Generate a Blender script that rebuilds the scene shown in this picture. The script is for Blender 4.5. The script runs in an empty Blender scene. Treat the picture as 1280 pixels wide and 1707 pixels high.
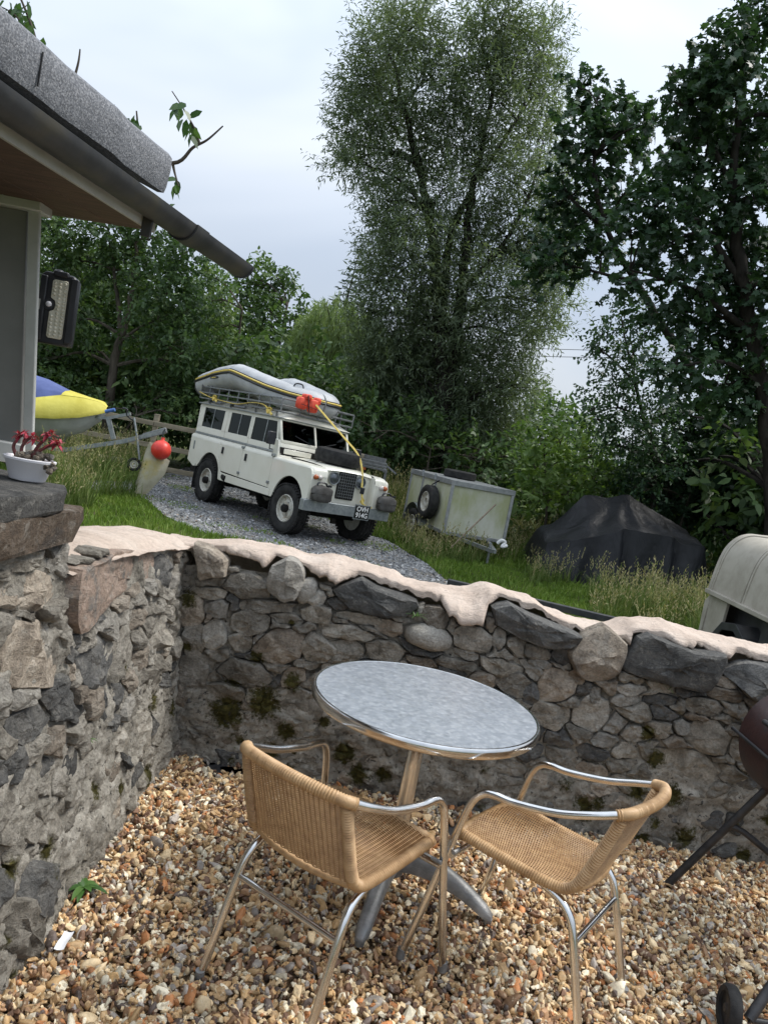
import bpy, bmesh, math, random
import numpy as np
from mathutils import Vector, Matrix, noise as mnoise
random.seed(7); RNG = np.random.default_rng(11)
scene = bpy.context.scene
R_ = math.radians
# ---------------------------------------------------------------- camera
CAM_ROLL, CAM_PITCH, CAM_H = R_(11.0), R_(5.4), 1.66
_f = np.array([0, math.cos(CAM_PITCH), -math.sin(CAM_PITCH)])
_u = np.array([0, math.sin(CAM_PITCH), math.cos(CAM_PITCH)])
_x = np.array([1.0, 0, 0])
C_RT = math.cos(CAM_ROLL)*_x + math.sin(CAM_ROLL)*_u
C_UP = -math.sin(CAM_ROLL)*_x + math.cos(CAM_ROLL)*_u
cam_data = bpy.data.cameras.new('camera')
cam = bpy.data.objects.new('camera', cam_data)
scene.collection.objects.link(cam)
cam.matrix_world = Matrix(((C_RT[0], C_UP[0], -_f[0], 0), (C_RT[1], C_UP[1], -_f[1], 0), (C_RT[2], C_UP[2], -_f[2], CAM_H), (0, 0, 0, 1)))
cam_data.sensor_fit = 'VERTICAL'; cam_data.sensor_height = 36.0
cam_data.lens = 36.0*1282/1707
cam_data.clip_start = 0.05; cam_data.clip_end = 600
scene.camera = cam
# ---------------------------------------------------------------- world: overcast sky
SUN_EL, SUN_AZ = R_(56), R_(72)          # azimuth from +Y towards +X (sun to the right, behind cloud)
world = bpy.data.worlds.new('World'); scene.world = world; world.use_nodes = True
nt = world.node_tree; nt.nodes.clear()
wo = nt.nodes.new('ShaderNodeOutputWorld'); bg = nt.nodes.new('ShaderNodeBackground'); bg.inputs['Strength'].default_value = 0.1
sky = nt.nodes.new('ShaderNodeTexSky'); sky.sky_type = 'NISHITA'; sky.sun_disc = False
sky.sun_elevation = SUN_EL; sky.sun_rotation = SUN_AZ
tc = nt.nodes.new('ShaderNodeTexCoord'); mp = nt.nodes.new('ShaderNodeMapping'); mp.inputs['Scale'].default_value = (1, 1, 2.2)
n1 = nt.nodes.new('ShaderNodeTexNoise'); n1.inputs['Scale'].default_value = 1.5; n1.inputs['Detail'].default_value = 4.0; n1.inputs['Roughness'].default_value = 0.5; n1.inputs['Distortion'].default_value = 0.4
mp.inputs['Location'].default_value = (5.3, 1.9, 0.6)
cr = nt.nodes.new('ShaderNodeValToRGB')
cr.color_ramp.elements[0].position = 0.33; cr.color_ramp.elements[0].color = (4.0, 4.7, 5.8, 1)
cr.color_ramp.elements[1].position = 0.66; cr.color_ramp.elements[1].color = (6.6, 7.0, 7.5, 1)
e = cr.color_ramp.elements.new(0.5); e.color = (5.3, 5.9, 6.8, 1)
mx = nt.nodes.new('ShaderNodeMix'); mx.data_type = 'RGBA'; mx.inputs['Factor'].default_value = 0.93
nt.links.new(tc.outputs['Generated'], mp.inputs['Vector']); nt.links.new(mp.outputs['Vector'], n1.inputs['Vector'])
nt.links.new(n1.outputs['Fac'], cr.inputs['Fac'])
# even overcast sky: brightness grows smoothly from horizon to zenith
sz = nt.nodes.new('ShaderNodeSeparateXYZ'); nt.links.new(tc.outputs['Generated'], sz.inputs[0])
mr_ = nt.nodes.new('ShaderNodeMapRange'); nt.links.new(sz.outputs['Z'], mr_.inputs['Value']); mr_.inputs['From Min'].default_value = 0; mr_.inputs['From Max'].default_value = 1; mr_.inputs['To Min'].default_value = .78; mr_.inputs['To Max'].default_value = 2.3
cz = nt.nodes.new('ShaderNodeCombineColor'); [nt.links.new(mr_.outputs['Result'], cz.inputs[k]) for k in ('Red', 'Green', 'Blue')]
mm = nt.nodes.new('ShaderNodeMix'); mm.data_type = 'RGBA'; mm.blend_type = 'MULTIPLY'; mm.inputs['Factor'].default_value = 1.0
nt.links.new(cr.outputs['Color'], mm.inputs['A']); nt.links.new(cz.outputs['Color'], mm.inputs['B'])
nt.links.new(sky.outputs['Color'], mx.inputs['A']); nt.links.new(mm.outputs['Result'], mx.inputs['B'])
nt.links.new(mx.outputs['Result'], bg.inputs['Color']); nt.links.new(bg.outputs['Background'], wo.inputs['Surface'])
# ---------------------------------------------------------------- sun behind thin cloud
sd = bpy.data.lights.new('sun', 'SUN'); sd.energy = 3.0; sd.angle = R_(22); sd.color = (1, .96, .9)
sun = bpy.data.objects.new('sun', sd); scene.collection.objects.link(sun)
_sv = Vector((math.sin(SUN_AZ)*math.cos(SUN_EL), math.cos(SUN_AZ)*math.cos(SUN_EL), math.sin(SUN_EL)))
sun.rotation_euler = _sv.to_track_quat('Z', 'Y').to_euler(); sun.location = (0, 0, 30)
vs = scene.view_settings; vs.view_transform = 'Standard'; vs.look = 'None'; vs.exposure = 0.32; vs.gamma = 1.0; vs.use_curve_mapping = False
scene.cycles.max_bounces = 6; scene.cycles.transparent_max_bounces = 6; scene.cycles.diffuse_bounces = 3; scene.cycles.glossy_bounces = 3
# ---------------------------------------------------------------- survey helpers: sight line -> point on a level (G), on a plane y=const (D) or x=const (X)
def ray(px, py):
    return ((px-640)/1282)*C_RT - ((py-853.5)/1282)*C_UP + _f
def G(px, py, z=0.0):
    d = ray(px, py); t = (z-CAM_H)/d[2]; return Vector((d[0]*t, d[1]*t, z))
def D(px, py, y):
    d = ray(px, py); t = y/d[1]; return Vector((d[0]*t, y, CAM_H+d[2]*t))
def XP(px, py, x):
    d = ray(px, py); t = x/d[0]; return Vector((x, d[1]*t, CAM_H+d[2]*t))
# ---------------------------------------------------------------- objects
COL = scene.collection
def tag(o, label=None, cat=None, group=None, kind=None):
    if label: o['label'] = label
    if cat: o['category'] = cat
    if group: o['group'] = group
    if kind: o['kind'] = kind
    return o
def empty(name, loc=(0, 0, 0), rz=0, label=None, cat=None, group=None):
    o = bpy.data.objects.new(name, None); COL.objects.link(o)
    o.location = loc; o.rotation_euler = (0, 0, rz); o.empty_display_size = .1
    return tag(o, label, cat, group)
def link(name, me, mat, parent=None, loc=None):
    o = bpy.data.objects.new(name, me); COL.objects.link(o)
    if mat is not None:
        for m in (mat if isinstance(mat, (list, tuple)) else [mat]): me.materials.append(m)
    if parent is not None: o.parent = parent
    if loc is not None: o.location = loc
    return o
def copy_tree(o, parent=None):
    c = o.copy(); COL.objects.link(c); c.parent = parent
    for ch in [x for x in o.children]: copy_tree(ch, c)
    return c
def np_mesh(name, V, F, smooth=False, attrs=None):
    V = np.asarray(V, np.float32); F = np.asarray(F, np.int32); m, k = F.shape
    me = bpy.data.meshes.new(name)
    me.vertices.add(len(V)); me.vertices.foreach_set('co', V.ravel())
    me.loops.add(m*k); me.loops.foreach_set('vertex_index', F.ravel())
    me.polygons.add(m); me.polygons.foreach_set('loop_start', np.arange(0, m*k, k, dtype=np.int32))
    if smooth: me.polygons.foreach_set('use_smooth', np.ones(m, bool))
    me.update(calc_edges=True)
    for nm, (dom, arr) in (attrs or {}).items():
        a = me.attributes.new(nm, 'FLOAT', dom); a.data.foreach_set('value', np.asarray(arr, np.float32).ravel())
    return me
def catmull(P, k=6, closed=False):
    P = [Vector(p) for p in P]; n = len(P); out = []
    rng = range(n if closed else n-1)
    for i in rng:
        if closed: a, b, c, d = P[(i-1) % n], P[i], P[(i+1) % n], P[(i+2) % n]
        else: a, b, c, d = P[max(i-1, 0)], P[i], P[i+1], P[min(i+2, n-1)]
        for j in range(k):
            t = j/k
            out.append(.5*((2*b)+(c-a)*t+(2*a-5*b+4*c-d)*t*t+(3*b-a-3*c+d)*t**3))
    if not closed: out.append(P[-1])
    return out
class MB:
    def __init__(s): s.V = []; s.F = []
    def add(s, V, F):
        o = len(s.V); s.V += [tuple(v) for v in V]; s.F += [tuple(i+o for i in f) for f in F]; return s
    def box(s, lo, hi):
        (a, b, c), (d, e, f) = lo, hi
        return s.add([(a,b,c),(d,b,c),(d,e,c),(a,e,c),(a,b,f),(d,b,f),(d,e,f),(a,e,f)],
                     [(0,3,2,1),(4,5,6,7),(0,1,5,4),(1,2,6,5),(2,3,7,6),(3,0,4,7)])
    def bar(s, p, q, w, h, up=(0, 0, 1)):
        p, q = Vector(p), Vector(q); d = (q-p).normalized(); a = d.cross(Vector(up))
        if a.length < 1e-4: a = d.cross(Vector((1, 0, 0)))
        a.normalize(); b = a.cross(d); a *= w/2; b *= h/2
        return s.add([p-a-b, p+a-b, p+a+b, p-a+b, q-a-b, q+a-b, q+a+b, q-a+b],
                     [(0,3,2,1),(4,5,6,7),(0,1,5,4),(1,2,6,5),(2,3,7,6),(3,0,4,7)])
    def tube(s, P, r, n=8, closed=False, cap=True, flat=1.0, up0=None):
        P = [Vector(p) for p in P]; m = len(P); rs = r if isinstance(r, (list, tuple, np.ndarray)) else [r]*m
        T = []
        for i in range(m):
            if closed: t = P[(i+1) % m]-P[i-1]
            else: t = P[min(i+1, m-1)]-P[max(i-1, 0)]
            T.append(t.normalized() if t.length > 1e-9 else Vector((0, 0, 1)))
        u = Vector(up0) if up0 else (Vector((0, 0, 1)) if abs(T[0].z) < .9 else Vector((1, 0, 0)))
        V = []; F = []
        for i in range(m):
            u = u-T[i]*u.dot(T[i])
            if u.length < 1e-6: u = T[i].orthogonal()
            u.normalize(); w = T[i].cross(u)
            for k in range(n):
                a = 2*math.pi*k/n; V.append(P[i]+(u*math.cos(a)*flat+w*math.sin(a))*rs[i])
        for i in range(m if closed else m-1):
            for k in range(n):
                a = i*n+k; b = i*n+(k+1) % n; c = ((i+1) % m)*n+(k+1) % n; d = ((i+1) % m)*n+k
                F.append((a, b, c, d))
        if cap and not closed:
            F.append(tuple(range(n-1, -1, -1))); F.append(tuple((m-1)*n+k for k in range(n)))
        return s.add(V, F)
    def lathe(s, prof, n=24, M=None, closed=False):
        V = []; F = []; m = len(prof)
        for (r, z) in prof:
            for k in range(n):
                a = 2*math.pi*k/n; V.append((r*math.cos(a), r*math.sin(a), z))
        for i in range(m if closed else m-1):
            for k in range(n):
                j = (i+1) % m
                F.append((i*n+k, i*n+(k+1) % n, j*n+(k+1) % n, j*n+k))
        if not closed:
            if prof[0][0] > 1e-5: F.append(tuple(range(n-1, -1, -1)))
            if prof[-1][0] > 1e-5: F.append(tuple((m-1)*n+k for k in range(n)))
        if M is not None: V = [M @ Vector(v) for v in V]
        return s.add(V, F)
    def prism(s, poly, a, b, axis='y'):
        n = len(poly)
        def P(u, v, w): return {'y': (u, w, v), 'x': (w, u, v), 'z': (u, v, w)}[axis]
        V = [P(u, v, a) for u, v in poly]+[P(u, v, b) for u, v in poly]
        F = [tuple(range(n-1, -1, -1)), tuple(range(n, 2*n))]+[(i, (i+1) % n, n+(i+1) % n, n+i) for i in range(n)]
        return s.add(V, F)
    def grid(s, pts):
        m = len(pts); n = len(pts[0]); V = [p for row in pts for p in row]
        return s.add(V, [(i*n+j, i*n+j+1, (i+1)*n+j+1, (i+1)*n+j) for i in range(m-1) for j in range(n-1)])
    def xf(s, M):
        s.V = [tuple(M @ Vector(v)) for v in s.V]; return s
    def build(s, name, mat, parent=None, smooth=None, bevel=0, loc=None, fix=True):
        me = bpy.data.meshes.new(name); me.from_pydata(s.V, [], s.F); me.update()
        if fix:
            bm = bmesh.new(); bm.from_mesh(me); bmesh.ops.remove_doubles(bm, verts=bm.verts, dist=1e-6)
            bmesh.ops.recalc_face_normals(bm, faces=bm.faces); bm.to_mesh(me); bm.free()
        if smooth is not None:
            me.polygons.foreach_set('use_smooth', np.ones(len(me.polygons), bool))
            me.set_sharp_from_angle(angle=R_(smooth))
        o = link(name, me, mat, parent, loc)
        if bevel:
            b = o.modifiers.new('bevel', 'BEVEL'); b.width = bevel; b.segments = 2; b.limit_method = 'ANGLE'; b.angle_limit = R_(40)
            if smooth is None:
                me.polygons.foreach_set('use_smooth', np.ones(len(me.polygons), bool)); me.set_sharp_from_angle(angle=R_(50))
        return o
def fbm(x, y, z=0.0, o=4):
    return mnoise.fractal(Vector((x, y, z)), 0.9, 2.1, o)
# ---------------------------------------------------------------- materials
MATS = {}
class NT:
    def __init__(s, name):
        s.m = bpy.data.materials.new(name); s.m.use_nodes = True; s.t = s.m.node_tree; s.t.nodes.clear()
        s.out = s.n('ShaderNodeOutputMaterial')
    def n(s, t, **kw):
        x = s.t.nodes.new(t)
        for k, v in kw.items():
            if k in x.inputs: x.inputs[k].default_value = v
            else: setattr(x, k, v)
        return x
    def l(s, a, b): s.t.links.new(a, b)
    def pos(s, obj=False):
        return s.n('ShaderNodeTexCoord').outputs['Object'] if obj else s.n('ShaderNodeNewGeometry').outputs['Position']
    def noise(s, scale, detail=4, rough=.55, vec=None, stretch=None, dist=0):
        x = s.n('ShaderNodeTexNoise'); x.inputs['Scale'].default_value = scale; x.inputs['Detail'].default_value = detail; x.inputs['Roughness'].default_value = rough; x.inputs['Distortion'].default_value = dist
        v = vec if vec is not None else s.pos()
        if stretch:
            mpn = s.n('ShaderNodeMapping'); mpn.inputs['Scale'].default_value = stretch; s.l(v, mpn.inputs['Vector']); v = mpn.outputs['Vector']
        s.l(v, x.inputs['Vector']); return x.outputs['Fac']
    def ramp(s, fac, stops):
        x = s.n('ShaderNodeValToRGB'); els = x.color_ramp.elements
        while len(els) < len(stops): els.new(.5)
        for e_, (p, c) in zip(els, stops):
            e_.position = p; e_.color = (*c, 1) if not isinstance(c, (int, float)) else (c, c, c, 1)
        s.l(fac, x.inputs['Fac']); return x.outputs['Color']
    def mix(s, fac, a, b, mode='MIX'):
        x = s.n('ShaderNodeMix'); x.data_type = 'RGBA'; x.blend_type = mode
        for k, v in (('Factor', fac), ('A', a), ('B', b)):
            if isinstance(v, (int, float)): x.inputs[k].default_value = v if k == 'Factor' else (v, v, v, 1)
            elif isinstance(v, tuple): x.inputs[k].default_value = (*v, 1)
            else: s.l(v, x.inputs[k])
        return x.outputs['Result']
    def bump(s, h, strength=.5, dist=.01, prev=None):
        x = s.n('ShaderNodeBump'); x.inputs['Strength'].default_value = strength; x.inputs['Distance'].default_value = dist
        s.l(h, x.inputs['Height'])
        if prev is not None: s.l(prev, x.inputs['Normal'])
        return x.outputs['Normal']
    def bsdf(s, color, rough=.6, metal=0, normal=None, spec=None, coat=0, trans=0):
        b = s.n('ShaderNodeBsdfPrincipled')
        for k, v in (('Base Color', color), ('Roughness', rough), ('Metallic', metal), ('Coat Weight', coat), ('Transmission Weight', trans)):
            if isinstance(v, tuple): b.inputs[k].default_value = (*v, 1)
            elif isinstance(v, (int, float)): b.inputs[k].default_value = v
            else: s.l(v, b.inputs[k])
        if spec is not None: b.inputs['Specular IOR Level'].default_value = spec
        if normal is not None: s.l(normal, b.inputs['Normal'])
        return b.outputs['BSDF']
    def fin(s, sh, disp=None):
        s.l(sh, s.out.inputs['Surface']); MATS[s.m.name] = s.m; return s.m
def vary(name, c1, c2, scale=6, rough=.6, metal=0, bump=.3, bscale=40, bdist=.004, spec=None, obj=False, c3=None, stretch=None, coat=0):
    "two-tone worn surface with fine relief"
    t = NT(name); p = t.pos(obj)
    f = t.noise(scale, 5, .6, p, stretch)
    st = [(.35, c1), (.65, c2)] if c3 is None else [(.3, c1), (.5, c2), (.68, c3)]
    col = t.ramp(f, st)
    nm = t.bump(t.noise(bscale, 5, .6, p, stretch), bump, bdist) if bump else None
    return t.fin(t.bsdf(col, rough, metal, nm, spec, coat))
def leafmat(name, c_dark, c_mid, c_light, trans=.35, rough=.5, spec=.35):
    t = NT(name); at = t.n('ShaderNodeAttribute'); at.attribute_name = 'tint'
    col = t.ramp(at.outputs['Fac'], [(.0, c_dark), (.5, c_mid), (1., c_light)])
    b = t.bsdf(col, rough, 0, None, spec)
    tr = t.n('ShaderNodeBsdfTranslucent'); tc_ = t.mix(1.0, col, (1.2, 1.25, .65), 'MULTIPLY'); t.l(tc_, tr.inputs['Color'])
    m_ = t.n('ShaderNodeMixShader'); m_.inputs['Fac'].default_value = trans; t.l(b, m_.inputs[1]); t.l(tr.outputs['BSDF'], m_.inputs[2])
    return t.fin(m_.outputs['Shader'])
def mossy(t, p, col):
    "moss growing where the mesh carries a 'moss' value, with ragged edges"
    at = t.n('ShaderNodeAttribute'); at.attribute_name = 'moss'
    ad = t.n('ShaderNodeMath', operation='ADD'); t.l(at.outputs['Fac'], ad.inputs[0]); t.l(t.noise(38, 6, .75, p), ad.inputs[1])
    m1 = t.ramp(ad.outputs[0], [(.72, 0.), (.90, 1.)])
    mc = t.ramp(t.noise(55, 4, .7, p), [(.3, (.022, .022, .005)), (.55, (.07, .062, .014)), (.75, (.13, .11, .03))])
    return t.mix(m1, col, mc)
def rockmat(name, c1, c2, c3, lichen=.45, rough=.85, bumps=.9):
    t = NT(name); p = t.pos()
    oi = t.n('ShaderNodeObjectInfo')
    big = t.noise(9, 6, .65, p, None, .6)
    col = t.ramp(big, [(.3, c1), (.5, c2), (.7, c3)])
    grain = t.noise(90, 4, .7, p)
    col = t.mix(.55, col, t.ramp(grain, [(.3, .35), (.5, .95), (.7, 1.4)]), 'MULTIPLY')
    crk = t.ramp(t.noise(17, 8, .75, p, (1, 1, 2.2), .8), [(.30, .25), (.42, 1.)])
    col = t.mix(.8, col, crk, 'MULTIPLY')
    val = t.n('ShaderNodeMapRange'); t.l(oi.outputs['Random'], val.inputs['Value']); val.inputs['To Min'].default_value = .62; val.inputs['To Max'].default_value = 1.3
    vv = t.n('ShaderNodeCombineColor'); [t.l(val.outputs['Result'], vv.inputs[k]) for k in ('Red', 'Green', 'Blue')]
    col = t.mix(1.0, col, vv.outputs['Color'], 'MULTIPLY')
    lf = t.ramp(t.noise(26, 6, .75, p, None, .3), [(.56, 0.), (.66, 1.)])
    lm = t.n('ShaderNodeMath', operation='MULTIPLY'); t.l(lf, lm.inputs[0]); lm.inputs[1].default_value = lichen
    col = t.mix(lm.outputs[0], col, (.42, .40, .35))
    col = mossy(t, p, col)
    n1_ = t.bump(t.noise(13, 8, .7, p, (1, 1, 1.7), .6), bumps, .035)
    n1_ = t.bump(t.noise(48, 5, .7, p, None, .4), .8, .010, n1_)
    n2_ = t.bump(t.noise(150, 4, .7, p), .6, .004, n1_)
    return t.fin(t.bsdf(col, rough, 0, n2_, .3))
# ================================================================ materials used by the setting
M_ground = (lambda t: t.fin(t.bsdf(t.ramp(t.noise(1.3, 6, .7), [(.3, (.045, .05, .018)), (.5, (.06, .075, .022)), (.7, (.10, .085, .045))]), .95, 0, t.bump(t.noise(18, 5, .7), .8, .04), .1)))(NT('grassy_soil'))
M_sub = vary('sandy_subbase', (.10, .06, .03), (.22, .15, .08), 60, .95, 0, .8, 90, .01)
M_memb = vary('black_membrane', (.012, .012, .014), (.03, .03, .032), 8, .75, 0, .5, 30, .01)
def _track():
    t = NT('slate_chippings'); p = t.pos()
    v = t.n('ShaderNodeTexVoronoi'); v.inputs['Scale'].default_value = 26; t.l(p, v.inputs['Vector'])
    sp = t.n('ShaderNodeSeparateColor'); t.l(v.outputs['Color'], sp.inputs['Color'])
    col = t.ramp(sp.outputs['Red'], [(.1, (.10, .105, .11)), (.55, (.21, .215, .22)), (.9, (.36, .36, .35))])
    d = t.ramp(t.noise(2.2, 5, .7, p), [(.45, 0.), (.62, .6)])
    col = t.mix(d, col, (.14, .12, .085))
    nm = t.bump(v.outputs['Distance'], 1.0, .03)
    return t.fin(t.bsdf(col, .85, 0, nm, .3))
M_track = _track()
def _pebble(name, stops, edge=(.66, .55, .38)):
    t = NT(name); at = t.n('ShaderNodeAttribute'); at.attribute_type = 'INSTANCER'; at.attribute_name = 'col'
    col = t.ramp(at.outputs['Fac'], stops)
    for e_ in t.t.nodes:
        if e_.type == 'VALTORGB': e_.color_ramp.interpolation = 'CONSTANT'
    oi = t.n('ShaderNodeAttribute'); oi.attribute_type = 'INSTANCER'; oi.attribute_name = 'val'
    vc = t.n('ShaderNodeCombineColor'); [t.l(oi.outputs['Fac'], vc.inputs[k]) for k in ('Red', 'Green', 'Blue')]
    col = t.mix(1., col, vc.outputs['Color'], 'MULTIPLY')
    p = t.pos(); f = t.noise(70, 4, .65, p)
    col = t.mix(t.ramp(t.noise(55, 3, .6, p), [(.60, 0.), (.65, .55)]), col, edge)
    col = t.mix(.5, col, t.ramp(f, [(.3, .5), (.5, 1.), (.7, 1.35)]), 'MULTIPLY')
    return t.fin(t.bsdf(col, .6, 0, t.bump(t.noise(160, 4, .6, p), .35, .003), .4))
M_pebble = _pebble('flint_pebble', [(0, (.72, .55, .33)), (.16, (.52, .34, .17)), (.33, (.35, .205, .11)), (.46, (.80, .71, .53)), (.60, (.17, .095, .058)), (.73, (.56, .36, .17)), (.84, (.12, .09, .075)), (.89, (.49, .21, .08)), (.94, (.40, .35, .30))])
M_chip = _pebble('slate_chip', [(0, (.12, .125, .13)), (.3, (.20, .205, .21)), (.6, (.30, .30, .30)), (.85, (.44, .44, .43)), (.95, (.22, .17, .12))], (.40, .40, .40))
M_stone = {
 'grey': rockmat('grey_brown_stone', (.135, .12, .096), (.31, .282, .235), (.48, .445, .385)),
 'slate': rockmat('dark_slate_stone', (.06, .06, .058), (.125, .122, .115), (.20, .19, .17), .3),
 'brown': rockmat('brown_stone', (.14, .115, .09), (.30, .252, .198), (.43, .378, .31), .4),
 'pale': rockmat('pale_stone', (.24, .22, .185), (.37, .345, .30), (.46, .43, .38), .3),
 'pink': rockmat('pinkish_stone', (.15, .15, .14), (.33, .245, .19), (.40, .31, .25), .5),
 'rust': rockmat('rusty_dark_stone', (.055, .048, .042), (.12, .088, .062), (.19, .165, .14), .35),
}
def _mortar():
    t = NT('old_lime_mortar'); p = t.pos()
    col = t.ramp(t.noise(7, 7, .7, p, None, .4), [(.30, (.12, .108, .088)), (.43, (.30, .275, .232)), (.57, (.47, .435, .372)), (.71, (.64, .60, .525))])
    v = t.n('ShaderNodeTexVoronoi'); v.inputs['Scale'].default_value = 45; t.l(p, v.inputs['Vector'])
    col = t.mix(.55, col, t.ramp(v.outputs['Distance'], [(.05, .45), (.3, 1.1), (.6, 1.25)]), 'MULTIPLY')
    col = mossy(t, p, col)
    col = t.mix(t.ramp(t.noise(30, 5, .8, p), [(.36, 1.), (.43, 0.)]), col, (.05, .045, .04))
    nb = t.bump(t.noise(22, 9, .75, p, None, .6), 1.0, .045); nb = t.bump(v.outputs['Distance'], .5, .008, nb); nb = t.bump(t.noise(75, 5, .75, p, None, .4), .9, .010, nb)
    return t.fin(t.bsdf(col, .92, 0, nb, .2))
M_mortar = _mortar()
def _coping():
    t = NT('cream_mortar_coping'); p = t.pos()
    col = t.ramp(t.noise(5, 7, .65, p, None, .5), [(.3, (.47, .375, .305)), (.5, (.57, .465, .385)), (.7, (.63, .535, .455))])
    col = t.mix(.5, col, t.ramp(t.noise(60, 5, .7, p, (1, .35, 1)), [(.3, .7), (.5, 1.), (.7, 1.1)]), 'MULTIPLY')
    col = t.mix(t.ramp(t.noise(9, 7, .75, p, None, .6), [(.55, 0.), (.72, .55)]), col, (.27, .235, .195))
    col = t.mix(t.ramp(t.noise(26, 6, .8, p, (1, .5, 1), .5), [(.30, .8), (.40, 0.)]), col, (.20, .165, .135))
    nb = t.bump(t.noise(14, 7, .65, p, (.5, 1.6, 1)), .8, .03); nb = t.bump(t.noise(55, 5, .75, p), .8, .010, nb); nb = t.bump(t.noise(150, 4, .7, p), .5, .004, nb)
    return t.fin(t.bsdf(col, .9, 0, nb, .2))
M_coping = _coping()
M_moss = vary('olive_moss', (.022, .026, .006), (.06, .062, .014), 30, .95, 0, 1., 160, .012, .1, c3=(.095, .085, .02))

# ================================================================ ground, track
def gz(x, y):
    return -.125 + .03*fbm(x*.35, y*.35, 3.1, 3) + max(0, (y-26))*.02
def sheet(name, xs, ys, zf, mat):
    X, Y = np.meshgrid(xs, ys); Z = np.vectorize(zf)(X, Y)
    V = np.stack([X, Y, Z], -1).reshape(-1, 3); n = len(xs)
    i, j = np.meshgrid(np.arange(len(ys)-1), np.arange(n-1), indexing='ij'); a = (i*n+j).ravel()
    return link(name, np_mesh(name, V, np.stack([a, a+1, a+n+1, a+n], -1), True), mat)
xs = np.concatenate([np.linspace(-260, -14, 12), np.linspace(-12, 14, 70), np.linspace(17, 260, 12)])
ys = np.concatenate([np.linspace(-120, 2, 10), np.linspace(4.1, 26, 64), np.linspace(29, 300, 16)])
tag(sheet('ground', xs, ys, gz, M_ground), 'grassy ground rolling away behind the stone wall', 'ground', kind='structure')
TRACK_L = [G(120, 800, -.12), G(225, 803, -.12), G(330, 778, -.12), G(420, 790, -.12), G(560, 872, -.12), G(650, 905, -.12), G(755, 972, -.12), G(860, 1040, -.12)]
TRACK_R = [G(100, 822, -.12), G(222, 826, -.12), G(285, 866, -.12), G(345, 888, -.12), G(430, 905, -.12), G(520, 945, -.12), G(600, 985, -.12), G(720, 1050, -.12)]
def _trk():
    A = catmull(TRACK_L, 10); B = catmull(TRACK_R, 10); rows = []
    for i, (a, b) in enumerate(zip(A, B)):
        w = .12*fbm(i*.35, 0, 5, 3); w2 = .12*fbm(i*.35, 7, 5, 3); d = (b-a).normalized()
        a2 = a+d*w; b2 = b+d*w2; row = []
        for k in range(15):
            p = a2.lerp(b2, k/14); row.append((p.x, p.y, gz(p.x, p.y)+.012))
        rows.append(row)
    m = MB().grid(rows); o = m.build('track', M_track, None, 80)
    tag(o, 'grey slate chipping track running under the white off-road car', 'track', kind='structure')
    return [Vector(r[0]) for r in rows], [Vector(r[-1]) for r in rows]
TA, TB = _trk()
TPOLY = np.array([(p.x, p.y) for p in TA]+[(p.x, p.y) for p in reversed(TB)])
def inpoly(px, py, poly):
    px = np.asarray(px); py = np.asarray(py); c = np.zeros(px.shape, bool); n = len(poly)
    for i in range(n):
        x1, y1 = poly[i]; x2, y2 = poly[(i+1) % n]
        if y1 == y2: continue
        k = ((y1 > py) != (y2 > py)) & (px < (x2-x1)*(py-y1)/(y2-y1)+x1); c ^= k
    return c
tag(sheet('patio', np.linspace(-.85, 4.2, 40), np.linspace(-1.5, 3.62, 40), lambda x, y: -.035+.008*fbm(x*2, y*2, 0, 2), M_sub), 'sandy patio bed under the flint gravel', 'patio', kind='structure')

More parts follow.
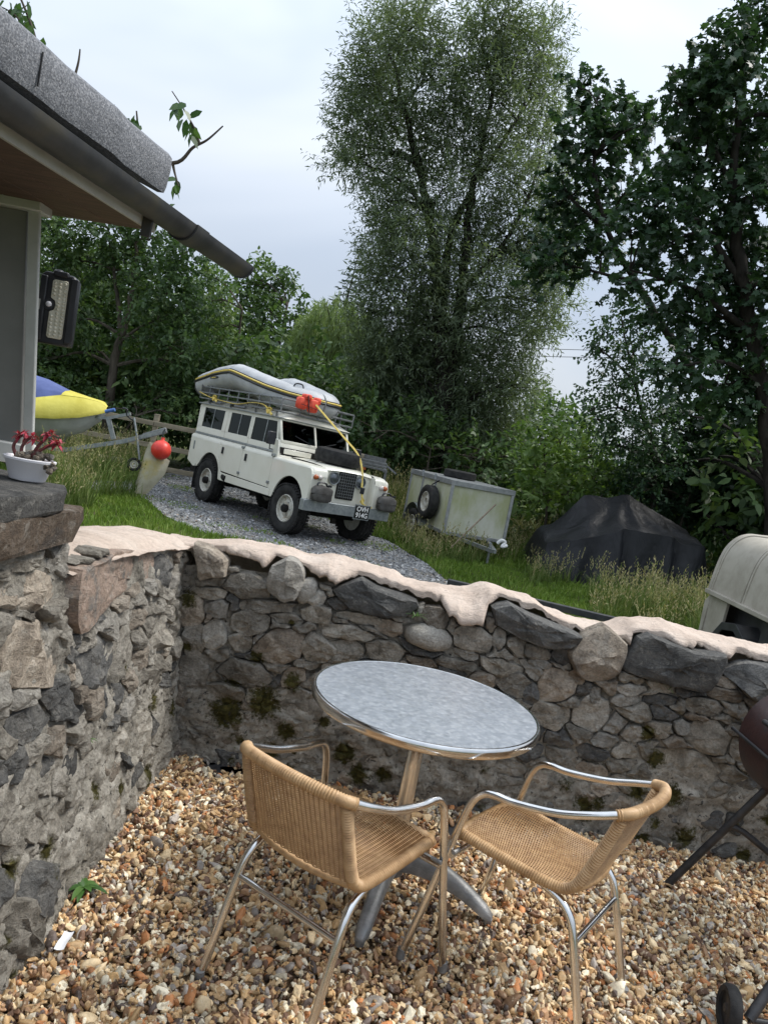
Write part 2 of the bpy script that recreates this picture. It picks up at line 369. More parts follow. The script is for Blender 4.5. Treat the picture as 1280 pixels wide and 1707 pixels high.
# ---------------------------------------------------------------- scattered pebbles (one uncountable object each)
def scatter(name, P, rot, scl, col, val, ids, mat, label, cat, nvar=8, squash=(.55, .8), seed=3):
    me = bpy.data.meshes.new(name); me.vertices.add(len(P)); me.vertices.foreach_set('co', np.asarray(P, np.float32).ravel())
    for nm, ty, arr in (('rot', 'FLOAT_VECTOR', rot), ('scl', 'FLOAT_VECTOR', scl), ('col', 'FLOAT', col), ('val', 'FLOAT', val)):
        a = me.attributes.new(nm, ty, 'POINT'); a.data.foreach_set('vector' if ty == 'FLOAT_VECTOR' else 'value', np.asarray(arr, np.float32).ravel())
    a = me.attributes.new('pick', 'INT', 'POINT'); a.data.foreach_set('value', np.asarray(ids, np.int32))
    o = link(name, me, mat)
    ng = bpy.data.node_groups.new(name, 'GeometryNodeTree')
    ng.interface.new_socket('Geometry', in_out='INPUT', socket_type='NodeSocketGeometry'); ng.interface.new_socket('Geometry', in_out='OUTPUT', socket_type='NodeSocketGeometry')
    N = ng.nodes; L = ng.links; gi = N.new('NodeGroupInput'); go = N.new('NodeGroupOutput')
    g2i = N.new('GeometryNodeGeometryToInstance'); rr = random.Random(seed)
    for k in range(nvar):
        ico = N.new('GeometryNodeMeshIcoSphere'); ico.inputs['Radius'].default_value = 1.0; ico.inputs['Subdivisions'].default_value = 2 if k % 2 else 1
        nz = N.new('ShaderNodeTexNoise'); nz.noise_dimensions = '4D'; nz.inputs['Scale'].default_value = .9; nz.inputs['Detail'].default_value = 2.5; nz.inputs['W'].default_value = k*7.3+seed
        ps = N.new('GeometryNodeInputPosition'); L.new(ps.outputs[0], nz.inputs['Vector'])
        mr = N.new('ShaderNodeMapRange'); mr.inputs['From Min'].default_value = .25; mr.inputs['From Max'].default_value = .75; mr.inputs['To Min'].default_value = .2; mr.inputs['To Max'].default_value = 1.7
        L.new(nz.outputs['Fac'], mr.inputs['Value'])
        vm = N.new('ShaderNodeVectorMath'); vm.operation = 'SCALE'; L.new(ps.outputs[0], vm.inputs[0]); L.new(mr.outputs['Result'], vm.inputs['Scale'])
        v2 = N.new('ShaderNodeVectorMath'); v2.operation = 'MULTIPLY'; L.new(vm.outputs[0], v2.inputs[0]); v2.inputs[1].default_value = (1, rr.uniform(.6, .95), rr.uniform(*squash))
        sp = N.new('GeometryNodeSetPosition'); L.new(ico.outputs['Mesh'], sp.inputs['Geometry']); L.new(v2.outputs[0], sp.inputs['Position'])
        sm = N.new('GeometryNodeSetMaterial'); sm.inputs['Material'].default_value = mat; L.new(sp.outputs[0], sm.inputs['Geometry'])
        ss = N.new('GeometryNodeSetShadeSmooth'); ss.inputs['Shade Smooth'].default_value = (k % 3 == 1); L.new(sm.outputs[0], ss.inputs[0])
        L.new(ss.outputs[0], g2i.inputs[0])
    iop = N.new('GeometryNodeInstanceOnPoints'); L.new(gi.outputs[0], iop.inputs['Points']); L.new(g2i.outputs[0], iop.inputs['Instance']); iop.inputs['Pick Instance'].default_value = True
    def na(nm, ty):
        x = N.new('GeometryNodeInputNamedAttribute'); x.data_type = ty; x.inputs['Name'].default_value = nm; return x.outputs['Attribute']
    L.new(na('pick', 'INT'), iop.inputs['Instance Index']); L.new(na('scl', 'FLOAT_VECTOR'), iop.inputs['Scale'])
    e2r = N.new('FunctionNodeEulerToRotation'); L.new(na('rot', 'FLOAT_VECTOR'), e2r.inputs[0]); L.new(e2r.outputs[0], iop.inputs['Rotation'])
    L.new(iop.outputs[0], go.inputs[0])
    md = o.modifiers.new('pebbles', 'NODES'); md.node_group = ng
    return tag(o, label, cat, kind='stuff')
BARE = [(G(365, 1277), .075, .05), (G(395, 1283), .05, .035), (G(757, 1380), .07, .05), (G(345, 1263), .05, .03)]
def _gravel():
    P = []; 
    for (x0, x1, y0, y1, dens) in ((-.78, 4.1, -.6, 1.55, 1500), (-.78, 3.2, 1.55, 3.55, 7600)):
        n = int((x1-x0)*(y1-y0)*dens); q = np.stack([RNG.uniform(x0, x1, n), RNG.uniform(y0, y1, n)], -1); P.append(q)
    P = np.concatenate(P); n = len(P)
    keep = np.ones(n, bool)
    for c, rx, ry in BARE: keep &= (((P[:, 0]-c.x)/rx)**2+((P[:, 1]-c.y)/ry)**2) > RNG.uniform(.6, 1.3, n)
    P = P[keep]; n = len(P)
    z = np.array([.012*fbm(x*1.7, y*1.7, 9, 3) for x, y in P])
    z += np.clip((P[:, 0]-1.2)*.02, 0, .04)*np.clip((P[:, 1]-2.6), 0, 1)
    z += RNG.uniform(-.022, .004, n)
    s = .0077*np.exp(RNG.normal(0, .34, n)); s = np.clip(s, .0045, .022)
    el = RNG.uniform(.8, 1.45, n)
    scl = np.stack([s*el, s*RNG.uniform(.8, 1.15, n), s*RNG.uniform(.7, 1.1, n)], -1)*1.35
    rot = np.stack([RNG.normal(0, .8, n), RNG.normal(0, .8, n), RNG.uniform(0, 6.283, n)], -1)
    scatter('gravel', np.column_stack([P, z]), rot, scl, RNG.uniform(0, 1, n), RNG.uniform(.6, 1.32, n), RNG.integers(0, 10, n), M_pebble, 'tan, cream and brown flint gravel covering the patio', 'gravel', 10)
_gravel()
def _chips():
    lo = TPOLY.min(0); hi = TPOLY.max(0); n = 60000
    q = np.stack([RNG.uniform(lo[0], hi[0], n), RNG.uniform(lo[1], hi[1], n)], -1); q = q[inpoly(q[:, 0], q[:, 1], TPOLY)]
    q = q[(q[:, 1] > 8)][:26000]; n = len(q)
    z = np.array([gz(x, y) for x, y in q])+RNG.uniform(.004, .02, n)
    s = np.clip(.014*np.exp(RNG.normal(0, .35, n)), .006, .035); scl = np.stack([s*1.25, s, s*.7], -1)
    rot = np.stack([RNG.normal(0, .5, n), RNG.normal(0, .5, n), RNG.uniform(0, 6.283, n)], -1)
    scatter('track_chippings', np.column_stack([q, z]), rot, scl, RNG.uniform(0, 1, n), RNG.uniform(.7, 1.3, n), RNG.integers(0, 5, n), M_chip, 'loose grey slate chippings lying on the track', 'chippings', 5, (.35, .6), 8)
_chips()

# ================================================================ stone wall
class Face:
    "a wall face: origin O, run direction U, leaning up direction W, outward normal N"
    def __init__(s, O, U, W, N): s.O, s.U, s.W, s.N = Vector(O), Vector(U), Vector(W), Vector(N)
    def P(s, u, v, n=0): return s.O+s.U*u+s.W*v+s.N*n
    def uv(s, px, py):
        d = Vector(ray(px, py)); c = Vector((0, 0, CAM_H)); nn = s.U.cross(s.W)
        t = (s.O-c).dot(nn)/d.dot(nn); q = c+d*t-s.O
        return (q.dot(s.U), q.z/s.W.z)
FB = Face((0, 3.55, 0), (1, 0, 0), (0, 0.02, 1), (0, -1, 0))
FL = Face((-.78, 0, 0), (0, 1, 0), (-.12, 0, 1), (1, 0, .0))
MOSS = [(f.P(*f.uv(x, y)), max(hw, hh)*k/1282*3.5/1.0, ) for (f, x, y, hw, hh, ang, pr) in [(FB, 380, 1185, 34, 16, 6, .03), (FB, 440, 1170, 20, 34, 4, .03), (FB, 428, 1094, 17, 13, 0, .042), (FB, 488, 1136, 18, 18, 8, .036), (FB, 316, 1000, 18, 14, 0, .034), (FB, 312, 1076, 12, 10, 0, .032), (FB, 390, 1140, 16, 6, 8, .04), (FB, 486, 1036, 9, 9, 0, .036),
          (FB, 568, 1256, 16, 18, 0, .03), (FB, 598, 1290, 14, 22, 0, .03), (FB, 1080, 1222, 18, 12, 10, .022), (FB, 1092, 1264, 19, 12, -30, .024), (FB, 1118, 1324, 24, 12, 0, .022), (FB, 940, 1305, 14, 16, 0, .026), (FB, 1130, 1186, 7, 7, 0, .02), (FB, 478, 1215, 18, 20, 0, .022), (FB, 540, 1200, 14, 12, 0, .02), (FB, 390, 1106, 10, 5, 8, .04),
          (FL, 214, 1172, 12, 9, -20, .022), (FL, 250, 1170, 18, 8, -10, .024), (FL, 242, 1292, 9, 20, 12, .022), (FL, 282, 1180, 5, 18, 0, .024), (FL, 207, 1115, 9, 8, -20, .02), (FL, 290, 1022, 6, 14, 0, .02), (FL, 10, 1445, 14, 16, 0, .03)] for k in (1.25,)]
MOSS += [(FB.P(random.uniform(-.7, 2.6), random.uniform(.0, .25)), random.uniform(.03, .08)) for _ in range(26)]+[(FL.P(random.uniform(1.5, 3.4), random.uniform(.0, .3)), random.uniform(.02, .06)) for _ in range(12)]
def set_moss(o, c0):
    n = len(o.data.vertices); co = np.empty(n*3, np.float32); o.data.vertices.foreach_get('co', co); co = co.reshape(-1, 3)+np.array(c0); v = np.zeros(n)
    for c, r in MOSS: v = np.maximum(v, .55*np.clip(1.25-np.linalg.norm(co-np.array(c), axis=1)/r, 0, 1))
    a = o.data.attributes.new('moss', 'FLOAT', 'POINT'); a.data.foreach_set('value', v.astype(np.float32))
def outline(face, cx, cy, hw, hh, ang, k=3.0, jit=.10, n=None):
    a0 = R_(ang); pts = []; n = n or random.choice([6, 7, 7, 8, 9]); t0 = random.uniform(0, 6.283)
    for i in range(n):
        t = t0+2*math.pi*(i+random.uniform(-.28, .28))/n; c, s_ = math.cos(t), math.sin(t)
        r = (abs(c)**k+abs(s_)**k)**(-1/k)*random.uniform(.98-jit, 1.06+jit)
        x, y = hw*r*c, hh*r*s_
        pts.append(face.uv(cx+x*math.cos(a0)-y*math.sin(a0), cy+x*math.sin(a0)+y*math.cos(a0)))
    return pts
def resample(poly, n=24):
    P = [Vector((*p, 0)) for p in poly]; L = [(P[(i+1) % len(P)]-P[i]).length for i in range(len(P))]; T = sum(L); out = []
    i = 0; acc = 0
    for k in range(n):
        t = T*k/n
        while acc+L[i] < t: acc += L[i]; i += 1
        p = P[i].lerp(P[(i+1) % len(P)], (t-acc)/L[i]); out.append((p.x, p.y))
    return out
def stone(face, poly, prot, style, parent, round_=False, rough=1.0, name='stone'):
    poly = resample(poly, 24); n = len(poly)
    cu = sum(p[0] for p in poly)/n; cv = sum(p[1] for p in poly)/n
    size = max(max(abs(p[0]-cu) for p in poly), max(abs(p[1]-cv) for p in poly))
    tu, tv = random.gauss(0, .13), random.gauss(-.04, .16)
    pl = [(random.uniform(0, 6.283), random.uniform(.25, .8), random.uniform(.05, .7)) for _ in range(5)]
    rings = [(1.0, -.05), (1.0, -.012), (.985, .5), (.93, .86), (.78, .97), (.52, 1.0), (.25, 1.0)]
    if round_: rings = [(1.0, -.05), (1.0, 0.0), (.96, .28), (.86, .55), (.68, .80), (.42, .95), (.2, 1.0)]
    ph = random.uniform(0, 50); V = []
    def depth(du, dv, f, raw):
        if raw: return f
        d = prot*f
        if not round_:
            d += (tu*du+tv*dv)
            for (a, g, c) in pl:
                d = min(d, prot*(1.15)-g*((math.cos(a)*du+math.sin(a)*dv)-size*c)) if (math.cos(a)*du+math.sin(a)*dv) > size*c else d
            d += rough*(.011*fbm((cu+du)*11+ph, (cv+dv)*13, ph, 3)+.011*fbm((cu+du)*30+ph, (cv+dv)*36, ph, 3))
        else: d += .0025*fbm((cu+du)*14, (cv+dv)*14, ph, 2)
        return max(d, .004*f)
    for s_, f in rings:
        for (u, v) in poly:
            du, dv = (u-cu)*s_, (v-cv)*s_
            if s_ < .99 and not round_:
                du += .006*mnoise.noise(Vector((u*20, v*20, s_*9))); dv += .006*mnoise.noise(Vector((u*20, v*20, s_*9+4)))
            V.append(face.P(cu+du, cv+dv, depth(du, dv, f, s_ >= .99)))
    V.append(face.P(cu, cv, depth(0, 0, 1.0, False)))
    F = []
    for r in range(len(rings)-1):
        for i in range(n): F.append((r*n+i, r*n+(i+1) % n, (r+1)*n+(i+1) % n, (r+1)*n+i))
    b = (len(rings)-1)*n
    for i in range(n): F.append((b+i, b+(i+1) % n, len(V)-1))
    c0 = face.P(cu, cv, 0)
    m = MB().add([Vector(v)-c0 for v in V], F)
    o = m.build(name, M_stone[style], parent, 80 if round_ else 24, loc=c0, fix=True); set_moss(o, c0)
    return o
E_ = lambda f, l: [(outline(f, a, b, c, d, e_[0] if e_ else 0, *((2.1, .02, 20) if rd else ())), s_, p_, rd) for (a, b, c, d, s_, p_, rd, *e_) in l]
back = E_(FB, [
 (412, 977, 38, 24, 'grey', .035, 0, 2), (478, 966, 33, 34, 'pale', .085, 0, 10), (512, 985, 16, 22, 'pale', .045, 1, 30), (529, 996, 15, 15, 'pale', .03, 0, -20),
 (350, 988, 30, 11, 'grey', .03, 0, 8), (318, 1014, 25, 28, 'brown', .025, 0, 5), (362, 1014, 21, 17, 'pale', .035, 0, 4), (443, 1010, 50, 11, 'grey', .03, 0, 3),
 (416, 1037, 33, 23, 'grey', .04, 0, -6), (359, 1060, 21, 27, 'pale', .03, 0, 4), (326, 1067, 22, 28, 'grey', .025, 0, 0), (402, 1070, 22, 18, 'grey', .025, 0, 10),
 (467, 1076, 47, 31, 'brown', .045, 0, -4), (409, 1118, 50, 22, 'grey', .05, 0, 14), (532, 1081, 34, 25, 'grey', .035, 0, 8), (527, 1022, 27, 15, 'grey', .035, 0, 8), (479, 1030, 30, 10, 'grey', .02, 0, 4),
 (324, 1116, 30, 30, 'grey', .012, 0, 0), (374, 1155, 39, 17, 'grey', .03, 0, 8), (424, 1158, 14, 14, 'grey', .02, 0, 0), (490, 1128, 22, 18, 'brown', .02, 0, 0), (497, 1174, 50, 27, 'grey', .014, 0, 12),
 (391, 1224, 29, 26, 'brown', .02, 0, 5), (438, 1209, 24, 17, 'grey', .02, 0, 12), (330, 1170, 20, 14, 'slate', .018, 0, 10),
 (714, 1061, 40, 22, 'pale', .075, 1, 13), (726, 1028, 25, 21, 'brown', .03, 0, 25), (787, 1063, 34, 23, 'grey', .04, 0, 22), (776, 1090, 23, 9, 'pale', .025, 0, 15), (830, 1064, 11, 19, 'grey', .025, 0, 10),
 (996, 1086, 46, 42, 'brown', .098, 0, -38), (927, 1142, 33, 32, 'brown', .035, 0, 12), (914, 1191, 37, 23, 'grey', .035, 0, 8), (960, 1128, 17, 14, 'brown', .025, 0, 8), (896, 1086, 24, 13, 'grey', .035, 0, 12),
 (936, 1092, 17, 15, 'slate', .025, 0, 5), (897, 1105, 22, 8, 'pale', .02, 0, 14), (991, 1160, 10, 17, 'pale', .02, 0, 0), (1049, 1148, 29, 10, 'pale', .03, 0, 8), (1042, 1166, 25, 11, 'pale', .025, 0, -4),
 (1099, 1166, 29, 10, 'slate', .02, 0, 3), (1180, 1227, 38, 33, 'grey', .03, 0, 20), (1174, 1177, 34, 16, 'grey', .03, 0, 10), (1205, 1157, 30, 11, 'brown', .03, 0, 10), (1208, 1136, 22, 9, 'brown', .02, 0, 8),
 (1233, 1184, 12, 14, 'pale', .02, 0, 0), (1228, 1217, 23, 11, 'grey', .03, 0, 14), (1230, 1249, 19, 20, 'grey', .03, 0, 6), (983, 1189, 30, 34, 'pale', .014, 0, 0), (1133, 1284, 58, 36, 'grey', .018, 0, 4), (884, 1155, 14, 22, 'slate', .025, 0, 6),
 (575, 1052, 46, 13, 'grey', .03, 0, 9), (600, 1030, 40, 10, 'grey', .025, 0, 9), (650, 1047, 24, 14, 'brown', .025, 0, 12), (575, 1085, 32, 20, 'grey', .03, 0, 4), (640, 1085, 34, 18, 'grey', .016, 0, 8), (836, 1112, 40, 17, 'grey', .03, 0, 18), (856, 1140, 30, 22, 'grey', .03, 0, 24), (760, 1106, 36, 9, 'grey', .025, 0, 12)])
PG = lambda f, l, s_, p_: (([f.uv(*q) for q in l]), s_, p_, 0)
back += [PG(FB, [(550, 981), (603, 962), (630, 978), (674, 991), (702, 1004), (682, 1024), (645, 1026), (580, 1012)], 'slate', .09),
 PG(FB, [(818, 1010), (845, 1002), (882, 1022), (967, 1056), (958, 1076), (911, 1078), (866, 1063), (824, 1040)], 'slate', .098),
 PG(FB, [(1063, 1062), (1080, 1055), (1152, 1082), (1210, 1088), (1194, 1123), (1174, 1152), (1100, 1136), (1050, 1123), (1028, 1112)], 'slate', .098),
 PG(FB, [(1196, 1117), (1242, 1102), (1300, 1110), (1316, 1182), (1249, 1167), (1222, 1138)], 'slate', .09),
 PG(FB, [(326, 903), (352, 910), (382, 931), (380, 959), (336, 965)], 'brown', .09)]
left = E_(FL, [(272, 950, 17, 28, 'slate', .02, 0, 4), (308, 946, 20, 26, 'grey', .025, 0, 8), (30, 932, 44, 20, 'grey', .03, 0, -12), (40, 988, 60, 36, 'brown', .035, 0, -20), (45, 1090, 58, 58, 'brown', .035, 0, -14),
 (40, 1207, 42, 28, 'slate', .02, 0, -38), (122, 1190, 18, 12, 'slate', .015, 0, -40), (155, 1106, 28, 44, 'slate', .03, 0, 18), (150, 1030, 28, 10, 'slate', .025, 0, -36), (120, 1070, 14, 16, 'slate', .025, 0, 0),
 (185, 1166, 17, 34, 'slate', .02, 0, 8), (240, 1140, 20, 34, 'grey', .025, 0, 6), (271, 1132, 12, 13, 'slate', .025, 0, 0), (225, 1222, 23, 40, 'grey', .022, 0, 12), (265, 1188, 13, 17, 'slate', .018, 0, 20),
 (70, 1285, 14, 24, 'slate', .014, 0, 14), (112, 1275, 15, 26, 'slate', .016, 0, 8), (202, 1080, 17, 36, 'grey', .016, 0, 4), (262, 1056, 18, 30, 'grey', .014, 0, 0), (62, 1476, 52, 50, 'slate', .06, 0, -30), (28, 1548, 42, 52, 'grey', .06, 0, -30),
 (112, 1118, 12, 18, 'brown', .02, 0, 10), (150, 1330, 16, 40, 'grey', .02, 0, 10), (60, 1370, 40, 40, 'grey', .02, 0, -25), (185, 1300, 16, 36, 'brown', .016, 0, 10), (130, 1400, 18, 36, 'grey', .018, 0, 6)])
left += [PG(FL, [(109, 946), (150, 931), (187, 916), (256, 918), (260, 962), (225, 969), (180, 1006), (106, 1060), (98, 1000)], 'pink', .024)]
wall = empty('stone_wall', (0.6, 3.55, 0), label='L-shaped rubble stone wall with cream mortar coping round the gravel patio', cat='wall')
W_OFF = Vector((-.6, -3.55, 0))
def reparent(o, root):
    o.parent = root; o.matrix_parent_inverse = Matrix.Translation(-Vector(root.location))
ALLPOLY = {}
def fill(face, traced, u0, u1, v0, v1, du, dv, seed, top=None):
    rnd = random.Random(seed); st = .008
    US = np.arange(u0, u1, st); VS = np.arange(v0, v1, st); UU, VV = np.meshgrid(US, VS)
    blocked = np.zeros(UU.shape, bool)
    for t in traced: blocked |= inpoly(UU, VV, t[0])
    if top is not None: blocked |= VV > np.vectorize(top)(UU)
    sites = []
    for _ in range(9000):
        u, v = rnd.uniform(u0, u1), rnd.uniform(v0, v1)
        i, j = int((v-v0)/st), int((u-u0)/st)
        if i >= UU.shape[0] or j >= UU.shape[1] or blocked[i, j]: continue
        k = rnd.uniform(.6, 1.35)
        if all(((u-a)/(du*k))**2+((v-b)/(dv*k))**2 > 1 for a, b in sites): sites.append((u, v))
    S = np.array(sites); ii = np.zeros(UU.shape, int); best = np.full(UU.shape, 1e9)
    for q, (a, b) in enumerate(sites):
        d = ((UU-a)/du)**2+((VV-b)/dv)**2; k = d < best; best[k] = d[k]; ii[k] = q
    out = []
    for q, (a, b) in enumerate(sites):
        poly = []
        for i in range(20):
            t = 2*math.pi*i/20; r = .012
            while r < .3:
                u, v = a+math.cos(t)*r, b+math.sin(t)*r; x, y = int((v-v0)/st), int((u-u0)/st)
                if x < 0 or y < 0 or x >= UU.shape[0] or y >= UU.shape[1] or ii[x, y] != q or blocked[x, y]: break
                r += .006
            r = max(.008, r-.008+.004*rnd.uniform(-1, 1)); poly.append((a+math.cos(t)*r, b+math.sin(t)*r))
        ar = .5*abs(sum(poly[i][0]*poly[(i+1) % 20][1]-poly[(i+1) % 20][0]*poly[i][1] for i in range(20)))
        if ar > .0011: out.append((poly, ar, b))
    return out
def _copz(pts, key): return sorted([(key(p), p.z) for p in pts])
def interp(T, x):
    if x <= T[0][0]: return T[0][1]
    for (a, za), (b, zb) in zip(T, T[1:]):
        if x <= b:
            k = (x-a)/(b-a+1e-9); k = k*k*(3-2*k); return za+(zb-za)*k
    return T[-1][1]
CR_B = _copz([D(*p, 3.80) for p in [(300, 893), (325, 896), (430, 905), (478, 913), (520, 926), (560, 925), (600, 934), (640, 948), (690, 968), (740, 975), (775, 978), (810, 972), (870, 990), (920, 1015), (965, 1032), (1010, 1040), (1050, 1030), (1100, 1034), (1180, 1055), (1230, 1066), (1280, 1078), (1400, 1104)]], lambda p: p.x)
LO_B = _copz([D(*p, 3.488) for p in [(300, 915), (322, 905), (382, 934), (420, 940), (440, 950), (455, 930), (505, 940), (515, 960), (545, 968), (560, 975), (603, 962), (640, 980), (680, 992), (705, 1003), (735, 1008), (752, 1030), (768, 1045), (792, 1042), (806, 1048), (818, 1010), (850, 1002), (890, 1024), (962, 1056), (972, 1046), (1000, 1042), (1040, 1062), (1058, 1082), (1068, 1060), (1090, 1062), (1150, 1085), (1205, 1092), (1215, 1105), (1245, 1102), (1290, 1112), (1400, 1130)]], lambda p: p.x)
CR_L = _copz([XP(*p, -1.02) for p in [(98, 905), (130, 900), (170, 896), (215, 890), (260, 889), (300, 893)]], lambda p: p.y)
LO_L = _copz([XP(*p, -.86) for p in [(90, 950), (104, 948), (130, 952), (150, 935), (187, 918), (256, 918), (280, 922), (305, 918), (322, 905)]], lambda p: p.y)
QUEUE = []
def add_stones(face, traced, fills, root, w):
    ar_ = lambda q: .5*abs(sum(q[i][0]*q[(i+1) % len(q)][1]-q[(i+1) % len(q)][0]*q[i][1] for i in range(len(q))))
    for poly, s_, p_, rd in traced: QUEUE.append((9+ar_(poly)*w, face, poly, p_*(1 if rd else .85 if w == 1 else .72), s_, bool(rd)))
    for poly, ar, v in fills:
        low = 1 if v < .42 else 0
        sty = random.choice(['grey', 'grey', 'grey', 'brown', 'grey', 'slate', 'pale'] if not low else ['grey', 'grey', 'brown', 'grey', 'grey', 'grey', 'slate'])
        QUEUE.append((ar*w, face, poly, random.uniform(.012, .026) if low else random.uniform(.018, .04), sty, False))
def lay_stones(root, limit=300):
    "the largest stones are parts of their own; the small packing stones are one part"
    QUEUE.sort(key=lambda q: -q[0])
    for _, f, poly, p_, s_, rd in QUEUE[:limit]: reparent(stone(f, poly, p_, s_, root, rd), root)
    V = []; F = []; MI = []; names = list(M_stone)
    for _, f, poly, p_, s_, rd in QUEUE[limit:]:
        o = stone(f, poly, p_, s_, root, rd); me = o.data; k = len(V); c = o.location
        V += [tuple(v.co+c) for v in me.vertices]; F += [tuple(i+k for i in p.vertices) for p in me.polygons]; MI += [names.index(s_)]*len(me.polygons)
        bpy.data.objects.remove(o); bpy.data.meshes.remove(me)
    me = bpy.data.meshes.new('packing_stones'); me.from_pydata(V, [], F); me.update(); me.polygons.foreach_set('use_smooth', np.ones(len(F), bool)); me.set_sharp_from_angle(angle=R_(24))
    o = link('packing_stones', me, [M_stone[n] for n in names], root); me.polygons.foreach_set('material_index', np.array(MI, np.int32)); o['kind'] = 'stuff'; set_moss(o, Vector((0, 0, 0))); reparent(o, root)
def mortar(face, u0, u1, v0, v1, root, seed, low=.012, top=None, base=-.004):
    st = .0115; US = np.arange(u0, u1+st, st); VS = np.arange(v0, v1+st, st); rows = []
    for v in VS:
        row = []
        for u in US:
            vv = v
            if top is not None: vv = min(v, top(u))
            a = max(0, min(1, (.55-vv)/.3))
            n = base+low*a+.020*fbm(u*4, vv*5, seed, 4)+.015*fbm(u*15, vv*18, seed, 5)+.016*abs(fbm(u*26, vv*30, seed+3, 4))-.004
            row.append(face.P(u, vv, n))
        rows.append(row)
    o = MB().grid(rows).build('mortar', M_mortar, root, 180, fix=False); set_moss(o, Vector((0, 0, 0))); reparent(o, root); return o
topB = lambda u: min(interp(CR_B, u)-.10, interp(LO_B, u)+.03)
topL = lambda u: (interp(CR_L, u)-.045 if u > 2.25 else 1.24)
add_stones(FB, back, fill(FB, back, -.80, 3.2, -.04, .93, .15, .085, 5, lambda u: interp(LO_B, u)-.01), wall, 1.0)
mortar(FB, -.9, 3.3, -.12, 1.0, wall, 2.0, .037, topB, -.022)
add_stones(FL, left, fill(FL, left, 1.45, 3.52, -.04, 1.22, .16, .10, 9, lambda u: (interp(LO_L, u)-.01 if u > 2.25 else 1.2)), wall, .5)
lay_stones(wall)
mortar(FL, .9, 3.6, -.12, 1.26, wall, 6.0, .012, topL, .004)
# hidden body of the wall
b_ = MB().box((-.9, 3.60, -.15), (3.3, 3.96, .82)); b_.box((-1.35, .9, -.15), (-.96, 3.97, .80)); b_.box((-1.40, .9, .79), (-.965, 2.22, 1.24))
o = b_.build('wall_core', M_mortar, wall); reparent(o, wall)
def coping():
    rows = []
    for x in np.arange(-1.02, 3.32, .016):
        T = interp(CR_B, x); L = min(interp(LO_B, x)+.012*fbm(x*13, 3, 1, 3)+.012*fbm(x*45, 8, 1, 3), T-.012); d = T-L; w_ = max(0., min(1., (d-.035)/.06))
        prof = [(4.02, T-.26), (4.0, T-.10), (3.95, T-.035), (3.88, T-.008), (3.80, T), (3.73, T-.04*d), (3.66, T-.11*d), (3.60, T-.20*d), (3.55, T-.33*d), (3.512, T-.48*d), (3.490, T-.65*d), (3.482, T-.82*d), (3.487, T-.94*d), (3.505, L), (3.60, L-.004)]
        prof = [(y if y >= 3.6 else 3.6-(3.6-y)*w_, z) for y, z in prof]
        rows.append([(x, y+(.014*fbm(x*7, z*9, 2.2, 4)+.007*fbm(x*30, z*30, 2.2, 3) if y < 3.58 else 0), z+(.012*fbm(x*5, y*8, 4.4, 4)+.006*fbm(x*25, y*25, 4.4, 3))*(1 if y > 3.54 else .3)) for (y, z) in prof])
    o = MB().grid(rows).build('coping', M_coping, wall, 180, fix=True); reparent(o, wall)
    rows = []
    for y in np.arange(2.24, 3.80, .016):
        T = interp(CR_L, y)+.004; L = min(interp(LO_L, y)+.006*fbm(y*26, 3, 8, 3), T-.05); d = T-L
        s_ = -.78-.12*L
        prof = [(-1.40, T-.26), (-1.38, T-.09), (-1.3, T-.03), (-1.2, T-.005), (-1.08, T), (-1.0, T-.008), (-.94, T-.022), (s_-.01, T-.04), (s_+.024, T-.04-.25*(d-.04)), (s_+.036, T-.04-.5*(d-.04)), (s_+.030, T-.04-.75*(d-.04)), (s_+.006, L), (s_-.05, L-.004)]
        rows.append([(x+(.010*fbm(y*7, z*9, 5.2, 4) if x > -.93 else 0), y, z+.010*fbm(x*5, y*5, 6.4, 4)) for (x, z) in prof])
    o = MB().grid(rows).build('coping', M_coping, wall, 180, fix=True); reparent(o, wall)
coping()
BARE_L = ['larger bare patch of black membrane at the wall foot behind the chair back', 'bare black membrane patch nearer the wicker chair in the wall corner', 'bare black membrane patch under the table between the two chairs', 'smallest bare black membrane patch right against the corner of the walls']
for (c, rx, ry) in BARE:
    P = [(c.x+rx*1.5*math.cos(t)*(1+.2*math.sin(3*t)), c.y+ry*1.5*math.sin(t)) for t in np.linspace(0, 2*math.pi, 18, endpoint=False)]
    tag(MB().prism(P, -.03, -.013, 'z').build('membrane', M_memb, None, 40), BARE_L.pop(0), 'membrane', 'bare membrane patches')
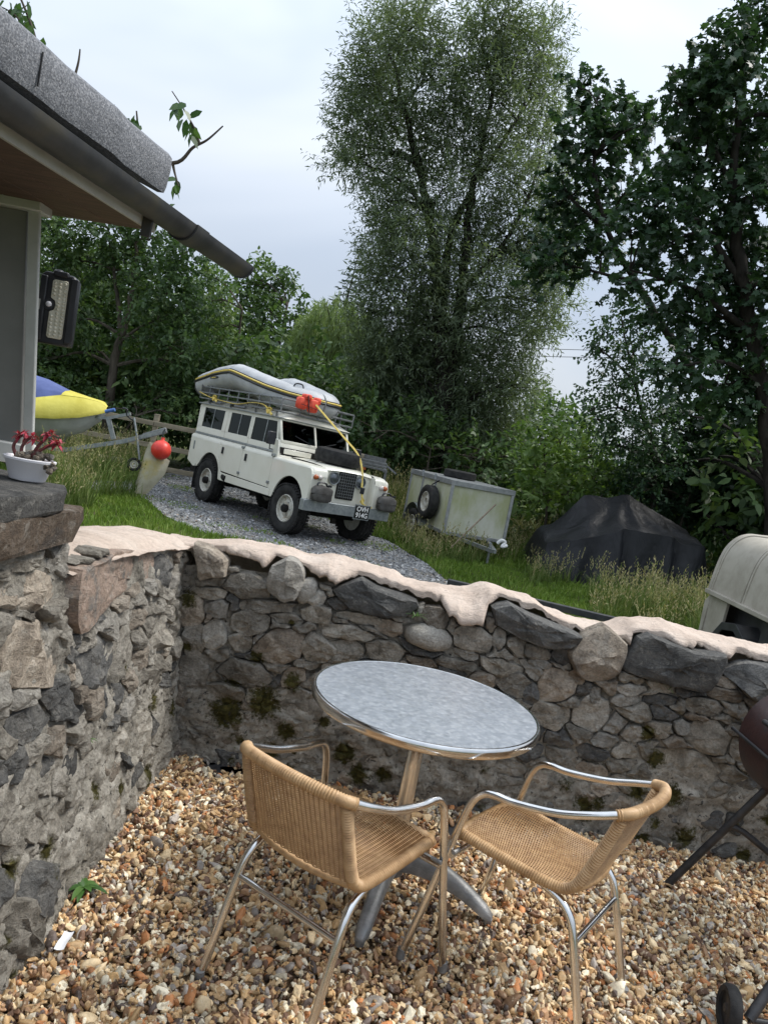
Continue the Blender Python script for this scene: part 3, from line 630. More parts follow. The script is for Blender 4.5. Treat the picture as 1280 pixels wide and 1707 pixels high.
# ================================================================ furniture on the patio
def _alu(name, base, r0, r1, scale, stretch=None, bump=.05):
    t = NT(name); p = t.pos(True); f = t.noise(scale, 5, .6, p, stretch)
    rg = t.n('ShaderNodeMapRange'); t.l(f, rg.inputs['Value']); rg.inputs['From Min'].default_value = .3; rg.inputs['From Max'].default_value = .7; rg.inputs['To Min'].default_value = r0; rg.inputs['To Max'].default_value = r1
    col = t.mix(1., base, t.ramp(t.noise(scale*.4, 4, .6, p), [(.3, .8), (.7, 1.05)]), 'MULTIPLY')
    return t.fin(t.bsdf(col, rg.outputs['Result'], 1.0, t.bump(f, bump, .002)))
M_alu = _alu('polished_aluminium', (.74, .73, .71), .10, .24, 30)
M_cast = vary('cast_aluminium', (.20, .205, .205), (.34, .34, .335), 18, .55, .7, .6, 120, .003, obj=True)
def _swirl():
    t = NT('swirled_steel'); p = t.pos(True)
    v = t.n('ShaderNodeTexVoronoi'); v.inputs['Scale'].default_value = 70; v.feature = 'SMOOTH_F1'; t.l(p, v.inputs['Vector'])
    sp = t.n('ShaderNodeSeparateColor'); t.l(v.outputs['Color'], sp.inputs['Color'])
    col = t.ramp(sp.outputs['Red'], [(.2, (.72, .75, .79)), (.8, (.90, .92, .945))])
    col = t.mix(.5, col, t.ramp(t.noise(7, 5, .7, p), [(.3, .9), (.7, 1.05)]), 'MULTIPLY')
    rg = t.n('ShaderNodeMapRange'); t.l(sp.outputs['Green'], rg.inputs['Value']); rg.inputs['To Min'].default_value = .36; rg.inputs['To Max'].default_value = .41
    nm = t.bump(t.noise(6, 3, .5, p), .08, .02)
    return t.fin(t.bsdf(col, rg.outputs['Result'], 1.0, nm))
M_swirl = _swirl()
M_wick = vary('tan_wicker', (.29, .17, .08), (.43, .27, .132), 25, .5, 0, .4, 220, .002, .4, c3=(.50, .33, .175))
M_wick2 = vary('tan_wicker_strand', (.31, .18, .085), (.45, .285, .14), 40, .5, 0, .2, 200, .002, .35)
def table():
    R0 = .424; o = empty('bistro_table', (.286, 2.778, 0), 0, 'round bistro table with swirled metal top on a single pole', 'table')
    prof = [(0.0, .738), (R0-.03, .738), (R0-.018, .7385), (R0-.012, .7415), (R0-.004, .742), (R0, .738), (R0+.002, .728), (R0+.001, .712), (R0-.004, .706), (R0-.012, .706), (R0-.016, .714), (0.0, .716)]
    top = MB().lathe(prof[:4]+[(0.0, .7375)][:0], 72)
    top.build('tabletop', M_swirl, o, 30)
    MB().lathe([(R0-.0185, .7385), (R0-.012, .7418), (R0-.004, .7425), (R0, .738), (R0+.002, .728), (R0+.001, .712), (R0-.004, .706), (R0-.02, .706), (R0-.02, .7365)], 72, None, True).build('rim', M_alu, o, 50)
    MB().lathe([(0, .7355), (R0-.03, .7355), (R0-.03, .718), (0, .718)], 48).build('underside_board', M_cast, o, 40)
    MB().lathe([(.0, .70), (.13, .712), (.13, .718), (0, .718)], 24).build('mounting_plate', M_cast, o, 40)
    MB().lathe([(.03, .10), (.03, .706)], 24).build('pole', M_alu, o, 40)
    hub = MB().lathe([(.0, .06), (.045, .06), (.05, .10), (.04, .155), (.034, .165), (0, .165)], 24); hub.build('hub', M_cast, o, 40)
    for k in range(4):
        a = R_(-104+k*86 if k < 2 else -104+90*k); c, s_ = math.cos(a), math.sin(a); m = MB(); rows = []
        for i in range(13):
            t = i/12; r = .03+t*.37; z = .135-.105*t**1.6+.02*math.sin(t*math.pi); w = .030-.006*t; h = .05-.030*t
            if i == 12: w *= .6; h *= .5
            rows.append([(r*c-s_*x*w, r*s_+c*x*w, z+y*h) for x, y in ((-1, -1), (-1.0, .2), (-.6, .7), (0, .8), (.6, .7), (1.0, .2), (1, -1), (-1, -1))])
        m.grid(rows); m.add(rows[-1][:7], [tuple(range(7))])
        f = m.build('foot', M_cast, o, 50)
        MB().lathe([(0, .002), (.016, .002), (.018, .022), (0, .022)], 14, Matrix.Translation((.385*c, .385*s_, 0))).build('glide', M_cast, f, 50)
    return o
table()
def coil(path, r, pitch=.0085, n=10, k=8):
    P = catmull(path, k); L = [0]
    for a, b in zip(P, P[1:]): L.append(L[-1]+(b-a).length)
    N = max(8, int(L[-1]/(pitch/2))); Q = []; j = 0
    for i in range(N+1):
        d = L[-1]*i/N
        while j < len(L)-2 and L[j+1] < d: j += 1
        Q.append(P[j].lerp(P[j+1], (d-L[j])/max(1e-9, L[j+1]-L[j])))
    return MB().tube(Q, [r*(1.02 if i % 2 else .84) for i in range(len(Q))], n)
def weave(surf, nx, ny, amp, w):
    "woven panel: thin strands across (s) passing over and under ribs along (t)"
    m = MB(); eps = 1e-3
    def nrm(s_, t):
        a = surf(s_+eps, t)-surf(s_-eps, t); b = surf(s_, t+eps)-surf(s_, t-eps); return a.cross(b).normalized()
    for j in range(ny):
        t = (j+.5)/ny; P = []
        for i in range(nx*4+1):
            s_ = i/(nx*4); ph = math.pi*(s_*nx)+(math.pi if j % 2 else 0)
            P.append(surf(s_, t)+nrm(s_, t)*amp*math.sin(ph))
        m.tube(P, w, 4, cap=False, flat=.7)
    for i in range(1, nx):
        s_ = i/nx; m.tube([surf(s_, t) for t in np.linspace(0, 1, 12)], .0026, 5, cap=False)
    return m
def chair(label, X, Y, yaw, tx, ty):
    o = empty('wicker_armchair', (X, Y, 0), 0, label, 'chair', 'wicker chairs at the bistro table')
    M = Matrix.Translation((X, Y, 0)) @ Matrix(((1, 0, tx, 0), (0, 1, ty, 0), (0, 0, 1, 0), (0, 0, 0, 1))) @ Matrix.Rotation(yaw, 4, 'Z')
    o.matrix_world = Matrix.Translation((X, Y, 0)) @ Matrix.Rotation(math.atan(tx), 4, 'Y') @ Matrix.Rotation(-math.atan(ty), 4, 'X') @ Matrix.Rotation(yaw, 4, 'Z')
    rt = .0125
    for s_ in (1, -1):
        arm = catmull([(s_*.283, .272, 0), (s_*.262, .232, .25), (s_*.246, .198, .47), (s_*.240, .178, .565), (s_*.236, .150, .605), (s_*.234, .112, .617), (s_*.233, .04, .623), (s_*.230, -.09, .652), (s_*.222, -.19, .69), (s_*.205, -.252, .716)], 6)
        a = MB().tube(arm, rt, 12).build('arm_and_front_leg', M_alu, o, 60)
        MB().lathe([(.0, -.002), (.0145, -.002), (.0145, .03), (0, .03)], 12, Matrix.Translation((s_*.2825, .271, 0))).build('foot_cap', M_cast, a, 40)
        rear = catmull([(s_*.205, -.322, 0), (s_*.202, -.272, .15), (s_*.198, -.218, .31), (s_*.194, -.19, .365), (s_*.190, -.150, .395), (s_*.188, -.10, .410), (s_*.188, -.06, .420)], 6)
        b = MB().tube(rear, rt, 12).build('rear_leg', M_alu, o, 60)
        MB().lathe([(.0, -.002), (.0145, -.002), (.0145, .03), (0, .03)], 12, Matrix.Translation((s_*.205, -.321, 0))).build('foot_cap', M_cast, b, 40)
        sd = coil([(s_*.188, -.262, .70), (s_*.190, -.235, .60), (s_*.192, -.20, .49), (s_*.194, -.172, .445), (s_*.196, -.12, .428), (s_*.198, .02, .428), (s_*.200, .19, .436)], .0185)
        sd.build('side_rail', M_wick, o, 70)
        m = MB().lathe([(0, -.018), (.007, -.018), (.007, .018), (0, .018)], 8, Matrix.Translation((s_*.238, .19, .393)) @ Matrix.Rotation(R_(90), 4, 'Y')); m.build('bolt', M_cast, o, 40)
    MB().tube([(-.20, -.222, .298), (.20, -.222, .298)], .0095, 10).build('rear_stretcher', M_alu, o, 60)
    MB().tube([(-.247, .20, .375), (.247, .20, .375)], .0095, 10).build('front_stretcher', M_alu, o, 60)
    coil([(-.207, -.25, .714), (-.175, -.283, .727), (-.09, -.308, .737), (0, -.316, .740), (.09, -.308, .737), (.175, -.283, .727), (.207, -.25, .714)], .0185).build('top_rail', M_wick, o, 70)
    coil([(-.200, .185, .436), (-.185, .212, .432), (-.09, .226, .424), (0, .23, .421), (.09, .226, .424), (.185, .212, .432), (.200, .185, .436)], .0185).build('front_rail', M_wick, o, 70)
    coil([(-.190, -.175, .44), (-.09, -.196, .436), (0, -.203, .435), (.09, -.196, .436), (.190, -.175, .44)], .012).build('back_seat_rail', M_wick, o, 70)
    def seat(s_, t):
        x = -.188+.376*s_; e_ = 1-(2*s_-1)**2
        y0 = -.172-.028*e_; y1 = .196+.030*e_; y = y0+(y1-y0)*t
        return Vector((x, y, .440-.016*e_*math.sin(math.pi*t)))
    weave(seat, 24, 98, .0032, .0024).build('seat', M_wick2, o, 60, fix=False)
    def bk(s_, t):
        x = (-.186+.372*s_); e_ = 1-(2*s_-1)**2
        lo = Vector((x, -.19-.018*e_, .452)); hi = Vector((x, -.262-.048*e_, .70+.035*e_)); p = lo.lerp(hi, t); p.y -= .012*math.sin(math.pi*t)*0; return p
    weave(bk, 24, 78, .0030, .0023).build('backrest', M_wick2, o, 60, fix=False)
    return o
chair('tan wicker armchair with its woven back towards the wheeled jet ski side, left of the table pole'.replace(' towards the wheeled jet ski side, left of the table pole', ' turned to the open gravel, beside left wall'), .079, 2.282, -.618, -.039, -.028)
chair('tan wicker armchair pulled up beside the dark barrel barbecue', .711, 2.441, .968, .04, .028)
# ---------------------------------------------------------------- barrel barbecue
M_bbq = vary('sooty_red_enamel', (.020, .011, .010), (.042, .018, .016), 9, .38, 0, .3, 60, .004, .5, c3=(.02, .018, .018))
M_blk = vary('black_painted_steel', (.012, .012, .013), (.035, .033, .033), 20, .45, 0, .4, 90, .003, .45)
M_rub = vary('black_rubber', (.012, .012, .012), (.035, .034, .033), 14, .8, 0, .5, 70, .006, .25)
def bbq():
    c = Vector((1.915, 2.86, .80)); o = empty('barrel_barbecue', (c.x, c.y, 0), 0, 'dark red barrel barbecue on black tube legs with small wheels', 'barbecue')
    L = lambda p: Vector(p)-Vector((c.x, c.y, 0))
    def drum(a0, a1, r, cap=True):
        m = MB(); rows = []
        ys = [-.40, -.395, -.37, -.2, 0, .2, .37, .395, .40]; rr = [r*.55, r*.9, r, r, r, r, r, r*.9, r*.55]
        for y, q in zip(ys, rr): rows.append([(q*math.cos(t), y, .715+q*math.sin(t)) for t in np.linspace(a0, a1, 22)])
        m.grid(rows)
        for y, q in ((ys[0], rr[0]), (ys[-1], rr[-1])): m.add([(q*math.cos(t), y, .715+q*math.sin(t)) for t in np.linspace(a0, a1, 22)], [tuple(range(22))])
        return m
    drum(math.pi, 2*math.pi, .235).build('bowl', M_bbq, o, 40); lid = drum(0, math.pi, .240).build('lid', M_bbq, o, 40)
    MB().tube([(-.25, -.41, .715), (-.25, .41, .715)], .008, 8).build('lid_seam', M_blk, o, 50)
    MB().tube(catmull([(-.215, -.14, .815), (-.275, -.13, .845), (-.285, 0, .85), (-.275, .13, .845), (-.215, .14, .815)], 6), .011, 8).build('handle', M_blk, lid, 60)
    f1 = L(G(1112, 1474, 0)); w1 = L(G(1196, 1714, 0)); 
    top1 = Vector((-.12, .26, .54))
    MB().tube([f1, f1.lerp(top1, .55), top1], .017, 10).build('leg', M_blk, o, 60)
    MB().tube([Vector((w1.x+.07, w1.y-.03, .07)), Vector((-.05, -.26, .54))], .017, 10).build('leg', M_blk, o, 60)
    MB().tube([Vector((.42, f1.y, 0)), Vector((.12, .26, .54))], .017, 10).build('leg', M_blk, o, 60)
    MB().tube([Vector((.42, w1.y, .03)), Vector((.10, -.28, .54))], .017, 10).build('leg', M_blk, o, 60)
    MB().tube(catmull([f1.lerp(top1, .58), f1.lerp(top1, .60)+Vector((.06, -.02, 0)), Vector((.10, .15, .18)), Vector((.34, .10, .05))], 5), .014, 8).build('brace', M_blk, o, 60)
    MB().tube([Vector((w1.x+.07, w1.y-.03, .07)), Vector((.42, w1.y, .07))], .010, 8).build('axle', M_blk, o, 60)
    for q in (Vector((w1.x+.02, w1.y, .072)), Vector((.44, w1.y, .072))):
        Mw = Matrix.Translation(q) @ Matrix.Rotation(R_(90), 4, 'Y') @ Matrix.Rotation(R_(8), 4, 'X')
        w = MB().lathe([(.05, -.018), (.066, -.02), (.073, -.012), (.074, 0), (.073, .012), (.066, .02), (.05, .018)], 28, Mw, True).build('wheel', M_rub, o, 50)
        MB().lathe([(0, -.012), (.012, -.016), (.02, -.008), (.05, -.008), (.05, .008), (.02, .008), (.012, .016), (0, .012)], 20, Mw).build('hub', M_blk, w, 50)
bbq()
# ---------------------------------------------------------------- paper scrap, weeds
M_paper = vary('white_paper', (.72, .72, .73), (.82, .82, .82), 30, .7, 0, .2, 60, .002)
c = G(108, 1572, .012); rows = []
for i in range(6):
    rows.append([(c.x+.014*math.cos(.2)*a-.004*i*.2, c.y+(-.042+.0165*i)+.003*a, .018+.004*math.sin(i*1.2)+.004*a*a) for a in (-1, -.3, .4, 1)])
m = MB().grid(rows); n_ = len(m.V); m.add([(x, y, z+.0008) for x, y, z in m.V], []); m.grid([[(x, y, z+.0008) for (x, y, z) in r] for r in rows])
tag(m.build('paper_scrap', M_paper, None, 60), 'torn strip of white paper lying on the gravel', 'paper')
M_weed = leafmat('weed_leaf', (.03, .07, .02), (.06, .14, .03), (.12, .22, .06), .3)
def leafblade(m, p, d, L, w, droop=.5, seg=5):
    p = Vector(p); d = Vector(d).normalized(); side = d.cross(Vector((0, 0, 1))); side = side.normalized() if side.length > 1e-3 else Vector((1, 0, 0)); V = []
    q = p.copy()
    for i in range(seg+1):
        t = i/seg; ww = w*math.sin(math.pi*min(1, .12+.88*t))**.8 if i < seg else .0004
        nrm_ = side.cross(d)
        V += [q-side*ww+nrm_*ww*.25, q, q+side*ww+nrm_*ww*.25]; d = (d+Vector((0, 0, -droop/seg))).normalized(); q = q+d*(L/seg)
    F = []
    for i in range(seg):
        for k in (0, 1): F.append((i*3+k, i*3+k+1, i*3+k+4, i*3+k+3))
    m.add(V, F)
def weed(p, n, L, w, label, up=.6):
    m = MB(); rnd = random.Random(int(p[0]*1000))
    for i in range(n):
        a = i*2.4+rnd.uniform(-.3, .3); leafblade(m, p, (math.cos(a), math.sin(a), up*rnd.uniform(.5, 1.4)), L*rnd.uniform(.6, 1.1), w*rnd.uniform(.7, 1.1), .9)
    o = m.build('weed', M_weed, None, 80, fix=False); a = o.data.attributes.new('tint', 'FLOAT', 'POINT'); a.data.foreach_set('value', np.repeat(np.random.default_rng(3).uniform(.2, 1, len(o.data.vertices)//18), 18)[:len(o.data.vertices)])
    return tag(o, label, 'weed')
weed(G(140, 1478, .01), 11, .085, .014, 'leafy green weed growing where the left wall meets the gravel')
weed(FB.P(*FB.uv(392, 1245), .01), 7, .035, .004, 'small green weed at the wall foot behind the chair', 1.2)
weed(FB.P(*FB.uv(692, 1025), .04), 16, .07, .003, 'thin grassy sprig rooted between coping stones above the table', 1.0)
weed(FL.P(*FL.uv(143, 1232), .01), 7, .04, .003, 'tiny green tuft growing from the left wall mortar', .8)
weed(FB.P(*FB.uv(1108, 1146), .04), 5, .10, .0015, 'dry grass stem hanging from the wall under the dark slab', 1.3)
# ================================================================ pier slab, shed, lamp, pot
def rock_slab(name, plan, z0, z1, mat, parent, amp=.012, seed=0):
    plan = resample(plan, 40); n = len(plan); cx = sum(p[0] for p in plan)/n; cy = sum(p[1] for p in plan)/n; V = []
    rings = [(.0, z0), (.6, z0), (.985, z0), (1.0, z0+(z1-z0)*.12), (1.0, z0+(z1-z0)*.5), (.998, z0+(z1-z0)*.9), (.988, z1), (.8, z1), (.4, z1), (.0, z1)]
    for i, (s_, z) in enumerate(rings):
        for (x, y) in plan:
            q = Vector((cx+(x-cx)*s_, cy+(y-cy)*s_, z)); k = amp*(1 if 2 < i < 7 else .35)
            q += Vector((mnoise.noise(q*9+Vector((seed, 0, 0))), mnoise.noise(q*9+Vector((0, seed, 5))), .7*mnoise.noise(q*11+Vector((3, 0, seed)))))*k+Vector((mnoise.noise(q*28), mnoise.noise(q*28+Vector((9, 0, 0))), .4*mnoise.noise(q*28+Vector((4, 4, 0)))))*k*.5
            V.append(q)
    F = [(r*n+i, r*n+(i+1) % n, (r+1)*n+(i+1) % n, (r+1)*n+i) for r in range(len(rings)-1) for i in range(n)]
    o = MB().add(V, F).build(name, mat, parent, 22); return o
pier_slab = empty('slab', (-1.1, 1.8, 1.2)); pier_slab.parent = wall; pier_slab.matrix_parent_inverse = Matrix.Translation(-Vector(wall.location))
def onp(o, root, gp):
    o.parent = root; o.matrix_parent_inverse = Matrix.Translation(-Vector(root.location))
o = rock_slab('upper_slab', [(-1.45, 1.0), (-.90, 1.0), (-.885, 1.7), (-.865, 2.02), (-.875, 2.16), (-.97, 2.20), (-1.2, 2.32), (-1.45, 2.34)], 1.290, 1.352, M_stone['slate'], None, .012, 3); onp(o, pier_slab, wall)
o = rock_slab('lower_slab', [(-1.45, 1.0), (-.90, 1.0), (-.885, 1.5), (-.87, 1.95), (-.86, 2.26), (-.93, 2.28), (-1.2, 2.25), (-1.45, 2.28)], 1.195, 1.291, M_stone['rust'], None, .026, 8); onp(o, pier_slab, wall)
M_greyp = vary('grey_painted_board', (.15, .15, .14), (.18, .18, .168), 6, .6, 0, .25, 40, .003)
M_trim = vary('pale_grey_trim', (.36, .37, .35), (.45, .46, .435), 8, .6, 0, .3, 50, .003)
M_cream = vary('painted_sill', (.55, .55, .52), (.66, .66, .62), 8, .6, 0, .3, 50, .003)
M_soff = vary('brown_stained_board', (.055, .032, .022), (.11, .065, .045), 5, .7, 0, .4, 30, .004, stretch=(1, 8, 1))
def _felt():
    t = NT('mineral_roof_felt'); p = t.pos(); v = t.n('ShaderNodeTexVoronoi'); v.inputs['Scale'].default_value = 260; t.l(p, v.inputs['Vector'])
    sp = t.n('ShaderNodeSeparateColor'); t.l(v.outputs['Color'], sp.inputs['Color'])
    col = t.ramp(sp.outputs['Red'], [(.2, (.13, .137, .15)), (.6, (.19, .198, .215)), (.9, (.29, .295, .31))])
    col = t.mix(.6, col, t.ramp(t.noise(12, 5, .7, p), [(.3, .75), (.7, 1.15)]), 'MULTIPLY')
    return t.fin(t.bsdf(col, .9, 0, t.bump(t.noise(90, 5, .7, p), .8, .006), .2))
M_felt = _felt()
M_gut = vary('black_plastic_gutter', (.022, .024, .027), (.045, .047, .05), 6, .5, 0, .25, 30, .004, .35, c3=(.07, .065, .05))
M_blackp = vary('black_plastic', (.010, .011, .015), (.022, .023, .028), 15, .4, 0, .15, 90, .002, .45)
shed = empty('shed', (-1.6, 2.5, 1.38), label='grey timber shed corner with felt roof and black gutter above the stone pier', cat='shed')
def S(o): onp(o, shed, None); return o
def pp(l, y0, y1, name, mat, bev=.004):
    return S(MB().prism([(D(a, b, y0).x, D(a, b, y0).z) for a, b in l], y0, y1, 'y').build(name, mat, None, None, bev))
pp([(-420, 262), (46, 352), (34, 748), (-420, 668)], 2.64, 2.70, 'wall_panel', M_greyp)
pp([(47, 338), (67, 340), (54, 752), (38, 752)], 2.62, 2.638, 'corner_post', M_trim)
pp([(-420, 205), (69, 297), (68, 352), (-420, 262)], 2.60, 2.69, 'wall_plate', M_trim)
pp([(-420, 655), (39, 742), (37, 776), (-420, 690)], 2.60, 2.70, 'sill_board', M_cream)
S(MB().box((-2.4, 2.705, 1.36), (-1.50, 2.90, 2.24)).build('side_wall', M_greyp, None))
g0 = G(0, 166, 2.26); g1 = G(402, 447, 2.26); gd = (g1-g0).normalized(); ge = Vector((gd.y, -gd.x, 0)); gl = (g1-g0).length
def sh(s_, e_, z): p = g0+gd*s_+ge*e_; return Vector((p.x, p.y, z))
def gutter():
    m = MB(); N_ = 14; r = .056
    def ring(s_, r, z=2.275): return [sh(s_, r*math.cos(a), z+r*math.sin(a)*1.0) for a in np.linspace(math.pi, 2*math.pi, N_)]
    outer = [ring(s_, .056) for s_ in np.linspace(-2.4, gl-.01, 30)]; inner = [ring(s_, .052) for s_ in np.linspace(-2.4, gl-.01, 30)]
    m.grid(outer); m.grid(inner)
    for k in (0, -1): m.grid([[a[k] for a in outer], [b[k] for b in inner]])
    g = S(m.build('gutter', M_gut, None, 60))
    c = MB(); cap = ring(gl-.012, .060)+[]; c2 = ring(gl+.006, .058); c.grid([cap, c2]); c.add(c2, [tuple(range(N_))])
    S(c.build('gutter_end_cap', M_gut, None, 60))
    su = (G(240, 372, 2.24)-g0).dot(gd)
    for s_, w in ((su+.10, .05),):
        u = MB(); u.grid([ring(s_-w, .057), ring(s_-w, .064), ring(s_+w, .064), ring(s_+w, .057)]); S(u.build('gutter_union', M_gut, None, 40))
    bp = sh((G(217, 352, 2.24)-g0).dot(gd), -.02, 2.24)
    S(MB().bar(bp, bp+Vector((-.005, 0, -.075)), .035, .012, (0, 1, 0)).build('gutter_bracket', M_gut, None, None, .003))
    for s_ in (-1.6, -.6): S(MB().bar(sh(s_, -.06, 2.28), sh(s_, .058, 2.279), .02, .006).build('gutter_bracket', M_gut, None))
gutter()
sf = (G(285, 300, 2.37)-g0).dot(gd)
def roof():
    m = MB(); rows = []
    prof = [(-2.3, 2.98), (-.2, 2.50), (-.05, 2.466), (-.012, 2.455), (0.004, 2.44), (.006, 2.40), (.0, 2.345), (-.006, 2.325), (-.03, 2.325), (-.10, 2.35), (-2.3, 2.86)]
    for s_ in np.linspace(-2.4, sf, 40):
        w = .010*fbm(s_*3, 1, 2, 3); rows.append([sh(s_, e_+w*(abs(e_) < .1), z+.006*fbm(s_*4, e_*6, 5, 3)) for e_, z in prof])
    m.grid(rows); m.add(rows[-1], [tuple(range(len(prof)))])
    r_ = S(m.build('roof_felt', M_felt, None, 60))
    s_ = (G(33, 100, 2.4)-g0).dot(gd)
    MBj = MB().bar(sh(s_, .0085, 2.425), sh(s_+.004, .0045, 2.345), .003, .004, (1, 0, 0)); S(MBj.build('felt_joint', M_blk, None))
    se = (G(217, 352, 2.26)-g0).dot(gd)
    S(MB().bar(sh(-2.4, -.045, 2.225), sh(se, -.045, 2.225), .012, .05).build('fascia', M_trim, None))
    for k in range(7):
        e0 = -.055-k*.145; e1 = e0-.141; zz = lambda e_: 2.205-.0*e_
        b = MB(); b.add([sh(-2.4, e0, zz(e0)), sh(se, e0, zz(e0)), sh(se, e1, zz(e1)), sh(-2.4, e1, zz(e1)), sh(-2.4, e0, zz(e0)+.018), sh(se, e0, zz(e0)+.018), sh(se, e1, zz(e1)+.018), sh(-2.4, e1, zz(e1)+.018)],
              [(0, 1, 2, 3), (4, 7, 6, 5), (0, 4, 5, 1), (1, 5, 6, 2), (2, 6, 7, 3), (3, 7, 4, 0)])
        S(b.build('soffit_board', M_soff, None, None, .003))
roof()
# ---------------------------------------------------------------- lamp on the shed
M_led = (lambda t: t.fin(t.bsdf(t.ramp(t.noise(30, 3, .5), [(.3, (.52, .50, .40)), (.7, (.68, .66, .56))]), .3, 0, None, .5)))(NT('led_lens'))
M_dome = (lambda t: t.fin(t.bsdf((.62, .62, .66), .3, 0, None, .5)))(NT('sensor_dome'))
def lamp():
    c = D(97, 517, 2.78); o = empty('solar_lamp', c, 0, 'black solar security lamp with rows of small LEDs fixed beside the shed post', 'lamp')
    o.rotation_euler = (R_(0), R_(-1), R_(12))
    w, h = .062, .125
    body = MB().prism([(-w, -h), (w*.96, -h), (w, -h+.01), (w, h-.02), (w-.015, h), (-w+.015, h), (-w, h-.012)], -.03, .03, 'y'); body.build('body', M_blackp, o, None, .008)
    MB().box((-w+.002, -.042, -h+.01), (-w+.026, -.028, h-.016)).build('side_wing', M_blackp, o, None, .005)
    MB().box((w-.022, -.046, -h+.01), (w+.006, -.028, h-.012)).build('side_wing', M_blackp, o, None, .005)
    MB().box((-.020, -.044, h-.014), (.03, -.02, h+.006)).build('hood', M_blackp, o, None, .005)
    MB().lathe([(.0, .0), (.018, .0), (.018, .008), (.012, .014), (0, .015)], 16, Matrix.Translation((-.012, 0, h))).build('pivot_knob', M_blackp, o, 50)
    pl = MB().prism([(-.020, -h+.028), (-.014, -h+.022), (.028, -h+.022), (.034, -h+.028), (.034, h-.03), (.028, h-.024), (-.014, h-.024), (-.020, h-.03), (-.020, .035), (-.006, .028), (-.002, .012), (-.006, -.004), (-.020, -.012)], -.038, -.033, 'y').build('led_panel', M_led, o, None, .002)
    m = MB()
    for i in range(3):
        for j in range(15):
            x = -.010+i*.017; z = -h+.034+j*.0128
            if i == 0 and -.018 < z < .04: continue
            m.lathe([(.0058, 0), (.0048, .003), (.0025, .0045), (0, .005)], 8, Matrix.Translation((x, -.038, z)) @ Matrix.Rotation(R_(90), 4, 'X'))
    m.build('led_lenses', M_led, pl, 60)['kind'] = 'stuff'
    Ms = Matrix.Translation((-.023, -.036, .012)) @ Matrix.Rotation(R_(90), 4, 'X')
    MB().lathe([(.0, .0), (.020, .0), (.019, .006), (0, .006)], 20, Ms).build('sensor_ring', M_blackp, o, 50)
    MB().lathe([(.0105, .004), (.0095, .010), (.006, .0145), (0, .016)], 16, Ms).build('sensor', M_dome, o, 60)
    MB().box((-w+.004, -.0435, -.012), (-w+.011, -.0422, .024)).build('label_plate', M_trim, o)
    MB().box((-.03, .03, -.03), (.02, .10, .03)).build('bracket', M_blackp, o, None, .004)
    MB().bar((-.03, .06, 0), (-.16, .075, 0), .03, .02).build('bracket_arm', M_blackp, o, None, .003)
lamp()
# ---------------------------------------------------------------- potted succulent
M_pot = vary('white_glazed_pot', (.66, .65, .68), (.74, .73, .75), 8, .35, 0, .1, 30, .002, .5)
M_soil = vary('dark_potting_soil', (.03, .022, .016), (.09, .065, .05), 40, .95, 0, 1, 80, .01)
M_succ = leafmat('succulent_red', (.12, .012, .02), (.36, .03, .06), (.55, .10, .14), .25, .4)
M_stem = vary('succulent_stem', (.10, .03, .03), (.20, .055, .05), 40, .6)
def pot():
    c = Vector((-.998, 2.135, 1.353)); o = empty('succulent_pot', c, 0, 'red flowering succulent in a small white bowl on the slab', 'plant')
    p_ = MB().lathe([(0, .002), (.042, .002), (.046, .006), (.062, .056), (.066, .058), (.067, .064), (.063, .066), (.058, .062), (.045, .03), (0, .03)], 40); V = [(x*1.08, y*.82, z) for x, y, z in p_.V]; p_.V = V; p_.build('bowl', M_pot, o, 50)
    s_ = MB(); 
    rows = [[(r*.060*1.05*math.cos(a), r*.048*math.sin(a), .056+.012*(1-r*r)+.004*mnoise.noise(Vector((r*9, a*3, 0)))) for a in np.linspace(0, 2*math.pi, 22)] for r in (0.02, .35, .7, 1.0)]
    s_.grid(rows).build('soil', M_soil, o, 80)
    rnd = random.Random(4)
    for i in range(26):
        a = rnd.uniform(0, 6.28); r = rnd.uniform(.01, .056); q = Vector((r*math.cos(a)*1.05+.012, r*math.sin(a)*.8, .068+rnd.uniform(-.006, .012)))
        if i > 20: q = Vector((.066+rnd.uniform(-.01, .012), rnd.uniform(-.03, .03), .055+rnd.uniform(-.014, .014)))
        sp = MB().lathe([(0, -.008), (.006, -.006), (.0095, 0), (.007, .006), (0, .008)], 9); sp.V = [tuple(Vector(v)*rnd.uniform(.7, 1.3)) for v in sp.V]
        sp.xf(Matrix.Translation(q) @ Matrix.Rotation(rnd.uniform(0, 3), 4, 'X')); sp.build('pebble', M_stone['pale'] if rnd.random() < .4 else M_stone['brown'], o, 60)
    for (x0, pts, rr) in [(-.03, [(-.036, .0, .06), (-.050, 0, .085), (-.045, 0, .105), (-.030, 0, .125)], 5), (-.015, [(-.018, -.01, .06), (-.022, -.01, .09), (-.012, -.01, .112), (.0, -.01, .122)], 5), (.0, [(.0, .0, .062), (.018, 0, .085), (.045, 0, .106), (.066, 0, .115)], 6), (0, [(-.005, .012, .06), (.012, .012, .10), (.03, .012, .125), (.036, .012, .138)], 6)]:
        st = MB().tube(catmull(pts, 5), [.0055-.002*i/16 for i in range(16)], 7).build('stem', M_stem, o, 60)
        m = MB(); e_ = Vector(pts[-1])
        for k in range(26):
            a = k*2.399; up = 1.2-k*.085; leafblade(m, e_+Vector((rnd.uniform(-.012, .012), rnd.uniform(-.008, .008), rnd.uniform(-.006, .008))), (math.cos(a), math.sin(a), up), .016+.0006*k, .0038, .3, 4)
        q = m.build('rosette', M_succ, st, 80, fix=False); at = q.data.attributes.new('tint', 'FLOAT', 'POINT'); at.data.foreach_set('value', np.repeat(np.random.default_rng(5).uniform(.1, 1, len(q.data.vertices)//15), 15))
pot()
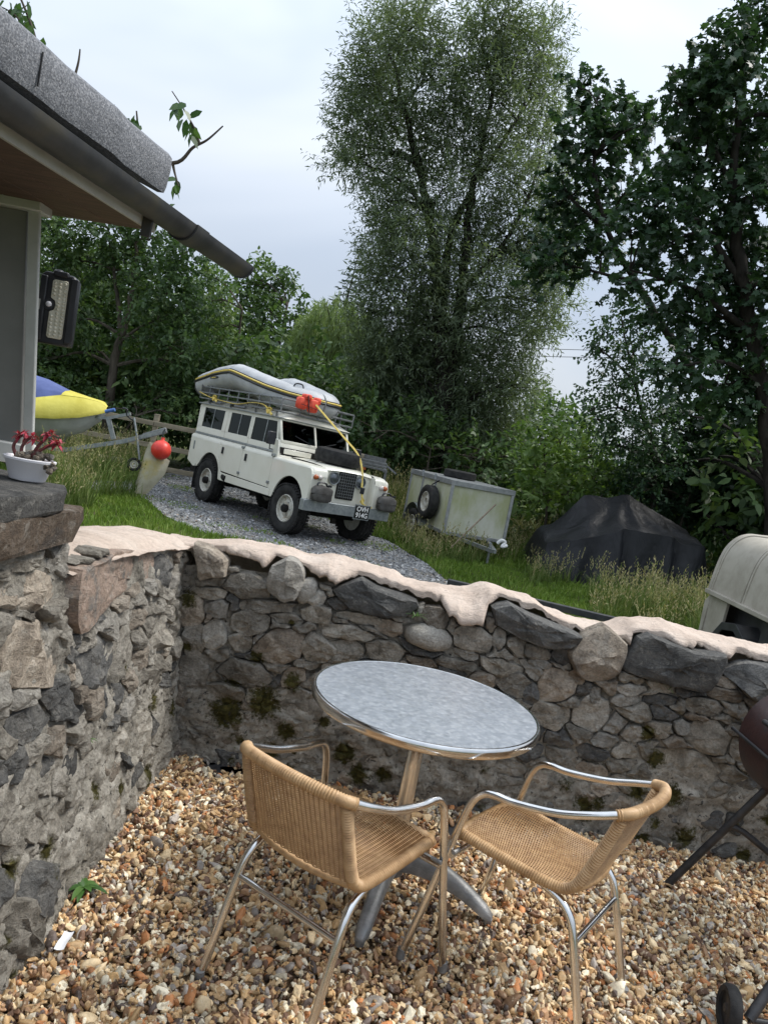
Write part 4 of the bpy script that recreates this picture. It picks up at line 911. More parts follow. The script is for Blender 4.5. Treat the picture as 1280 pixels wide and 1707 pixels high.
# ================================================================ old off-road car with its load
def _paint():
    t = NT('cream_white_car_paint'); p = t.pos(True)
    col = t.ramp(t.noise(3, 5, .6, p), [(.3, (.66, .64, .54)), (.7, (.73, .71, .62))])
    d = t.ramp(t.noise(16, 6, .75, p), [(.62, 0.), (.74, .35)]); col = t.mix(d, col, (.33, .29, .20))
    return t.fin(t.bsdf(col, .32, 0, t.bump(t.noise(2.5, 3, .5, p), .06, .03), .5, .25))
M_paint = _paint()
M_galv = vary('galvanised_steel', (.24, .26, .27), (.38, .40, .40), 14, .48, .75, .25, 60, .003, obj=True)
M_rack = vary('grey_rack_tube', (.16, .17, .175), (.26, .27, .27), 14, .5, .5, .2, 60, .003, obj=True)
def _glass():
    t = NT('tinted_car_glass'); g = t.n('ShaderNodeBsdfGlossy'); g.inputs['Roughness'].default_value = .03; g.inputs['Color'].default_value = (.42, .47, .46, 1)
    tr = t.n('ShaderNodeBsdfTransparent'); tr.inputs['Color'].default_value = (.10, .125, .125, 1)
    fr = t.n('ShaderNodeFresnel'); fr.inputs['IOR'].default_value = 1.5; m_ = t.n('ShaderNodeMixShader'); t.l(fr.outputs[0], m_.inputs['Fac']); t.l(tr.outputs[0], m_.inputs[1]); t.l(g.outputs[0], m_.inputs[2])
    return t.fin(m_.outputs[0])
M_glass = _glass()
M_tyre = vary('tyre_rubber', (.014, .014, .014), (.035, .034, .032), 12, .8, 0, .4, 60, .005, .25, obj=True)
M_rim = vary('pale_steel_rim', (.40, .39, .34), (.55, .54, .48), 16, .5, .1, .3, 60, .003, obj=True, c3=(.30, .24, .17))
M_dark = vary('dark_underbody', (.008, .008, .008), (.022, .02, .018), 8, .8, 0, .5, 30, .01, .2)
M_int = vary('grey_vinyl_interior', (.05, .055, .06), (.11, .11, .11), 8, .7)
M_amber = (lambda t: t.fin(t.bsdf((.42, .10, .025), .2, 0, None, .5, .3)))(NT('amber_lens'))
M_clear = (lambda t: t.fin(t.bsdf((.62, .56, .52), .15, .2, None, .5, .3)))(NT('clear_lens'))
M_lampg = (lambda t: t.fin(t.bsdf((.10, .11, .12), .10, .5, None, .5, .4)))(NT('headlamp_glass'))
M_white = (lambda t: t.fin(t.bsdf((.80, .80, .78), .5)))(NT('white_lettering'))
M_plate = (lambda t: t.fin(t.bsdf((.012, .012, .012), .35)))(NT('black_plate'))
CAR_M = Matrix(((.64475883, .76416596, .01834251, -.9606), (-.76437868, .64446146, .01986593, 12.3845), (.00335982, -.02682936, .99963438, -.112), (0, 0, 0, 1)))
car = empty('off_road_car', label='cream white vintage long off-road estate car with roof rack parked on the slate track', cat='car'); car.matrix_world = CAR_M
YB = .758; ZS = 1.10; ZW = 1.185
def arch(cx, rx, rz, cz, a0, a1, n=12): return [(cx+rx*math.cos(R_(a)), cz+rz*math.sin(R_(a))) for a in np.linspace(a0, a1, n)]
def mir(f):
    for s_ in (-1, 1): f(s_)
def panel(poly, s_, name, mat=M_paint, t=.03, proud=0.0, bev=.006, parent=car):
    return MB().prism(poly, s_*(YB+proud), s_*(YB-t), 'y').build(name, mat, parent, None, bev)
def body_side(s_):
    rq = [(-3.67, ZS), (-3.67, .66), (-3.40, .565), (-3.24, .585)]+arch(-2.77, .46, .50, .40, 158, 22, 14)[1:-1]+[(-2.33, .48), (-2.28, .47), (-2.28, .62), (-2.46, .86), (-2.46, ZS)]
    panel(rq, s_, 'rear_quarter')
    panel([(-2.452, ZS), (-2.452, .87), (-2.27, .635), (-1.635, .625), (-1.635, ZS)], s_, 'rear_door')
    fd = panel([(-1.625, ZS), (-1.625, .625), (-.635, .615), (-.635, ZS)], s_, 'front_door')
    panel([(-2.275, .612), (-2.275, .47), (-.54, .49), (-.54, .603)], s_, 'sill')
    wing = [(-.625, ZS), (-.625, .612), (-.53, .60), (-.53, .49), (-.46, .49)]+arch(0, .46, .50, .40, 162, 20, 14)[1:]+[(.44, .60), (.50, .60), (.545, .66), (.56, .98), (.53, 1.07), (.49, ZS)]
    panel(wing, s_, 'front_wing')
    # rounded shoulder
    def shoulder(x0, x1, name, zt=ZW, yin=.10):
        rows = []
        for k in range(7):
            a = R_(90*k/6); y = YB-.085+.085*math.cos(a); z = ZS+(zt-ZS)*math.sin(a)
            rows.append([(x0, s_*y, z), (x1, s_*y, z)])
        rows.append([(x0, s_*(YB-.16), zt+.002), (x1, s_*(YB-.16), zt+.002)])
        m = MB().grid(rows); 
        for e_ in (0, 1): m.add([r[e_] for r in rows]+[(rows[0][e_][0], s_*(YB-.16), ZS)], [tuple(range(9))])
        m.build(name, M_paint, car, 60)
    shoulder(-3.67, -2.46, 'waist_shoulder'); shoulder(-2.452, -1.635, 'waist_shoulder'); shoulder(-1.625, -.635, 'waist_shoulder')
    # wing top, nose rounded
    rows = []
    for x, dz, dy in ((-.625, 0, 0), (0, 0, 0), (.38, -.004, 0), (.47, -.016, .004), (.52, -.04, .012), (.553, -.085, .025)):
        r = []
        for k in range(7):
            a = R_(90*k/6); r.append((x, s_*(YB-.09+(.09-dy)*math.cos(a)), ZS-.01+(ZW-.025-ZS+dz*0)*math.sin(a)+dz))
        r += [(x, s_*.55, ZW-.03+dz), (x, s_*.47, ZW-.03+dz)]; rows.append(r)
    rows.append([(.558, s_*(YB-.02), 1.0)]*1+[(.562, s_*y, z) for y, z in ((.735, 1.0), (.71, 1.0), (.68, 1.0), (.65, 1.0), (.62, 1.0), (.58, 1.0), (.52, 1.0), (.47, 1.0))])
    MB().grid(rows).build('wing_top', M_paint, car, 70)
    MB().prism([(s_*.47, .60), (s_*.745, .60), (s_*.745, 1.03), (s_*.47, 1.03)], .535, .558, 'x').build('wing_front', M_paint, car, None, .01)
    MB().prism([(.35, .60), (.54, .60), (.54, 1.12), (.35, 1.12)], s_*.455, s_*.475, 'y').build('wing_inner', M_paint, car, None, .004)
    for y, mt, nm in ((.685, M_amber, 'indicator'), (.605, M_clear, 'sidelight')):
        Ml = Matrix.Translation((.558, s_*y, .985)) @ Matrix.Rotation(R_(90), 4, 'Y')
        MB().lathe([(.040, .0), (.040, .010), (.036, .028), (.022, .040), (0, .044)], 18, Ml).build(nm, mt, car, 60)
    Mh = Matrix.Translation((.425, s_*.262, 1.005)) @ Matrix.Rotation(R_(90), 4, 'Y')
    hl = MB().lathe([(.098, .0), (.105, .02), (.098, .035), (.088, .032), (.088, .0)], 28, Mh, True).build('headlight', M_galv, car, 50)
    MB().lathe([(.089, .015), (.075, .03), (.04, .042), (0, .046)], 24, Mh).build('lens', M_lampg, hl, 70)
    # cabin side
    y0 = .705; y1 = .680
    def up(poly, name, mat, t=.025, off=0.0, bev=.004, parent=car):
        V = []
        for d in (off, -t+off):
            for x, z in poly: V.append((x, s_*(y0+(y1-y0)*(z-ZW)/(1.76-ZW)+d), z))
        n = len(poly); F = [tuple(range(n-1, -1, -1)), tuple(range(n, 2*n))]+[(i, (i+1) % n, n+(i+1) % n, n+i) for i in range(n)]
        return MB().add(V, F).build(name, mat, parent, None, bev)
    up([(-3.655, ZW), (-.70, ZW), (-.70, ZW+.035), (-3.655, ZW+.035)], 'waist_rail', M_galv, .03, .006)
    wz0, wz1 = 1.335, 1.695
    up([(-3.65, ZW+.035), (-2.515, ZW+.035), (-2.515, wz0), (-3.65, wz0)], 'side_lower', M_paint)
    up([(-2.505, ZW+.035), (-1.635, ZW+.035), (-1.635, wz0), (-2.505, wz0)], 'door_top_lower', M_paint)
    up([(-1.625, ZW+.035), (-.66, ZW+.035), (-.68, wz0-.02), (-1.625, wz0-.02)], 'door_top_lower', M_paint)
    for a, b, nm in ((-3.65, -3.47, 'rear_pillar'), (-2.66, -2.515, 'centre_pillar'), (-2.505, -2.41, 'door_frame'), (-1.69, -1.635, 'door_frame'), (-1.625, -1.565, 'door_frame')):
        up([(a, wz0-.02), (b, wz0-.02), (b, wz1), (a, wz1)], nm, M_paint)
    up([(-.70, wz0-.03), (-.655, wz0-.03), (-.765, wz1), (-.83, wz1)], 'door_frame', M_paint)
    up([(-3.65, wz1), (-.78, wz1), (-.80, 1.757), (-3.65, 1.757)], 'cant_rail', M_paint)
    for a, b, c_, d_ in ((-3.47, -2.66, wz0, wz1), (-2.41, -1.69, wz0, wz1), (-1.565, -.70, wz0-.02, wz1)):
        g = up([(a, c_), (b, c_), (b-(.12 if b > -1 else 0), d_), (a, d_)], 'side_window', M_glass, .006, -.012, 0)
        xm = (a+b)/2; up([(xm-.012, c_), (xm+.012, c_), (xm+.012, d_), (xm-.012, d_)], 'sliding_bar', M_galv, .012, -.004, 0, g)
    # handles, hinges
    for x, z in ((-2.32, 1.0), (-1.47, .99)):
        MB().box((x-.015, s_*YB-(.03 if s_ < 0 else -.0), z-.06), (x+.02, s_*YB+(.03 if s_ > 0 else .0), z+.06)).build('door_handle', M_blackp, car, None, .005)
    for x, z in ((-1.63, .70), (-1.63, 1.145), (-.63, .70), (-.63, 1.15)):
        MB().box((x-.035, s_*YB-.018, z-.022), (x+.035, s_*YB+.018, z+.022)).build('hinge', M_galv, car, None, .004)
    MB().box((-3.52, s_*YB-.004, .88), (-3.46, s_*YB+.004, 1.04)).build('air_vent', M_galv, car, None, .006)
    MB().box((-3.30, s_*.50, .17), (-3.28, s_*.76, .62)).build('mud_flap', M_rub, car, None, .003)
    MB().box((-.50, s_*.52, .18), (-.485, s_*.745, .60)).build('mud_flap', M_rub, car, None, .003)
    # mirror
    MB().tube([(-.72, s_*.74, 1.235), (-.62, s_*.86, 1.24), (-.60, s_*.88, 1.34)], .009, 8).build('mirror_arm', M_blackp, car, 60)
    MB().prism([(s_*.80, 1.31), (s_*.945, 1.31), (s_*.95, 1.33), (s_*.95, 1.50), (s_*.93, 1.52), (s_*.80, 1.52)], -.63, -.57, 'x').build('mirror', M_blackp, car, None, .015)
mir(body_side)
# roof: domed
def roof():
    rows = []
    for x, k, dz in ((-3.70, .0, 0), (-3.68, .6, .0), (-3.55, .95, 0), (-2.6, 1, 0), (-1.5, 1, 0), (-.86, .95, 0), (-.74, .55, 0), (-.715, .0, 0)):
        rows.append([(x, .705*t, 1.765+k*(.175*(1-abs(t)**3.2))) for t in np.linspace(-1, 1, 21)])
    m = MB().grid(rows); r = m.build('roof', M_paint, car, 60)
    for s_ in (-1, 1):
        MB().bar((-3.70, s_*.707, 1.762), (-.72, s_*.707, 1.762), .035, .022).build('rain_gutter', M_galv, r, None, .003)
        for a, b in ((-2.55, -1.95), (-3.45, -2.85)):
            MB().prism([(a+.06, 1.80), (b-.06, 1.80), (b, 1.82), (b-.03, 1.885), (a+.03, 1.885), (a, 1.82)], s_*.675, s_*.692, 'y').build('alpine_window', M_lampg, r, None, .01)
    MB().bar((-.735, -.70, 1.762), (-.735, .70, 1.762), .03, .02).build('front_gutter', M_galv, r, None, .003)
roof()
# back, floor, interior
MB().box((-3.66, -.70, .62), (-3.62, .70, 1.74)).build('tailgate', M_paint, car, None, .01)
MB().box((-3.60, -.70, .46), (-.60, .70, .60)).build('underbody', M_dark, car); MB().box((-3.70, -.40, .40), (.35, -.32, .56)).build('chassis_rail', M_dark, car); MB().box((-3.70, .32, .40), (.35, .40, .56)).build('chassis_rail', M_dark, car)
MB().box((-.60, -.70, .50), (-.55, .70, 1.30)).build('bulkhead', M_dark, car); MB().box((-.52, -.44, .45), (.40, .44, 1.05)).build('engine_bay', M_dark, car)
for s_ in (-1, 1):
    MB().box((-3.25, s_*.45, .60), (-2.25, s_*.72, .97)).build('wheel_box', M_dark, car)
for y in (-.42, 0, .42): 
    st = MB().box((-1.62, y-.19, .95), (-1.20, y+.19, 1.08)).build('seat_cushion', M_int, car, None, .03); MB().box((-1.66, y-.19, 1.05), (-1.56, y+.19, 1.42)).build('seat_back', M_int, car, None, .03)
MB().box((-2.55, -.6, .95), (-2.45, .6, 1.40)).build('seat_back', M_int, car, None, .03)
MB().lathe([(.195, -.012), (.205, 0), (.195, .012), (.185, 0)], 24, Matrix.Translation((-.95, -.36, 1.38)) @ Matrix.Rotation(R_(55), 4, 'Y'), True).build('steering_wheel', M_blackp, car, 60)
MB().box((-.80, -.66, 1.20), (-.66, .66, 1.36)).build('dashboard', M_int, car, None, .02)
for s_ in (-1, 1):
    MB().prism([(-.70, 1.10), (-.55, 1.10), (-.55, 1.20), (-.60, 1.40), (-.68, 1.42), (-.70, 1.40)], s_*.665, s_*.735, 'y').build('bulkhead_pillar', M_paint, car, None, .008)
    MB().box((-.63, min(s_*.45, s_*.70), 1.08), (-.54, max(s_*.45, s_*.70), 1.172)).build('scuttle_corner', M_paint, car, None, .01)
# bulkhead vents + windscreen
MB().prism([(-.60, 1.16), (-.56, 1.17), (-.565, 1.30), (-.60, 1.385), (-.66, 1.385)], -.70, .70, 'y').build('scuttle', M_paint, car, None, .008)
for s_ in (-1, 1): MB().box((-.566, s_*.36-.27, 1.20), (-.545, s_*.36+.27, 1.285)).build('vent_flap', M_paint, car, None, .008)
w0 = Vector((-.605, 0, 1.395)); w1 = Vector((-.765, 0, 1.745)); wn = Vector((1, 0, .46)).normalized()
for nm, a, b, th in (('screen_bottom_frame', (w0, -.69), (w0, .69), .045), ('screen_top_frame', (w1, -.68), (w1, .68), .04)):
    MB().bar(a[0]+Vector((0, a[1], 0)), b[0]+Vector((0, b[1], 0)), .035, th).build(nm, M_paint, car, None, .005)
for y in (-.675, 0, .675): MB().bar(w0+Vector((0, y, 0)), w1+Vector((0, y, 0)), .04 if y else .03, .04, (1, 0, 0)).build('screen_pillar', M_paint, car, None, .005)
for s_ in (-1, 1):
    g = MB().add([w0+Vector((0, s_*.02, .02)), w0+Vector((0, s_*.655, .02)), w1+Vector((0, s_*.655, -.015)), w1+Vector((0, s_*.02, -.015))], [(0, 1, 2, 3)]); g.build('windscreen', M_glass, car)
    MB().bar(w0+Vector((.03, s_*.1, .03)), w0.lerp(w1, .35)+Vector((.03, s_*.42, 0)), .012, .012).build('wiper', M_blackp, car)
# papers left on the dashboard behind the screen
MB().bar((-.70, .02, 1.43), (-.74, .02, 1.53), .01, .22, (0, 1, 0)).build('dash_papers', M_white, car)
# bonnet, grille panel
rows = []
for x, z in ((-.555, 1.195), (-.3, 1.205), (.1, 1.20), (.36, 1.185), (.43, 1.165), (.455, 1.13)):
    rows.append([(x, y, z-.03*(abs(y)/.47)**3) for y in np.linspace(-.47, .47, 11)])
bon = MB().grid(rows).build('bonnet', M_paint, car, 60)
MB().prism([(-.47, .62), (.47, .62), (.47, 1.13), (-.47, 1.13)], .40, .425, 'x').build('grille_panel', M_paint, car, None, .006)
gr = MB().prism([(-.165, .70), (.165, .70), (.175, .74), (.175, 1.10), (.155, 1.135), (-.155, 1.135), (-.175, 1.10), (-.175, .74)], .425, .45, 'x').build('grille', M_dark, car, None, .01)
m = MB()
for i in range(9): m.bar((.455, -.16, .74+i*.045), (.455, .16, .74+i*.045), .006, .006)
for i in range(8): m.bar((.458, -.155+i*.0443, .72), (.458, -.155+i*.0443, 1.12), .005, .005)
m.build('grille_mesh', M_rack, gr)
# bumper, plate
MB().prism([(-.842, .466), (.842, .466), (.842, .636), (-.842, .636)], .50, .615, 'x').build('bumper', M_galv, car, None, .008)
pl = MB().box((.616, .13, .452), (.622, .42, .662)).build('number_plate', M_plate, car, None, .002)
MB().box((.6155, .116, .438), (.618, .434, .676)).build('plate_surround', M_galv, pl)
def text(s, size, M, name, mat, parent):
    cu = bpy.data.curves.new(name, 'FONT'); cu.body = s; cu.size = size; cu.align_x = 'CENTER'; cu.extrude = .002; cu.offset = .0012
    ob = bpy.data.objects.new(name, cu); COL.objects.link(ob); bpy.context.view_layer.update()
    me = bpy.data.meshes.new_from_object(ob.evaluated_get(bpy.context.evaluated_depsgraph_get())); bpy.data.objects.remove(ob)
    me.transform(M); o = link(name, me, mat, parent); return o
Mt = lambda z: Matrix.Translation((.6245, .275, z)) @ Matrix.Rotation(R_(90), 4, 'Z') @ Matrix.Rotation(R_(90), 4, 'X')
text('OVH', .108, Mt(.572), 'lettering', M_white, pl); text('914G', .108, Mt(.474), 'lettering', M_white, pl)
# wheels
def wheel(cx, cy, s_, steer=0, flat=False):
    M = Matrix.Translation((cx, cy, .39)) @ Matrix.Rotation(R_(steer), 4, 'Z') @ Matrix.Rotation(R_(90)*(-s_), 4, 'X')
    w = empty('wheel', (0, 0, 0)); w.parent = car
    t = MB().lathe([(.215, -.085), (.25, -.105), (.32, -.118), (.365, -.110), (.382, -.095), (.384, 0), (.382, .095), (.365, .110), (.32, .118), (.25, .105), (.215, .085)], 48, M, True)
    t.build('tyre', M_tyre, w, 50)
    b = MB()
    for i in range(44):
        a = 2*math.pi*i/44
        for k, (z, dz) in enumerate(((-.10, .042), (-.036, .03), (.036, .03), (.10, .042))):
            aa = a+(.07 if k % 2 else 0)+(.03 if k > 1 else 0); q = Matrix.Rotation(aa, 4, 'Z') @ Matrix.Translation((.388, 0, z))
            b.add([q @ Vector(v) for v in [(-.012, -.019, -dz/2), (.009, -.016, -dz/2), (.009, .016, -dz/2), (-.012, .019, -dz/2), (-.012, -.019, dz/2), (.009, -.016, dz/2), (.009, .016, dz/2), (-.012, .019, dz/2)]], [(0, 3, 2, 1), (4, 5, 6, 7), (0, 1, 5, 4), (1, 2, 6, 5), (2, 3, 7, 6), (3, 0, 4, 7)])
    b.xf(M).build('tread_blocks', M_tyre, w)
    MB().lathe([(.222, -.08), (.222, .085), (.208, .10), (.198, .092), (.19, .05), (.15, .035), (.135, .055), (.085, .06), (.085, .06), (.06, .06), (0, .06)], 32, M).build('rim', M_rim, w, 40)
    MB().lathe([(.062, .05), (.062, .12), (.05, .135), (.03, .14), (0, .14)], 20, M).build('hub', M_dark, w, 40)
    for i in range(5):
        a = 2*math.pi*i/5; MB().lathe([(.011, .055), (.011, .075), (0, .077)], 6, M @ Matrix.Translation((.105*math.cos(a), .105*math.sin(a), 0))).build('wheel_nut', M_galv, w)
for cx, st in ((0, 3), (-2.77, 0)):
    for s_ in (-1, 1): wheel(cx, s_*.665, s_, st)
MB().tube([(-2.77, -.6, .39), (-2.77, .6, .39)], .06, 10).build('axle', M_dark, car, 60); MB().tube([(0, -.6, .39), (0, .6, .39)], .06, 10).build('axle', M_dark, car, 60)
MB().tube([(-2.2, -.70, .55), (-2.05, -.72, .52)], .07, 14).build('filler_pipe', M_dark, car, 50)
MB().tube([(-3.3, -.45, .42), (-2.0, -.3, .42), (-.8, -.2, .45)], .05, 10).build('exhaust', M_dark, car, 60)
# spare wheel flat on the bonnet
Ms = Matrix.Translation((.02, .04, 1.325)) @ Matrix.Rotation(R_(2), 4, 'Y')
MB().lathe([(0, -.115), (.30, -.115), (.365, -.09), (.38, -.04), (.38, .05), (.36, .10), (.30, .118), (.10, .112), (0, .11)], 40, Ms).build('spare_wheel_cover', M_rub, car, 40)
# roof rack
def rack():
    x0, x1, y, z0, z1, z2 = -3.68, -.72, .73, 1.86, 1.965, 2.075
    r = empty('roof_rack', (0, 0, 0)); r.parent = car
    def bar(a, b, w=.026, nm='rack_bar'): return MB().bar(a, b, w, w).build(nm, M_rack, r, None, .004)
    for z in (z0, z1, z2):
        for s_ in (-1, 1):
            if not (z == z2 and s_ == 9): bar((x0, s_*y, z), (x1, s_*y, z))
        bar((x1, -y, z), (x1, y, z)); 
        if z != z1: bar((x0, -y, z), (x0, y, z))
    for s_ in (-1, 1):
        for x in np.linspace(x0, x1, 9): bar((x, s_*y, z0), (x, s_*y, z2), .022)
        for x in (-3.3, -2.45, -1.55, -.85): MB().bar((x, s_*.72, z0), (x, s_*.705, 1.77), .03, .02, (1, 0, 0)).build('rack_foot', M_rack, r)
    for yy in (-.36, 0, .36): bar((x1, yy, z0), (x1, yy, z2), .022)
    for x in np.linspace(x0+.15, x1-.15, 14): bar((x, -y, z0-.002), (x, y, z0-.002), .02, 'rack_slat')
rack()
# ---------------------------------------------------------------- things carried by the car
def carthing(name, label, cat, group=None):
    o = empty(name, (0, 0, 0), 0, label, cat, group); o.matrix_world = CAR_M; return o
M_pvc = vary('grey_boat_fabric', (.37, .38, .39), (.48, .49, .495), 4, .5, 0, .3, 9, .02, .35, obj=True)
M_pvcd = vary('dark_grey_fabric', (.07, .072, .078), (.14, .14, .145), 5, .6, 0, .5, 12, .02, obj=True)
M_yel = vary('yellow_webbing', (.62, .45, .08), (.72, .56, .16), 20, .6, 0, .3, 90, .002, obj=True)
M_red = vary('orange_red_fabric', (.62, .05, .025), (.78, .10, .05), 10, .55, 0, .5, 16, .01, obj=True)
def dinghy():
    o = carthing('inflatable_dinghy', 'grey inflatable dinghy with yellow rubbing strip tied on the roof rack', 'dinghy')
    for s_ in (-1, 1):
        path = catmull([(-4.08, s_*.52, 2.07), (-3.85, s_*.56, 2.13), (-3.2, s_*.57, 2.28), (-2.75, s_*.57, 2.345), (-2.5, s_*.57, 2.35), (-1.9, s_*.56, 2.26), (-1.35, s_*.50, 2.17), (-.98, s_*.34, 2.12), (-.80, s_*.15, 2.11), (-.77, 0, 2.11)], 8)
        n = len(path); rs = [.218*min(1, .35+ (i/n)*7)*(1 if i < n*.7 else 1-.12*(i/n-.7)/.3)*(1+.015*math.sin(i*.9)) for i in range(n)]
        tb = MB().tube(path, rs, 22).build('side_tube', M_pvc, o, 70)
        for off, mt, nm, rr in ((.0, M_yel, 'rubbing_strip', .024), (-.05, M_blackp, 'strip_edge', .026), (.04, M_blackp, 'strip_edge', .010)):
            q = []
            for i, (p, r_) in enumerate(zip(path, rs)):
                t = (path[min(i+1, n-1)]-path[max(i-1, 0)]).normalized(); out = Vector((t.y, -t.x, 0))*(-s_ if t.x > 0 else s_)
                if out.y*s_ < 0 and i < n-6: out = -out
                if i >= n-6: out = Vector((max(out.x, .2), out.y if out.y*s_ > 0 else -out.y, 0))
                out.normalize(); a = .30+off*3.6; q.append(p+(out*math.cos(a)+Vector((0, 0, 1))*math.sin(a))*r_*1.0)
            MB().tube(q, rr, 8, flat=.8).build(nm, mt, tb, 60)
    # floor sheet (the boat lies hull up) and collapsed stern fabric
    rows = []
    for x, z in ((-4.02, 2.13), (-3.6, 2.25), (-3.0, 2.42), (-2.5, 2.45), (-1.8, 2.34), (-1.3, 2.25), (-1.0, 2.20)):
        w = .56 if x < -1.3 else .56-.3*(x+1.3)/.7*.6
        rows.append([(x, y*w, z+.05*(1-abs(y))+.012*fbm(x*4, y*4, 2, 2)) for y in np.linspace(-1, 1, 9)])
    MB().grid(rows).build('hull_fabric', M_pvc, o, 80)
    rows = []
    for i, x in enumerate(np.linspace(-4.02, -3.25, 10)):
        rows.append([(x+.04*fbm(k*.8, i*.5, 1, 2), -.72+.05*fbm(k*.9, i*.7, 4, 3)-.05*math.sin(k), 2.20+.02*i-k*.055-(.02*i if k > 2 else 0)+.04*fbm(k, i*.6, 8, 2)) for k in range(6)])
    MB().grid(rows).build('loose_fabric', M_pvcd, o, 80)
    MB().prism([(-3.30, 2.235), (-3.05, 2.25), (-2.98, 2.285), (-3.08, 2.295), (-3.24, 2.27)], -.800, -.765, 'y').build('maker_patch', M_blackp, o); MB().prism([(-3.24, 2.243), (-3.08, 2.258), (-3.04, 2.275), (-3.2, 2.262)], -.804, -.8005, 'y').build('maker_mark', M_yel, o)
    MB().tube(catmull([(-.98, -.42, 2.30), (-.96, -.40, 2.37), (-.88, -.32, 2.37), (-.86, -.30, 2.29)], 5), .012, 6).build('grab_handle', M_blackp, o, 60)
dinghy()
def bundle():
    o = carthing('buoyancy_aid', 'bright orange red buoyancy bag strapped to the dinghy bow', 'buoyancy aid')
    c = Vector((-.52, -.38, 2.08)); rnd = random.Random(5)
    for i, (dx, dy, dz, sx, sy, sz, nm) in enumerate([(.02, -.13, -.02, .06, .11, .10, 'float_panel'), (.05, .07, -.03, .06, .10, .11, 'float_panel'), (.03, -.06, .09, .06, .09, .05, 'float_panel'), (.05, .13, .06, .05, .07, .06, 'collar')]):
        m = MB(); rows = []
        for a in np.linspace(0, 2*math.pi, 15): 
            row = []
            for b in np.linspace(-1, 1, 9):
                k = (1-abs(b)**4)**.5*(1+.10*mnoise.noise(Vector((a, b*2, i))))
                row.append(c+Vector((dx+sx*k*(abs(math.cos(a))**.35)*(1 if math.cos(a) > 0 else -1), dy+sy*b, dz+sz*k*(abs(math.sin(a))**.35)*(1 if math.sin(a) > 0 else -1))))
            rows.append(row)
        m.grid(rows).build(nm, M_red, o, 60)
    for a, b in (((-.39, -.58, 2.04), (-.37, -.24, 2.0)), ((-.42, -.46, 2.20), (-.36, -.42, 1.90))): MB().bar(a, b, .03, .006).build('webbing', M_blackp, o)
bundle()
def strap():
    o = carthing('ratchet_strap', 'yellow ratchet strap running from dinghy bow down over bonnet to bumper', 'strap')
    MB().tube(catmull([(-.44, -.34, 2.12), (-.32, -.15, 1.95), (-.02, .10, 1.66), (.28, .22, 1.44), (.42, .26, 1.21), (.47, .27, 1.02), (.52, .29, .80), (.55, .31, .69)], 6), .018, 6, flat=.3, up0=(1, 0, 0)).build('webbing', M_yel, o, 60)
    MB().tube(catmull([(.52, .29, .80), (.54, .33, .74), (.50, .30, .72), (.56, .36, .66), (.58, .48, .645)], 5), .02, 6, flat=.35).build('loose_tail', M_yel, o, 60)
    MB().box((.49, .25, .84), (.53, .31, .94)).build('ratchet', M_blackp, o, None, .006)
    o = carthing('tie_strap', 'pale yellow strap tied along the side of the roof rack', 'strap')
    MB().tube(catmull([(-3.70, -.745, 1.96), (-3.3, -.748, 1.90), (-2.95, -.75, 1.875), (-2.2, -.75, 1.85), (-1.65, -.752, 1.92), (-1.25, -.75, 1.92), (-1.05, -.75, 1.84), (-.98, -.75, 1.80)], 6), .022, 6, flat=.35).build('webbing', M_yel, o, 60)
    for x, z in ((-3.0, 1.88), (-1.0, 1.83)):
        MB().tube(catmull([(x-.09, -.765, z+.02), (x, -.785, z-.04), (x+.05, -.77, z+.05), (x-.03, -.79, z+.03), (x+.10, -.77, z-.05)], 4), .022, 6, flat=.4).build('knot', M_yel, o, 60)
strap()
M_can = vary('weathered_canvas', (.055, .05, .045), (.10, .095, .088), 9, .75, 0, .6, 20, .012, .25, obj=True)
def canbag(y, s_, label):
    o = carthing('canvas_bag', label, 'bag', 'bags on the bumper ends'); m = MB(); rows = []
    for a in np.linspace(0, 2*math.pi, 21):
        row = []
        for b in np.linspace(-1, 1, 11):
            k = (1-abs(b)**5)**.4; c_, d_ = math.cos(a), math.sin(a); f = lambda v: (abs(v)**.45)*(1 if v > 0 else -1)
            q = Vector((.66+.085*k*f(c_), y+.185*b, .755+.125*k*f(d_)-(.02*abs(b) if d_ > 0 else 0)))
            q += Vector((.012, .006, .014))*fbm(a*1.2, b*2.2, y*3, 3); row.append(q)
        rows.append(row)
    m.grid(rows).build('bag_body', M_can, o, 60)
    MB().tube(catmull([(.64, y-.10, .875), (.64, y-.07, .915), (.64, y+.04, .92), (.64, y+.09, .87)], 4), .014, 6).build('carry_strap', M_blackp, o, 60)
    MB().lathe([(.0, 0), (.03, 0), (.03, .03), (0, .034)], 14, Matrix.Translation((.66, y+.12, .87))).build('cap', M_blackp, o, 40)
canbag(-.585, -1, 'weathered dark bag on bumper end below the indicator, nearer the jet ski')
canbag(.70, 1, 'weathered dark bag on bumper end next to the number plate, nearer the box trailer')
# ================================================================ trailers and clutter on the grass
GZ = -.12
M_ply = (lambda t: (lambda p: t.fin(t.bsdf(t.mix(t.ramp(t.noise(1.6, 6, .7, p, (1, 1, .5)), [(.38, 0.), (.62, .85)]), (.55, .55, .46), (.34, .36, .17)), .6, 0, t.bump(t.noise(30, 5, .6, p), .2, .004), .35)))(t.pos()))(NT('algae_stained_white_panel'))
M_angle = vary('dull_aluminium_angle', (.24, .25, .25), (.36, .37, .365), 10, .5, .5, .25, 50, .004)
def qpanel(p, u, v, n, w, h, t=.03):
    "board: corner p, run u (unit)*w, up v (unit)*h, thickness t along n"
    p, u, v, n = Vector(p), Vector(u), Vector(v), Vector(n)
    V = [p, p+u*w, p+u*w+v*h, p+v*h]; V += [q-n*t for q in V]
    return MB().add(V, [(0, 1, 2, 3), (7, 6, 5, 4), (0, 4, 5, 1), (1, 5, 6, 2), (2, 6, 7, 3), (3, 7, 4, 0)])
